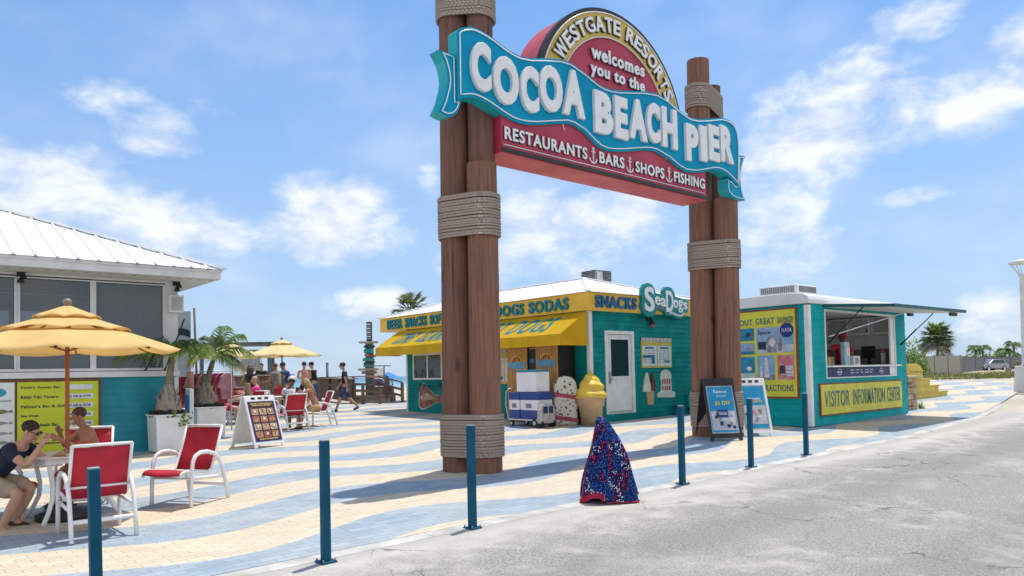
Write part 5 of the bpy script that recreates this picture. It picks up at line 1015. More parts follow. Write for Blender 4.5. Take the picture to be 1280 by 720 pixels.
# free standing boards and posts
bb_ = thing('standing_board', 'narrow white standing board with blue face between the two planters', 'sign board', (5.45, 17.1, gz(5.4, 17))); zb = gz(5.45, 17.1); b = MB(); b.box(5.36, 5.40, 16.95, 17.25, zb+.02, zb+1.15, WHITE); b.box(5.401, 5.45, 16.96, 17.02, zb+.02, zb+1.13, WHITE); b.obj('panel', bb_, .01); b = MB(); b.box(5.345, 5.358, 17.0, 17.24, zb+.2, zb+1.0, M('board_blue', (.03, .16, .4), .5)); b.obj('blue_face', bb_)
for x, y, h, r, lb in ((7.46, 19.03, 1.16, .075, 'round timber post right of the farther planter'), (5.9, 18.6, 1.5, .08, 'round timber post behind the standing board')):
    t = thing('timber_post', lb, 'post', (x, y, gz(x, y))); b = MB(); b.tube([(x, y, gz(x, y)-.05), (x, y, gz(x, y)+h)], [r, r*.96], PILE2, 14); b.obj('shaft', t); b = MB(); b.lathe([(r*.97, 0), (r*.8, .02), (0, .025)], wood_mat('post_top', (.4, .3, .2), (.25, .18, .12)), (x, y, gz(x, y)+h), 14); b.obj('end_grain', t)
# A-frame boards
def aframe(name, label, x, y, head, w, h, spread, m, face_m, build, lean=0):
    zb = gz(x, y); t = thing(name, label, 'sign board', (x, y, zb), head)   # local: faces +x, width along y
    top = .05
    for s in (1, -1):
        b = MB(); X0 = spread/2*s; X1 = top/2*s
        b.hexa([(X0-.018, -w/2, .06), (X0+.018, -w/2, .06), (X0+.018, w/2, .06), (X0-.018, w/2, .06), (X1-.018, -w/2, h), (X1+.018, -w/2, h), (X1+.018, w/2, h), (X1-.018, w/2, h)], m)
        for yy in (-w/2, w/2-.07): b.hexa([(X0*1.04-.02, yy, 0), (X0*1.04+.02, yy, 0), (X0*1.04+.02, yy+.07, 0), (X0*1.04-.02, yy+.07, 0), (X0-.018, yy, .062), (X0+.018, yy, .062), (X0+.018, yy+.07, .062), (X0-.018, yy+.07, .062)], m)
        pn = b.obj('leaf', t, .008, world=False)
        if s == 1: front = pn
    n_ = Vector((h-.06, 0, (spread-top)/2)).normalized()
    def Pt(u, v, k=0):   # u across -1..1, v 0..1 up the front leaf, k lift
        a = Vector((spread/2+.018, 0, .06)).lerp(Vector((top/2+.018, 0, h)), v); return Vector((a.x, u*w/2, a.z))+n_*(.002+.003*k)
    def patch(b, u0, u1, v0, v1, m, k=0): b.add([Pt(u0, v0, k), Pt(u1, v0, k), Pt(u1, v1, k), Pt(u0, v1, k), Pt(u0, v0, k-.6), Pt(u1, v0, k-.6), Pt(u1, v1, k-.6), Pt(u0, v1, k-.6)], [(0, 1, 2, 3), (7, 6, 5, 4), (0, 4, 5, 1), (1, 5, 6, 2), (2, 6, 7, 3), (3, 7, 4, 0)], m)
    def word(b, s_, u0, u1, v0, v1, m, k=1, off=.04):
        vs, fs = glyphs(s_, off); x0 = min(v[0] for v in vs); x1 = max(v[0] for v in vs); z0 = min(v[1] for v in vs); z1 = max(v[1] for v in vs)
        b.add([Pt(u0+(u1-u0)*(v[0]-x0)/(x1-x0), v0+(v1-v0)*(v[1]-z0)/(z1-z0), k+.5+v[2]*8) for v in vs], fs, m)
    for u in (-.45, 0, .45): b = MB(); patch(b, u-.12, u+.12, .925, .97, DARK if face_m is not BLACK else WHITE, .5) if False else patch(b, u-.13, u+.13, .92, .965, DARK, .5); b.obj('hand_slot', front, world=False)
    build(front, patch, word); return t
def menu_face(front, patch, word):
    b = MB(); patch(b, -.88, .88, .06, .88, M('menu_blue_edge', (.05, .05, .3), .5), .5); pn = b.obj('poster', front, world=False)
    b = MB(); patch(b, -.82, .82, .08, .87, M('menu_dark', (.06, .02, .04), .5), 1.2); b.obj('poster_ground', pn, world=False)
    rr = random.Random(2); FD = [M('food_%d' % k, c, .6, .4, 30) for k, c in enumerate(((.5, .25, .12), (.6, .35, .2), (.45, .15, .1), (.6, .5, .35)))]
    for r in range(4):
        for c in range(3):
            b = MB(); u = -.75+c*.52; v = .14+r*.155; patch(b, u, u+.44, v, v+.125, FD[(r*3+c*2) % 4], 2); patch(b, u+.08, u+.34, v+.03, v+.085, FD[(r+c+1) % 4], 3); patch(b, u+.16, u+.28, v+.05, v+.1, PAPER if (r+c) % 2 else FD[2], 3.6); b.obj('food_photo', pn, world=False)
    b = MB()
    for v, u0, u1 in ((.82, -.7, .7), (.785, -.6, .6), (.10, -.6, .6)):
        k = u0
        while k < u1: q = k+rr.uniform(.06, .18); patch(b, k, min(q, u1), v, v+.02, M('menu_yellow', (.7, .6, .12), .5), 2); k = q+.04
    b.obj('heading', pn, world=False)
aframe('menu_stand', 'white folding menu stand with dark food poster on the paving by the planters', 5.97, 14.72, rad(-75), .72, 1.02, .72, WHITE, WHITE, menu_face)
PBLU = M('poster_blue', (.0, .26, .50), .4, .1)
def tour_face(front, patch, word):
    b = MB(); patch(b, -.84, .84, .07, .87, M('poster_rim', (.35, .4, .42), .4), .5); pn = b.obj('poster', front, world=False)
    b = MB(); patch(b, -.78, .78, .09, .85, PBLU, 1.2); b.obj('poster_ground', pn, world=False)
    b = MB(); word(b, 'Space', -.42, .42, .73, .80, PAPER, 2, .02); b.obj('lettering', pn, world=False)
    b = MB(); patch(b, -.3, .36, .69, .70, PAPER, 2); b.obj('rule', pn, world=False)
    b = MB(); word(b, '$6 OFF', -.42, .55, .53, .61, M('poster_yellow', (.75, .6, .05), .5), 2, .025); b.obj('lettering', pn, world=False)
    rr = random.Random(8)
    b = MB(); patch(b, -.74, .74, .12, .44, M('photo_pale', (.5, .52, .56), .5), 2)
    for k in range(14): u, v = rr.uniform(-.7, .5), rr.uniform(.13, .36); patch(b, u, u+rr.uniform(.1, .25), v, v+rr.uniform(.03, .08), rr.choice([INK, GREYP, WHP, SKYP, NAVY]), 3+k*.1)
    b.obj('photo', pn, world=False)
    b = MB(); pts = []
    patch(b, -.34, .3, .33, .46, M('logo_blue', (.01, .03, .22), .4), 5); word(b, 'NASA', -.28, .24, .37, .425, PAPER, 6, .01); b.obj('round_logo', pn, world=False)
aframe('poster_stand', 'black folding stand with blue discount poster at the foot of the arch', 12.66, 8.44, rad(-128), .62, 1.18, .95, BLACK, BLACK, tour_face)
def tour_face2(front, patch, word):
    b = MB(); patch(b, -.84, .84, .07, .87, M('poster_rim', (.35, .4, .42), .4), .5); pn = b.obj('poster', front, world=False)
    b = MB(); patch(b, -.78, .78, .09, .85, PBLU, 1.2); b.obj('poster_ground', pn, world=False)
    b = MB(); YT = M('poster_yellow', (.75, .6, .05), .5); word(b, 'TOURS', -.35, .5, .60, .635, PAPER, 2); b.obj('lettering', pn, world=False)
    b = MB(); word(b, 'TICKETS', -.4, .6, .55, .585, YT, 2); b.obj('lettering', pn, world=False)
    rr = random.Random(18); b = MB(); patch(b, -.74, .74, .16, .5, M('photo_pale', (.5, .52, .56), .5), 2)
    for k in range(22): u, v = rr.uniform(-.7, .5), rr.uniform(.17, .44); patch(b, u, u+rr.uniform(.08, .2), v, v+rr.uniform(.02, .06), rr.choice([INK, GREYP, WHP, REDP, GREYP]), 3+k*.1)
    b.obj('photo', pn, world=False)
aframe('poster_stand', 'white folding stand with blue photo poster beside the black one', 13.72, 8.38, rad(-128), .60, 1.15, .85, WHITE, WHITE, tour_face2)
# bollards along the kerb
BOLT = M('bollard_blue', (.002, .085, .15), .55, .12, 3, spec=.2)
def bollard(label):
    t = thing('bollard', label, 'bollard', (0, 0, 0), 0, 'blue steel bollards along the kerb')
    b = MB(); b.box(-.033, .033, -.033, .033, .008, .985, BOLT); b.obj('post', t, .005)
    b = MB(); b.box(-.031, .031, -.031, .031, .986, .994, M('cap_pale', (.3, .4, .45), .4)); b.obj('cap', t)
    b = MB(); b.box(-.068, .068, -.068, .068, -.01, .007, BOLT); b.obj('base_plate', t, .003)
    for sx_ in (-1, 1):
        for sy_ in (-1, 1): b = MB(); b.tube([(sx_*.053, sy_*.053, .007), (sx_*.053, sy_*.053, .026)], .008, GREY, 6); b.obj('bolt', t)
    return t
bl0 = bollard('blue bollard in front of the red chair at the left edge')
BL = [(1.11, 5.31, 0, ''), (2.86, 5.67, 0, 'blue bollard left of the big timber post'), (4.46, 5.77, 0, 'blue bollard in front of the left timber post'), (7.86, 5.79, 0, 'blue bollard just right of the draped cloth'), (9.7, 5.93, 0, 'blue bollard in front of the poster stands'), (11.41, 5.98, 0, 'blue bollard in front of the kiosk corner')]
for k, (x, y, r, lb) in enumerate(BL):
    o = bl0 if k == 0 else copy_tree(bl0)
    o.location = (x, y, gz(x, y)+.004); o.rotation_euler = (rad([.5, .6, -.3, .4, .8, 1.1][k]), rad([-1.2, -.5, .2, -.4, -1.2, -1.5][k]), rad(3*k % 7))
    if lb: o['label'] = lb
# draped cloth
def cloth_mat():
    m = bpy.data.materials.new('patterned_towel'); m.use_nodes = True; nt = m.node_tree; bb = nt.nodes['Principled BSDF']; v = coords(nt, (1, 1, 1))
    big = noise(nt, coords(nt, (1, 1, .6), (.5, .3, .4)), 4.2, 1, .4, 1.6); vo = N(nt, 'ShaderNodeTexVoronoi', i_Scale=50, i_Randomness=.7); nt.links.new(v, vo.inputs['Vector']); dots = mth(nt, 'LESS_THAN', vo.outputs['Distance'], .36); small = mth(nt, 'LESS_THAN', vo.outputs['Distance'], .24)
    isred = mth(nt, 'GREATER_THAN', big, .52); iswh = mth(nt, 'LESS_THAN', mth(nt, 'ABSOLUTE', mth(nt, 'ADD', noise(nt, v, 4.5, 1), -.38)), .04)
    base = mixc(nt, isred, (.01, .02, .09), (.02, .01, .06)); dot = mixc(nt, isred, (.015, .10, .38), (.40, .015, .05)); dot = mixc(nt, iswh, dot, (.7, .7, .72))
    c = mixc(nt, dots, base, dot); c = mixc(nt, mth(nt, 'MULTIPLY', small, .25), c, (.2, .5, .7))
    nt.links.new(c, bb.inputs['Base Color']); bb.inputs['Roughness'].default_value = .95; bb.inputs['Specular IOR Level'].default_value = .1
    bn = N(nt, 'ShaderNodeBump', i_Strength=.4, i_Distance=.005); nt.links.new(noise(nt, v, 150, 2), bn.inputs['Height']); nt.links.new(bn.outputs[0], bb.inputs['Normal']); return m
TOW = cloth_mat(); TR = M('towel_crimson', (.38, .012, .05), .9, .15, 8)
x0, y0_ = 6.40, 5.74; zb = gz(x0, y0_)
tw = thing('draped_cloth', 'red and blue patterned beach towel draped into a cone at the kerb', 'beach towel', (x0, y0_, zb))
b = MB(); rows, seg = 30, 96; vs = []
for i in range(rows+1):
    t = i/rows
    for j in range(seg):
        a = 2*pi*j/seg      # a = 0 image right, -pi/2 towards the camera
        fold = .11*max(0, cos(3*a+1.1+.5*t))**3+.07*max(0, cos(5*a-.4-.8*t))**3-.09*max(0, cos(2*a+2.5))**6+.02*sin(13*a+5*t)
        r = .03+.255*t**.74*(1+.1*sin(pi*t)); r *= 1+fold*min(1, t*2.6)*1.5
        sx_ = -.075*(1-t)**1.4+.02*sin(5*t)
        z = .965-.955*t-.02*abs(sin(2*a))*(1-t)+(.035*sin(3*a+1)+.025*sin(5*a))*t**4
        ax = cos(a)*r*(1.18 if cos(a) > 0 else 1.02)+sx_; dy = sin(a)*r*.85
        vs.append((x0+ax*FY+dy*FX, y0_-ax*FX+dy*FY, zb+max(.006, z)))
b.add(vs, [(i*seg+j, i*seg+(j+1) % seg, (i+1)*seg+(j+1) % seg, (i+1)*seg+j) for i in range(rows) for j in range(seg)]+[tuple(range(seg))], TOW, True); o = b.obj('cloth', tw); o.modifiers.new('th', 'SOLIDIFY').thickness = .008
def tow(i, j, k=1.02): p = Vector(vs[i*seg+j % seg]); c = Vector((x0, y0_, p.z)); return c+(p-c)*k+Vector((0, 0, .004))
# the turned hem at the left front, and its lower border
j0 = int(seg*.56); b = MB(); P = []
for i in range(3, rows+1):
    w = int(2+3*(i/rows)); P += [tow(i, j0, 1.035), tow(i, j0+w, 1.05)]
b.add(P, [(2*i, 2*i+1, 2*i+3, 2*i+2) for i in range(len(P)//2-1)], TR, True); o = b.obj('turned_edge', tw); o.modifiers.new('th', 'SOLIDIFY').thickness = .01
b = MB(); P = []
for j in range(j0, j0+17): k = 1.03+.03*sin((j-j0)*.5); P += [tow(rows, j, k), tow(rows-1, j, k), tow(rows-2-(j % 3 == 0), j, k*.995)]
b.add(P, [(3*i+q, 3*i+3+q, 3*i+4+q, 3*i+1+q) for i in range(16) for q in (0, 1)], TR, True); o = b.obj('hem', tw); o.modifiers.new('th', 'SOLIDIFY').thickness = .01
b = MB(); b.tube([tow(rows, j, 1.01) for j in range(j0+17, seg+6)], .007, TR, 6); b.obj('piping', tw)
# ================================================================== BACKGROUND, LEFT: deck rail, steps, signpost, pavilion
WEA = wood_mat('weathered_wood', (.19, .13, .10), (.08, .055, .045), 3, 3, .5); WEAL = wood_mat('weathered_cap', (.40, .33, .27), (.25, .20, .16), 3, 3, .4)
def boardwall(name, label, p, q, h, cat='rail', cap=.2, gap=.012, bw=.14, th=.04):
    p, q = Vector((*p, 0)), Vector((*q, 0)); L = (q-p).length; d = (q-p)/L; n_ = Vector((-d.y, d.x, 0)); mid = (p+q)/2
    t = thing(name, label, cat, (mid.x, mid.y, gz(mid.x, mid.y)))
    b = MB(); n = int(L/bw)
    for k in range(n):
        a = p+d*(L*k/n+gap/2); c = p+d*(L*(k+1)/n-gap/2); z0, z1 = gz(a.x, a.y), gz(c.x, c.y)
        b.hexa([(*(a-n_*th)[:2], z0+.06), (*(c-n_*th)[:2], z1+.06), (*(c)[:2], z1+.06), (*(a)[:2], z0+.06), (*(a-n_*th)[:2], z0+h), (*(c-n_*th)[:2], z1+h), (*(c)[:2], z1+h), (*(a)[:2], z0+h)], WEA)
    b.obj('board_panel', t)
    b = MB(); b.beam((*(p+d*-.1)[:2], gz(p.x, p.y)+h+.025), (*(q+d*.1)[:2], gz(q.x, q.y)+h+.025), cap, .045, WEAL); b.obj('top_rail', t)
    for k in range(int(L/1.8)+1):
        a = p+d*min(L, k*1.8)+n_*.06; z = gz(a.x, a.y); b = MB(); b.box(a.x-.05, a.x+.05, a.y-.05, a.y+.05, z, z+h, WEA); b.obj('post', t)
    return t
boardwall('deck_counter', 'dark board counter with pale top along the edge of the paving', (15.05, 27.3), (16.95, 35.6), .98, 'counter', .4)
boardwall('bar_counter', 'dark board bar counter in the shade beyond the pale parasols', (10.6, 29.6), (12.5, 27.6), 1.22, 'counter', .45)
boardwall('deck_counter', 'far dark board counter behind the standing people', (12.4, 33.5), (16.6, 36.5), .95, 'counter', .4)
def railing(name, label, pts, h, pick=(.35, .65, 1.0), slope=None):
    mid = pts[len(pts)//2]; t = thing(name, label, 'railing', (mid[0], mid[1], gz(*mid)))
    zs = [gz(*p)+(slope[i] if slope else 0) for i, p in enumerate(pts)]
    for p, z in zip(pts, zs): b = MB(); b.box(p[0]-.05, p[0]+.05, p[1]-.05, p[1]+.05, gz(*p)-.02, z+h, WEA); b.obj('post', t)
    for i in range(len(pts)-1):
        for f in pick: b = MB(); b.beam((*pts[i], zs[i]+h*f+.02), (*pts[i+1], zs[i+1]+h*f+.02), .06 if f < 1 else .13, .09 if f < 1 else .04, WEA); b.obj('rail', t)
    return t
railing('deck_railing', 'open timber railing left of the deck steps', [(15.1, 27.25), (14.95, 26.3), (15.5, 25.9)], .8, slope=[0, 0, -.1])
railing('deck_railing', 'sloping timber handrail at the right of the deck steps', [(15.95, 27.6), (16.3, 26.7), (16.6, 26.0)], .85, slope=[.25, .12, -.05])
railing('deck_railing', 'far timber railing behind the carved signpost', [(14.6, 29.3), (15.8, 28.6), (17.0, 27.8)], .95, slope=[.1, .1, .1])
st = thing('deck_steps', 'low timber steps and platform at the foot of the carved signpost', 'steps', (15.8, 26.7, gz(15.8, 26.7))); z = gz(15.8, 26.7)
b = MB()
X = Matrix.Translation((15.85, 27.0, z)) @ Matrix.Rotation(rad(-41), 4, 'Z')
for k in range(7): b.box(-.8, .75, .05+k*.14, .18+k*.14, .26, .31, WEAL, X)
b.box(-.8, .75, .05, 1.0, .02, .255, WEA, X); b.obj('platform', st)
for k in range(2): b = MB(); b.box(-.75, .7, -.3*k-.27+.3, -.3*k+.3, .0, .11+.12*(1-k), WEA, X) if False else b.box(-.75, .7, -.28-.3*k+.3, .02-.3*k+.02, .0, .20-.10*k, WEAL, X); b.obj('step', st)
tp = thing('carved_signpost', 'tall teal and wood signpost with stacked arrow boards beside the snack stand', 'signpost', (15.86, 27.3, gz(15.86, 27.3))); z = gz(15.86, 27.3)+.25
X = Matrix.Translation((15.86, 27.3, z)) @ Matrix.Rotation(rad(-41), 4, 'Z'); TG = M('totem_green', (.08, .22, .20), .7, .3, 4); TT = M('totem_teal', (.02, .28, .28), .6, .2)
b = MB(); b.box(-.16, .16, -.16, .16, 0, 1.55, WEA if False else M('totem_olive', (.10, .13, .09), .7, .3, 4), X); b.box(-.15, .15, -.15, .15, 1.55, 2.25, TG, X); b.box(-.10, .10, -.1, .1, 2.25, 3.1, INK, X); b.obj('post', tp)
b = MB()
for k in range(8): b.box(-.07, .07, -.115, -.101, 2.38+k*.085, 2.43+k*.085, PAPER if k % 2 else GREY, X)
b.obj('lettering', tp)
for z0, h, a, c, m, tl in ((2.2, .09, -.4, .42, WEAL, 0), (2.02, .10, -.2, .28, INK, 0), (1.80, .17, -.2, .22, TT, 0), (1.64, .10, -.38, .12, M('board_red', (.45, .12, .1), .6, .4), .12), (1.46, .13, -.25, .26, TT, 0), (1.34, .09, -.05, .44, INK, -.12), (1.22, .11, -.22, .24, TG, 0), (1.08, .09, -.44, .4, WEAL, 0), (.94, .12, -.3, .34, M('board_brown', (.25, .15, .1), .7), 0), (.78, .10, -.25, .22, M('board_pink', (.5, .25, .22), .6, .4), .15), (.5, .22, .12, .6, M('board_violet', (.2, .12, .2), .6, .4), 0)):
    b = MB(); Y = X @ Matrix.Rotation(tl, 4, 'Y'); e = h*.5; b.prism([(a, z0), (c-e, z0), (c, z0+h/2), (c-e, z0+h), (a, z0+h)], -.21, -.165, m, 'y', Y); b.obj('arrow_board', tp)
bx = thing('planter_box', 'brown timber planter box with violet flowers beside the carved signpost', 'planter', (16.35, 27.0, gz(16.3, 27))); z = gz(16.3, 27)+.1
b = MB(); X = Matrix.Translation((16.3, 27.05, z)) @ Matrix.Rotation(rad(-41), 4, 'Z'); b.box(-.45, .45, -.25, .25, .1, .55, WEA, X); b.obj('box', bx)
rr = random.Random(4); b = MB(); VF = [M('flower_violet', (.25, .15, .3), .7), M('flower_white', (.6, .55, .6), .7), LEAF2]
for k in range(120): p = X @ Vector((rr.uniform(-.45, .45), rr.uniform(-.25, .25), .58+rr.uniform(0, .28))); v = Vector((rr.uniform(-1, 1), rr.uniform(-1, 1), rr.uniform(-.3, 1))).normalized(); s_ = v.orthogonal().normalized(); b.add([p-s_*.04, p+v*.06, p+s_*.04, p-v.cross(s_)*.05], [(0, 1, 2, 3)], VF[k % 3])
b.obj('flowers', bx)
# pavilion on the pier side
pv = thing('pavilion', 'dark flat roofed pavilion with posts and a pale lattice panel beyond the parasols', 'pavilion', (13.0, 32.4, gz(13, 32)))
z = gz(13, 32); SLATE = M('pavilion_roof', (.07, .09, .10), .6, .2); SP = M('pavilion_post', (.10, .14, .17), .5, .15)
b = MB(); b.beam((11.0, 34.0, z+2.58), (13.95, 31.6, z+2.58), 2.2, .1, SLATE); b.obj('roof', pv)
for x, y in ((13.5, 31.9), (11.2, 33.8), (14.1, 33.0)): b = MB(); b.box(x-.07, x+.07, y-.07, y+.07, z-.1, z+2.54, SP); b.obj('post', pv)
b = MB(); LT_ = M('lattice_pale', (.5, .53, .55), .6)
for k in range(9): f = k/8; x, y = 12.45+.62*f, 32.3-.54*f; b.box(x-.012, x+.012, y-.012, y+.012, z+1.35, z+2.35, LT_)
for k in range(8): b.beam((12.43, 32.32, z+1.4+.13*k), (13.09, 31.74, z+1.4+.13*k), .02, .02, LT_)
b.obj('lattice_panel', pv)
b = MB(); b.beam((12.4, 32.4, z+1.85), (13.05, 31.84, z+1.85), .02, .95, M('panel_white', (.5, .52, .55), .6)); b.obj('notice_panel', pv)
for x, y, h, lb in ((15.92, 31.21, 1.65, 'lone dark post standing on the beach beyond the counter'), (17.9, 30.6, 1.3, 'thin dark beach post left of the snack stand')):
    t = thing('beach_post', lb, 'post', (x, y, gz(x, y))); b = MB(); b.tube([(x, y, gz(x, y)-.1), (x, y, gz(x, y)+h)], .06, SP, 8); b.obj('shaft', t); b = MB(); b.lathe([(.07, 0), (.07, .04), (.0, .05)], SP, (x, y, gz(x, y)+h), 8); b.obj('cap', t)
cl = thing('clothes_rack', 'rack of pink and red beach clothes beside the restaurant corner', 'clothes rack', (6.6, 19.6, gz(6.6, 19.6))); z = gz(6.6, 19.6)
b = MB(); b.tube([(6.05, 20.1, z), (6.05, 20.1, z+1.5), (7.1, 19.2, z+1.5), (7.1, 19.2, z)], .018, ALU, 6); b.obj('frame', cl)
rr = random.Random(6); CC = [M('cloth_%d' % k, c, .8, .2) for k, c in enumerate(((.4, .06, .14), (.35, .04, .05), (.45, .2, .25), (.15, .06, .1), (.3, .08, .06), (.05, .2, .2)))]
for k in range(9):
    f = .08+.84*k/8; x, y = 6.05+1.05*f, 20.1-.9*f; h = rr.uniform(.6, .95); w = .2; b = MB()
    b.prism([(-w*.3, 1.7), (-w, 1.6), (-w*1.5, 1.35), (-w, 1.3), (-w*.9, 1.7-h), (w*.9, 1.7-h), (w, 1.3), (w*1.5, 1.35), (w, 1.6), (w*.3, 1.7)], -.025, .025, CC[k % 6], 'y', Matrix.Translation((x, y, z-.25)) @ Matrix.Rotation(rad(rr.uniform(0, 40)), 4, 'Z')); b.obj('shirt', cl)
bo = thing('beach_notice_board', 'pale notice board on the sand between signpost and snack stand', 'notice board', (20.3, 34.5, land(20.3, 34.5))); x, y = 20.3, 34.4; z = .55
b = MB(); X = Matrix.Translation((20.4, 34.4, z)) @ Matrix.Rotation(rad(-41), 4, 'Z'); b.box(-.35, .35, -.03, .03, .75, 1.4, PAPER, X); b.obj('panel', bo)
b = MB(); b.box(-.42, -.36, -.03, .03, -.2, 1.5, SP, X); b.obj('post', bo); b = MB(); b.box(.36, .42, -.03, .03, -.2, 1.5, SP, X); b.obj('post', bo); b = MB(); b.box(-.7, .75, -.04, .04, 1.5, 1.55, SP, X); b.obj('beam', bo)
cn = thing('beach_canopy', 'bright blue beach canopy far down the sand', 'canopy', (37, 60, -.2)); X = Matrix.Translation((36.6, 59.7, -.35)) @ Matrix.Rotation(rad(-41), 4, 'Z'); b = MB(); CB = M('canopy_blue', (.02, .2, .6), .6)
b.add([X @ Vector(p) for p in ((-1.1, -1, 1.7), (1.1, -1, 1.7), (1.1, 1, 1.7), (-1.1, 1, 1.7), (0, 0, 2.3))], [(0, 1, 4), (1, 2, 4), (2, 3, 4), (3, 0, 4)], CB); b.obj('top', cn)
for sx_ in (-1, 1):
    for sy_ in (-1, 1): b = MB(); b.tube([X @ Vector((sx_*1.05, sy_*.95, -.3)), X @ Vector((sx_*1.05, sy_*.95, 1.72))], .03, ALU, 6); b.obj('leg', cn)
# ================================================================== PALMS AND SHRUBS
def fan(b, o, d, L, m, rr, n=15, spread=1.9):
    o = Vector(o); d = Vector(d).normalized(); s_ = d.cross(Vector((0, 0, 1))); s_ = s_.normalized() if s_.length > .05 else Vector((1, 0, 0)); 
    for k in range(n):
        a = spread*(k/(n-1)-.5)*2*.62; v = (d*cos(a)+s_*sin(a)).normalized(); l = L*(.8+.2*cos(a))*rr.uniform(.85, 1.1); q = o+v*l*.55; e = o+v*l+Vector((0, 0, -l*rr.uniform(.12, .3))); w = s_.cross(v).normalized()*.0+(v.cross(Vector((0, 0, 1)))).normalized()*l*.055
        b.add([o, q-w, e, q+w], [(0, 1, 2, 3)], m)
def sabal(name, label, x, y, zb, h, R, seed, n=60, dead=.25, group=None):
    rr = random.Random(seed); t = thing(name, label, 'palm', (x, y, zb), 0, group)
    b = MB(); b.tube([(x, y, zb-.2), (x+.05, y, zb+h*.5), (x, y, zb+h)], [.16, .13, .12], TRK, 10); b.obj('trunk', t)
    b = MB(); MM = (LEAF, LEAF2, M('palm_leaf_grey', (.24, .28, .14), .6, .3, 3, transl=.25)); DEADM = M('dead_frond', (.38, .35, .27), .8, .3, 4)
    for k in range(n):
        u = rr.uniform(-.75, 1); a = rr.uniform(0, 2*pi); r = sqrt(max(0, 1-u*u)); d = Vector((r*cos(a), r*sin(a), u)); R_ = R*rr.uniform(.6, 1.15)*(1+.18*sin(3*a+seed)); m = DEADM if u < -.2 and rr.random() < dead*2.5 else MM[k % 3]
        p0 = Vector((x, y, zb+h)); p1 = p0+d*R_*rr.uniform(.42, .62); b.tube([p0, p1], .012, m, 4); fan(b, p1, d+Vector((0, 0, -.15)), R*rr.uniform(.42, .6), m, rr, 17)
    b.obj('crown', t); return t
sabal('cabbage_palm', 'round headed cabbage palm rising behind the snack stand roof', 17.72, 27.0, gz(17.7, 27), 3.8, 1.1, 3, 70, 0)
sabal('cabbage_palm', 'big shaggy cabbage palm with grey dead fronds beyond the fence', 81.6, 28.5, .5, 3.6, 2.0, 9, 130, .5)
sabal('cabbage_palm', 'low dark cabbage palm just right of the shaggy one', 84.6, 29.0, .5, 2.0, 1.1, 12, 45, 0)
def cocopalm(x, y, zb, h, L, seed, label):
    rr = random.Random(seed); t = thing('coconut_palm', label, 'palm', (x, y, zb), 0, 'palms beyond the dark fence'); lx = rr.uniform(-.4, .4)
    b = MB(); b.tube([(x, y, zb-.3), (x+lx*.3, y, zb+h*.5), (x+lx, y, zb+h)], [.22, .17, .13], TRK, 8); b.obj('trunk', t)
    b = MB()
    for k in range(15): frond(b, (x+lx, y, zb+h), 2*pi*k/15+rr.uniform(-.2, .2), L*rr.uniform(.85, 1.1), rr.uniform(.25, 1.0), rr.uniform(.75, 1.0), LEAF2 if k % 3 else LEAF, rr, leaf=L*.28, n=16, w=.09)
    b.obj('crown', t)
for k, (u, d_, h, L, lb) in enumerate(((1219, 110, 3.15, 1.45, 'coconut palm over the dark fence, leftmost of four'), (1229, 110, 3.1, 1.6, 'coconut palm over the dark fence, second from the left'), (1256, 115, 2.8, 1.5, 'short coconut palm over the dark fence beside the tallest one'), (1267, 113, 3.7, 1.7, 'tallest coconut palm over the dark fence, next to the white column'))):
    a = (u-640)/930*d_; x, y = wp_(a, d_); cocopalm(x, y, .8, h, L*1.3, 30+k, lb)
def shrub(name, label, x, y, zb, R, H, seed, n=500, m=None, leaf=.09):
    rr = random.Random(seed); t = thing(name, label, 'shrub', (x, y, zb)); b = MB()
    for k in range(n):
        a = rr.uniform(0, 2*pi); u = rr.uniform(0, 1); r = sqrt(rr.uniform(.3, 1)); p = Vector((x+R*r*cos(a)*sqrt(1-u*u), y+R*r*sin(a)*sqrt(1-u*u), zb+H*u*r*(1+.25*sin(3*a+seed)))); v = Vector((rr.uniform(-1, 1), rr.uniform(-1, 1), rr.uniform(-1, 1))).normalized(); s_ = v.orthogonal().normalized(); b.add([p-s_*leaf*.6, p+v*leaf, p+s_*leaf*.6, p-v*leaf*.7], [(0, 1, 2, 3)], (m or (LEAF, LEAF2))[k % len(m or (1, 2))])
    b.obj('foliage', t)
    b = MB()
    for k in range(4): b.tube([(x, y, zb-.1), (x+R*.5*cos(k*1.6), y+R*.5*sin(k*1.6), zb+H*.5)], .03, TRK, 5)
    b.obj('stem', t)
shrub('shrub', 'rounded green shrub over the fence just right of the kiosk', 63.7, 24.3, .6, 1.5, 2.7, 41, 1400, (VINE, LEAF), .13)
for k, (u, d_, R, H, lb) in enumerate(((1225, 118, 5, 2.3, 'long sea grape hedge behind the dark fence, left end'), (1245, 118, 5, 2.6, 'long sea grape hedge behind the dark fence, middle'), (1266, 118, 5, 2.3, 'long sea grape hedge behind the dark fence, right end'))):
    x, y = wp_((u-640)/930*d_, d_); shrub('sea_grape_hedge', lb, x, y, .6, R, H, 50+k, 1400, (LEAF, LEAF2, VINE), .3)
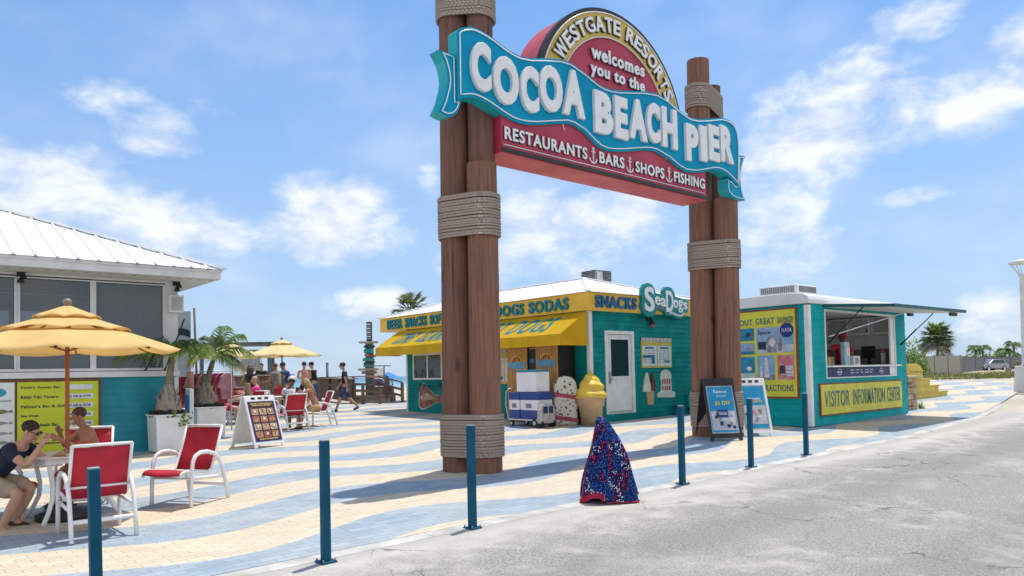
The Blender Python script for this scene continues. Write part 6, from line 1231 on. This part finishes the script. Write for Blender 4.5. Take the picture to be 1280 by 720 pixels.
# ================================================================== RIGHT SIDE
LAWN = M('dry_grass', (.20, .20, .07), .95, .3, 1.2, col2=(.36, .31, .18), bump=.5, bscale=8)
b = MB(); pts = [wp_((u-640)/930*d_, d_) for u, d_ in ((1120, 46), (1290, 44), (1290, 96), (1120, 64))]
b.add([(x, y, land(x, y)+.03) for x, y in pts], [(0, 1, 2, 3)], LAWN); tag(b.obj('lawn'), kind='structure')
rr = random.Random(15); b = MB(); TUF = M('tuft_grass', (.22, .24, .08), .9, .3, 2, transl=.2)
for k in range(3200):
    u, d_ = rr.uniform(1118, 1290), 43+rr.random()**1.5*22; x, y = wp_((u-640)/930*d_, d_)
    if math.sin(x*.7)+math.sin(y*1.3+1) < -.5: continue
    z = land(x, y)+.02; h = rr.uniform(.08, .3); a = rr.uniform(0, 6.3); b.add([(x-.03*cos(a), y-.03*sin(a), z), (x+.03*cos(a), y+.03*sin(a), z), (x+rr.uniform(-.1, .1), y+rr.uniform(-.1, .1), z+h)], [(0, 1, 2)], TUF)
tag(b.obj('grass_tufts'), kind='stuff')
def fence(name, label, pts, ztop, m, pm):
    mid = pts[len(pts)//2]; t = thing(name, label, 'fence', (mid[0], mid[1], .7))
    b = MB()
    for i in range(len(pts)-1):
        p, q = Vector((*pts[i], 0)), Vector((*pts[i+1], 0)); d = q-p; n = max(1, int(d.length/.25))
        for k in range(n): a = p+d*(k+.04)/n; c = p+d*(k+.96)/n; z1 = ztop[i]+(ztop[i+1]-ztop[i])*k/n+.02*math.sin(k*2.1); b.beam((a.x, a.y, (.35+z1)/2), (c.x, c.y, (.35+z1)/2), .04, z1-.35, m)
    b.obj('board_panel', t)
    for (x, y), z in zip(pts, ztop): b = MB(); b.box(x-.09, x+.09, y-.09, y+.09, .3, z+.08, pm); b.obj('post', t)
    return t
FG = wood_mat('fence_grey', (.40, .37, .33), (.27, .25, .23), 2, 2, .4); FD_ = wood_mat('fence_dark', (.17, .175, .185), (.11, .115, .12), 2, 2, .4); PG = M('fence_post', (.33, .31, .29), .7)
fence('board_fence', 'weathered grey board fence with pale posts beyond the grass', [wp_((u-640)/930*d_, d_) for u, d_ in ((1090, 60), (1125, 62), (1151, 65), (1167, 67), (1184, 69), (1200, 72))], [2.25, 2.25, 2.3, 2.32, 2.35, 2.35], FG, PG)
fence('board_fence', 'dark grey board fence behind the parked car', [wp_((u-640)/930*d_, d_) for u, d_ in ((1200, 75), (1218, 92), (1240, 104), (1262, 108), (1300, 112))], [2.35, 2.4, 2.4, 2.45, 2.5], FD_, FD_)
# stone pillar
stp = thing('stone_pillar', 'low stone pillar at the far corner of the kiosk', 'pillar', (22.3, 8.75, gz(22.3, 8.7))); z = gz(22.3, 8.7); b = MB(); rr = random.Random(3); SM = [M('stone_%d' % k, c, .9, .3, 6, bump=.6, bscale=25) for k, c in enumerate(((.46, .34, .24), (.38, .25, .17), (.52, .42, .30)))]
zz = z-.05; k = 0
while zz < z+.86:
    h = rr.uniform(.12, .2)
    for i in range(2):
        for j in range(2): b.box(22.0+i*.3+rr.uniform(0, .02), 22.29+i*.3+rr.uniform(0, .03), 8.46+j*.3+rr.uniform(0, .02), 8.75+j*.3+rr.uniform(0, .03), zz+.004, zz+h-.008, SM[k % 3]); k += 1
    zz += h
b.obj('stonework', stp, .02); b = MB(); b.box(21.97, 22.66, 8.43, 9.08, zz, zz+.07, SM[2]); b.obj('cap', stp, .02)
wd = thing('tall_weeds', 'small green weeds at the foot of the stone pillar', 'plant', (22.7, 8.5, z)); b = MB()
for k in range(60): x, y = 22.72+rr.uniform(-.1, .12), 8.45+rr.uniform(-.1, .2); b.add([(x-.02, y, z), (x+.02, y, z), (x+rr.uniform(-.08, .08), y+rr.uniform(-.08, .08), z+rr.uniform(.1, .3))], [(0, 1, 2)], VINE)
b.obj('leaves', wd)
# yellow steps
YST = M('step_yellow', (.62, .45, .06), .5, .12, 3, dirt=.12)
ys_ = thing('yellow_steps', 'bright yellow timber steps beyond the stone pillar', 'steps', (28.2, 10.6, gz(28.2, 10.6))); z = gz(28.2, 10.6)-.02
for k in range(3):
    b = MB(); b.box(27.0, 30.0-.8*k, 10.2, 12.2, z+.23*k, z+.23*(k+1)-.045, YST); b.box(26.98, 30.04-.8*k, 10.16, 12.24, z+.23*(k+1)-.042, z+.23*(k+1), YST); b.obj('step', ys_, .006)
yb = thing('yellow_slide_box', 'rounded yellow box at the top of the yellow steps', 'box', (29.0, 12.2, .9)); b = MB(); b.prism([(26.6, z+.70), (27.8, z+.70), (27.8, z+1.0), (27.65, z+1.14), (27.3, z+1.22), (26.6, z+1.22)], 10.2, 11.6, YST); b.obj('body', yb, .02); b = MB(); b.box(26.62, 27.78, 10.185, 10.198, z+.92, z+.96, M('ochre_line', (.4, .25, .03), .6)); b.obj('seam', yb)
yp_ = thing('yellow_post', 'yellow post with a cross bar behind the yellow steps', 'post', (30.4, 12.8, gz(30.4, 12.8))); z2 = gz(30.4, 12.8); b = MB(); b.box(30.3, 30.62, 12.6, 12.9, z2, z2+1.5, YST); b.obj('post', yp_, .01); b = MB(); b.beam((29.9, 13.2, z2+1.53), (31.3, 12.2, z2+1.53), .2, .06, YST); b.obj('cross_bar', yp_)
# white column
cx, cy = wp_((1283-640)/930*29, 29); z = gz(cx, cy); wc = thing('white_column', 'white tapered column with flared lamp top at the right edge', 'column lamp', (cx, cy, z))
CLW = M('column_white', (.66, .65, .63), .5, .08, 3, dirt=.12); b = MB(); k0, k1 = .40, .34
b.hexa([(cx-k0, cy-k0, z-.05), (cx+k0, cy-k0, z-.05), (cx+k0, cy+k0, z-.05), (cx-k0, cy+k0, z-.05), (cx-k1, cy-k1, z+1.0), (cx+k1, cy-k1, z+1.0), (cx+k1, cy+k1, z+1.0), (cx-k1, cy+k1, z+1.0)], CLW); b.obj('base', wc, .03)
b = MB(); b.lathe([(.2, 1.0), (.17, 1.1), (.13, 4.45), (.15, 4.5), (.15, 4.56)], CLW, (cx, cy, z), 20); b.obj('shaft', wc)
b = MB()
for k in range(8): a = 2*pi*k/8; b.tube([(cx+.12*cos(a), cy+.12*sin(a), z+4.52), (cx+.42*cos(a), cy+.42*sin(a), z+5.0)], .014, CLW, 6)
b.obj('flared_struts', wc); b = MB(); b.lathe([(.38, 4.98), (.47, 5.0), (.47, 5.06), (.3, 5.14), (0, 5.16)], CLW, (cx, cy, z), 24); b.obj('cap', wc)
# car
CPA = M('car_silver', (.30, .31, .33), .25, .05, 2, metal=.5, spec=.6); CGL = glass_mat('car_glass', (.02, .03, .035), .9)
ca = thing('parked_car', 'silver car parked by the dark fence, far right', 'car', (0, 0, 0)); x, y = wp_((1237-640)/930*98, 98)
b = MB(); prof = [(-2.3, .35), (2.25, .35), (2.3, .6), (2.2, .82), (1.3, .98), (-2.1, 1.02), (-2.32, .85)]
b.prism(prof, -.88, .88, CPA, 'y'); b.obj('body', ca, .08, world=False)
b = MB(); b.prism([(-2.0, 1.0), (1.2, .98), (.45, 1.5), (-.2, 1.56), (-1.5, 1.5)], -.76, .76, CPA, 'y'); b.obj('cabin', ca, .05, world=False)
for s in (-1, 1):
    for pl in ([(-1.75, 1.06), (-1.4, 1.44), (-.75, 1.47), (-.75, 1.06)], [(-.67, 1.06), (-.67, 1.48), (.35, 1.44), (.9, 1.06)]): b = MB(); b.prism(pl, .765*s, .772*s, CGL, 'y'); b.obj('window', ca, world=False)
    for xx in (-1.4, 1.45): b = MB(); b.tube([(xx, .70*s, .33), (xx, .90*s, .33)], .33, RUB, 18); w_ = b.obj('wheel', ca, world=False); b = MB(); b.tube([(xx, .90*s, .33), (xx, .91*s, .33)], .2, ALU, 14); b.obj('rim', w_, world=False)
    b = MB(); b.box(2.2, 2.29, .5*s, .78*s, .62, .76, PAPER); b.obj('headlight', ca, world=False)
b = MB(); b.prism([(1.12, 1.03), (1.17, 1.0), (.47, 1.47), (.42, 1.5)], -.68, .68, CGL, 'y'); b.obj('windscreen', ca, world=False)
ca.location = (x, y, .56); ca.rotation_euler = (0, 0, SIDE+pi+.35)
x, y = wp_((1272-640)/930*70, 70); bp = thing('brush_pile', 'brown brush pile on the grass left of the white column', 'brush pile', (x, y, .66)); b = MB(); rr = random.Random(9); BRM = wood_mat('brush_wood', (.26, .2, .15), (.14, .1, .08))
for k in range(60): a = rr.uniform(0, 6.3); r = rr.uniform(0, 1); p = Vector((x+r*1.1*cos(a), y+r*1.1*sin(a), .68+(1-r)*.9)); v = Vector((cos(a), sin(a), -.6+rr.uniform(-.3, .3)))*rr.uniform(.4, .9); b.tube([p-v*.5, p+v*.5], rr.uniform(.02, .05), BRM, 5)
b.obj('branches', bp)
# ================================================================== PEOPLE
SKN = {k: M('skin_'+k, c, .5, .08, 9, spec=.35) for k, c in dict(fair=(.52, .29, .20), tan=(.40, .20, .12), pink=(.55, .28, .20), dark=(.20, .10, .06)).items()}
def skin_mesh(verts, edges, radii, mat, name, parent, extra=None, sub=2):
    me = bpy.data.meshes.new(name); me.from_pydata([tuple(v) for v in verts], edges, []); o = bpy.data.objects.new(name, me); COL.objects.link(o)
    sk = o.modifiers.new('skin', 'SKIN'); sk.use_smooth_shade = True; sk.branch_smoothing = .4
    for i, d in enumerate(me.skin_vertices[0].data): r = radii[i]; d.radius = (r, r) if not isinstance(r, tuple) else r; d.use_root = (i == 0)
    s = o.modifiers.new('sub', 'SUBSURF'); s.levels = sub; s.render_levels = sub
    bpy.context.view_layer.update(); dg = bpy.context.evaluated_depsgraph_get(); nm = bpy.data.meshes.new_from_object(o.evaluated_get(dg))
    o.modifiers.clear(); o.data = nm; bpy.data.meshes.remove(me); nm.name = name; nm.materials.clear(); nm.materials.append(mat)
    nm.polygons.foreach_set('use_smooth', [True]*len(nm.polygons))
    if extra: extra(nm)
    o.parent = parent; return o
def person(label, x, y, head_deg, pose, skin='fair', top=None, bottom=None, shoes=None, hair=(.03, .02, .015), hairlen=0, hat=None, glasses=False, sc=1.0, z=None, girth=1.0, sleeve=.55, legl=.75, cat='person', swim=None, beard=False):
    P = dict(lean=0, hipL=0, hipR=0, kneeL=0, kneeR=0, armL=5, armR=5, abL=8, abR=8, elL=12, elR=12, inL=0, inR=0, headp=0, headt=0, abd=4, pz=None); P.update(pose)
    t = thing('person', label, cat, (x, y, gz(x, y) if z is None else z), rad(head_deg)); t.scale = (sc,)*3
    ln = rad(P['lean']); up = Vector((sin(ln), 0, cos(ln))); fw = Vector((cos(ln), 0, -sin(ln)))
    def leg(s, h, k):
        h, k = rad(h), rad(k); ab = rad(P['abd'])*s
        hip = Vector((0, .095*s, -.02)); kn = hip+Vector((sin(h)*cos(ab), sin(ab), -cos(h)*cos(ab)))*.43; a = h-k; an = kn+Vector((sin(a), sin(ab)*.3, -cos(a))).normalized()*.42
        tf = a+pi/2 if abs(a) > .5 else a*.3; fd = Vector((cos(min(.6, max(-.9, a*.6))), .12*s, sin(a*.6)*.6)).normalized()
        return hip, kn, an, an+fd*.07+Vector((0, 0, -.055)), an+fd*.17+Vector((0, 0, -.065))
    Ls = [leg(1, P['hipL'], P['kneeL']), leg(-1, P['hipR'], P['kneeR'])]
    low = min(min(p.z for p in l) for l in Ls); pz = P['pz'] if P['pz'] is not None else -low+.03
    B = Vector((0, 0, pz))
    pel = B.copy(); bel = B+up*.14; che = B+up*.34; nb = B+up*.50; nk = nb+up*.05+fw*.01
    hp = rad(P['headp']); ht = rad(P['headt']); hu = Vector((sin(hp), 0, cos(hp))); hf0 = Vector((cos(hp), 0, -sin(hp))); hf = Vector((hf0.x*cos(ht), sin(ht), hf0.z)).normalized(); hs = hu.cross(hf).normalized()
    hc = nk+hu*.145+hf0*.02
    def arm(s, a, ab, e, inn):
        a, ab, e, inn = rad(a)-0, rad(ab), rad(e), rad(inn)
        sh = nb+Vector((0, .185*s, 0))-up*.045
        d = Vector((sin(a)*cos(ab), s*sin(ab), -cos(a)*cos(ab))); el = sh+d*.28
        f = a+e; d2 = Vector((sin(f)*cos(inn), -s*sin(inn), -cos(f)*cos(inn) if abs(inn) < 1.3 else -cos(f))); d2.normalize(); wr = el+d2*.25
        return sh, el, wr, d2
    As = [arm(1, P['armL'], P['abL'], P['elL'], P['inL']), arm(-1, P['armR'], P['abR'], P['elR'], P['inR'])]
    g = girth
    V = [pel, bel, che, nb, nk, hc-hu*.06+hf*.012, hc+hu*.02, hc+hu*.075-hf*.005]; E = [(i, i+1) for i in range(7)]; R = [(.135*g, .115*g), (.125*g, .105*g), (.145*g, .115*g), (.08, .07), .052, (.062, .07), (.076, .09), (.062, .072)]
    def chain(par, pts, rs):
        for p, r in zip(pts, rs): V.append(p); R.append(r); E.append((par, len(V)-1)); par = len(V)-1
        return par
    for l in Ls: chain(0, [p+B for p in l], [.088*g, .062*g, .042, .04, .03])
    for k, (sh, el, wr, d2) in enumerate(As):
        s = 1 if k == 0 else -1; sd = Vector((0, s, 0)); n_ = d2.cross(sd); n_ = n_.normalized() if n_.length > .1 else Vector((1, 0, 0)); w_ = n_.cross(d2).normalized()
        e = chain(3, [sh, el, wr, wr+d2*.07], [.058*g, .042*g, .028, .034])
        for j, (o_, L_) in enumerate(((-.026, .075), (-.009, .085), (.009, .08), (.026, .062))):
            b0 = wr+d2*.095+n_*o_; chain(e, [b0, b0+d2*L_*.5+w_*.008*-s, b0+d2*L_*.85-w_*.02*s], [.0105, .0095, .008])
        chain(e, [wr+d2*.045-n_*.036, wr+d2*.085-n_*.052], [.0115, .009])
    def face(nm):
        bm = bmesh.new(); bm.from_mesh(nm)
        mats = Matrix((hf, hs, hu)).transposed()
        for off, r in (((.098, 0, -.012), (.022, .014, .026)), ((0, .082, -.005), (.018, .010, .03)), ((0, -.082, -.005), (.018, .010, .03)), ((.074, 0, -.085), (.024, .03, .02))):
            q = MB(); q.ball((0, 0, 0), r, SKN[skin], 10, 7); vs = [bm.verts.new(hc+mats @ (Vector(off)+Vector(v))) for v in q.v]
            for f in q.f:
                try: bm.faces.new([vs[i] for i in dict.fromkeys(f)]).smooth = True
                except ValueError: pass
        bm.to_mesh(nm); bm.free()
    skin_mesh(V, E, R, SKN[skin], 'body', t, face)
    mats = Matrix((hf, hs, hu)).transposed(); HX = Matrix.Translation(hc) @ mats.to_4x4()
    EYE = M('eye_white', (.7, .68, .65), .3); EYD = M('eye_dark', (.02, .015, .01), .3); LIP = M('lip', (.35, .12, .1), .5)
    for s in (-1, 1): b = MB(); b.ball((.083, .031*s, .012), (.012, .014, .009), EYE, 8, 6, HX); b.ball((.093, .031*s, .012), (.004, .006, .006), EYD, 6, 5, HX); b.obj('eye', t, world=False)
    b = MB(); b.ball((.090, 0, -.055), (.012, .024, .007), LIP, 8, 5, HX); b.obj('mouth', t, world=False)
    hm = M('hair_%.2f_%.2f' % hair[:2], hair, .6, .3, 20, bump=.4, bscale=120)
    b = MB(); b.ball((-.02, 0, .045), (.090, .083, .080), hm, 16, 10, HX)
    if hairlen:
        rr = random.Random(int(x*100))
        for k in range(16): a = rad(70+220*k/15); c, s_ = cos(a), sin(a); b.tube([HX @ Vector((.075*c-.01, .078*s_, .06)), HX @ Vector((.095*c-.015, .092*s_, -.02)), HX @ Vector((.095*c-.03, .09*s_, -.09-hairlen*.3)), HX @ Vector((.08*c-.05, .08*s_, -.1-hairlen+rr.uniform(-.04, .04)))], [.018, .022, .02, .008], hm, 6)
    b.obj('hair', t, world=False)
    if hat:
        b = MB(); b.lathe([(.104, .035), (.102, .07), (.085, .115), (.05, .135), (0, .14)], hat, (-.008, 0, 0), 18, X=HX)
        b.prism([(.06, -.07), (.13, -.06), (.175, -.03), (.185, 0), (.175, .03), (.13, .06), (.06, .07)], .035, .045, hat, 'z', HX); b.obj('cap', t, world=False)
    if glasses:
        b = MB(); 
        for s in (-1, 1): b.box(.088, .1, .012*s, .052*s, -.004, .026, BLACK, HX); b.box(-.01, .09, .078*s, .082*s, .012, .02, BLACK, HX)
        b.box(.09, .1, -.012, .012, .012, .018, BLACK, HX); b.obj('glasses', t, world=False)
    def cl(name, m, verts, edges, radii): skin_mesh(verts, edges, radii, m, name, t)
    if top:
        v = [B+up*.02, bel, che, nb-up*.015]; e = [(0, 1), (1, 2), (2, 3)]; r = [(.152*g, .13*g), (.145*g, .125*g), (.165*g, .132*g), (.10, .088)]
        for sh, el, wr, d2 in As:
            v += [sh, sh.lerp(el, sleeve*.6), sh.lerp(el, sleeve)]; n = len(v); r += [.075*g, .068*g, .066*g]; e += [(3, n-3), (n-3, n-2), (n-2, n-1)]
        cl('shirt', top, v, e, r)
    if bottom:
        v = [B+up*.06, B-up*.0]; e = [(0, 1)]; r = [(.15*g, .13*g), (.15*g, .135*g)]
        for l in Ls:
            hip, kn, an = l[0]+B, l[1]+B, l[2]+B; ll = min(1, legl)
            v += [hip, hip.lerp(kn, ll*.55), hip.lerp(kn, ll)]; n = len(v); r += [.105*g, .10*g, .092*g]; e += [(1, n-3), (n-3, n-2), (n-2, n-1)]
            if legl > 1.2: v += [kn.lerp(an, .85)]; r += [.068]; e += [(n-1, n)]
        cl('shorts' if legl < 1.2 else 'trousers', bottom, v, e, r)
    if shoes:
        for l in Ls: a, f1, f2 = l[2]+B, l[3]+B, l[4]+B; skin_mesh([a+Vector((0, 0, -.03)), f1, f2, a+Vector((-.03, 0, -.055))], [(0, 1), (1, 2), (0, 3)], [.046, .046, .038, .044], shoes, 'shoe', t)
    return t

SD = math.degrees(SIDE)   # heading of image right; +90 is away from the camera
C = {k: M('wear_'+k, c, .8, .15, 9) for k, c in dict(navy=(.012, .018, .045), khaki=(.40, .32, .22), black=(.015, .015, .018), brown=(.06, .04, .03), grey=(.30, .29, .28), blue=(.02, .08, .22), pink=(.65, .03, .25), red=(.50, .02, .05), orange=(.60, .12, .08), white=(.7, .7, .7), denim=(.05, .07, .16), swim=(.02, .03, .05), tan=(.5, .3, .15)).items()}
def at_(u, d): return wp_((u-640)/930*d, d)
# front table
px, py = at_(-16, 7.72)
person('man in navy shirt and khaki shorts leaning on the front table, hand to his mouth', px, py, SD+4, dict(lean=44, hipL=78, hipR=72, kneeL=106, kneeR=98, armL=52, armR=50, abL=6, abR=4, elL=62, elR=106, inL=30, inR=24, headp=22, pz=.545), 'fair', C['navy'], C['khaki'], C['brown'], glasses=True, sc=.93, girth=1.08, legl=.95)
px, py = wp_((124-640)/930*9.0, 9.0)
person('bare shouldered person with short brown hair eating at the front table', px, py, SD-130, dict(lean=22, hipL=85, hipR=85, kneeL=88, kneeR=80, armL=48, armR=40, abL=18, abR=24, elL=78, elR=110, inL=40, inR=36, headp=12, headt=-10, pz=.565), 'tan', None, C['khaki'], C['brown'], hair=(.10, .055, .03), sc=.88, legl=.8)
# walking man
px, py = at_(431, 25.6)
person('man in dark cap, navy tee and navy shorts walking across the paving', px, py, SD+185, dict(lean=4, hipL=24, hipR=-14, kneeL=6, kneeR=32, armL=-18, armR=20, abL=6, abR=6, headp=8), 'fair', C['black'], C['denim'], C['brown'], hat=C['brown'], glasses=True, sc=.98, legl=1.0)
px, py = at_(380, 26.6)
person('bare backed person in black swim shorts standing at the deck counter', px, py, SD+110, dict(lean=6, armL=30, armR=28, elL=60, elR=55, inL=20, inR=20, headp=5), 'pink', None, C['black'], C['brown'], hair=(.04, .025, .02), sc=.98, legl=.55)
px, py = at_(393, 28.0)
person('person in dark outfit and cap standing behind the deck counter', px, py, SD+175, dict(lean=8, armL=35, armR=25, elL=60, elR=70, headp=10), 'fair', C['black'], C['denim'], C['brown'], hat=C['black'], sc=.97, legl=1.5)
px, py = at_(361, 26.0)
person('person in blue shirt and dark hat near the deck counter', px, py, SD+200, dict(lean=14, armL=30, armR=40, elL=70, elR=80, headp=20), 'fair', C['blue'], C['white'], C['brown'], hat=C['black'], sc=.98, girth=1.15)
px, py = at_(347, 25.3)
person('person in grey shirt standing left of the parasol pole', px, py, SD+160, dict(lean=6, armL=20, armR=35, elL=60, elR=60, headp=14), 'tan', C['grey'], C['red'], C['brown'], hair=(.12, .08, .05), sc=.96)
px, py = at_(312, 22.6)
person('woman in black halter top standing behind the menu stand', px, py, SD+70, dict(armL=-10, armR=10, abL=28, abR=28, elL=70, elR=75, inL=40, inR=40, headp=5), 'tan', C['black'], C['black'], C['brown'], hair=(.10, .05, .03), hairlen=.12, sc=.93, sleeve=.05)
px, py = at_(276, 20.6)
person('person in coral red shirt seated behind the farther palm planter', px, py, SD+20, dict(lean=12, hipL=82, hipR=82, kneeL=85, kneeR=85, armL=40, armR=40, elL=60, elR=60, pz=.565), 'fair', C['orange'], C['red'], C['brown'], hair=(.12, .08, .04), sc=.95)
px, py = at_(324, 21.4)
person('fair haired person in bright pink shirt seated behind the menu stand', px, py, SD+190, dict(lean=10, hipL=82, hipR=82, kneeL=85, kneeR=85, armL=40, armR=40, elL=70, elR=70, headp=10, pz=.565), 'pink', C['pink'], C['white'], C['brown'], hair=(.55, .40, .22), sc=.97)
px, py = at_(395, 19.0)
person('woman with long blond hair and bare back seated right of the red chair', px, py, SD+175, dict(lean=22, hipL=82, hipR=80, kneeL=85, kneeR=70, armL=45, armR=45, elL=50, elR=60, inL=20, inR=20, headp=25, pz=.565), 'tan', None, C['tan'], C['brown'], hair=(.42, .28, .13), hairlen=.28, sc=.97, legl=.5)
px, py = at_(362, 18.9)
person('person with white cap sitting in the red chair, seen from behind', px, py, SD+92, dict(lean=10, hipL=82, hipR=82, kneeL=85, kneeR=85, armL=40, armR=40, elL=60, elR=60, headp=18, pz=.565), 'dark', C['white'], C['black'], C['brown'], hat=C['white'], sc=.97)
px, py = at_(327, 29.5)
person('person in dark shirt half hidden behind the shaded bar counter', px, py, SD-90, dict(lean=5, armL=30, armR=30, elL=70, elR=70), 'tan', C['black'], C['denim'], C['brown'], sc=.97, legl=1.5)
person('attendant in crimson shirt and cap reaching out inside the kiosk', 18.75, 8.78, -140, dict(lean=4, armL=8, armR=62, abL=8, abR=48, elL=25, elR=30, headp=6, headt=20), 'dark', C['red'], C['black'], C['black'], hat=C['red'], sc=1.0, z=.58, girth=1.12, legl=1.5)
px, py = wp_((1214-640)/930*94, 94)
person('person in white shirt bending forward beside the parked car', px, py, SD, dict(lean=55, armL=60, armR=50, elL=20, elR=20, headp=50), 'fair', C['white'], C['denim'], C['brown'], hair=(.2, .12, .08), sc=1.0, z=.69, legl=1.5)
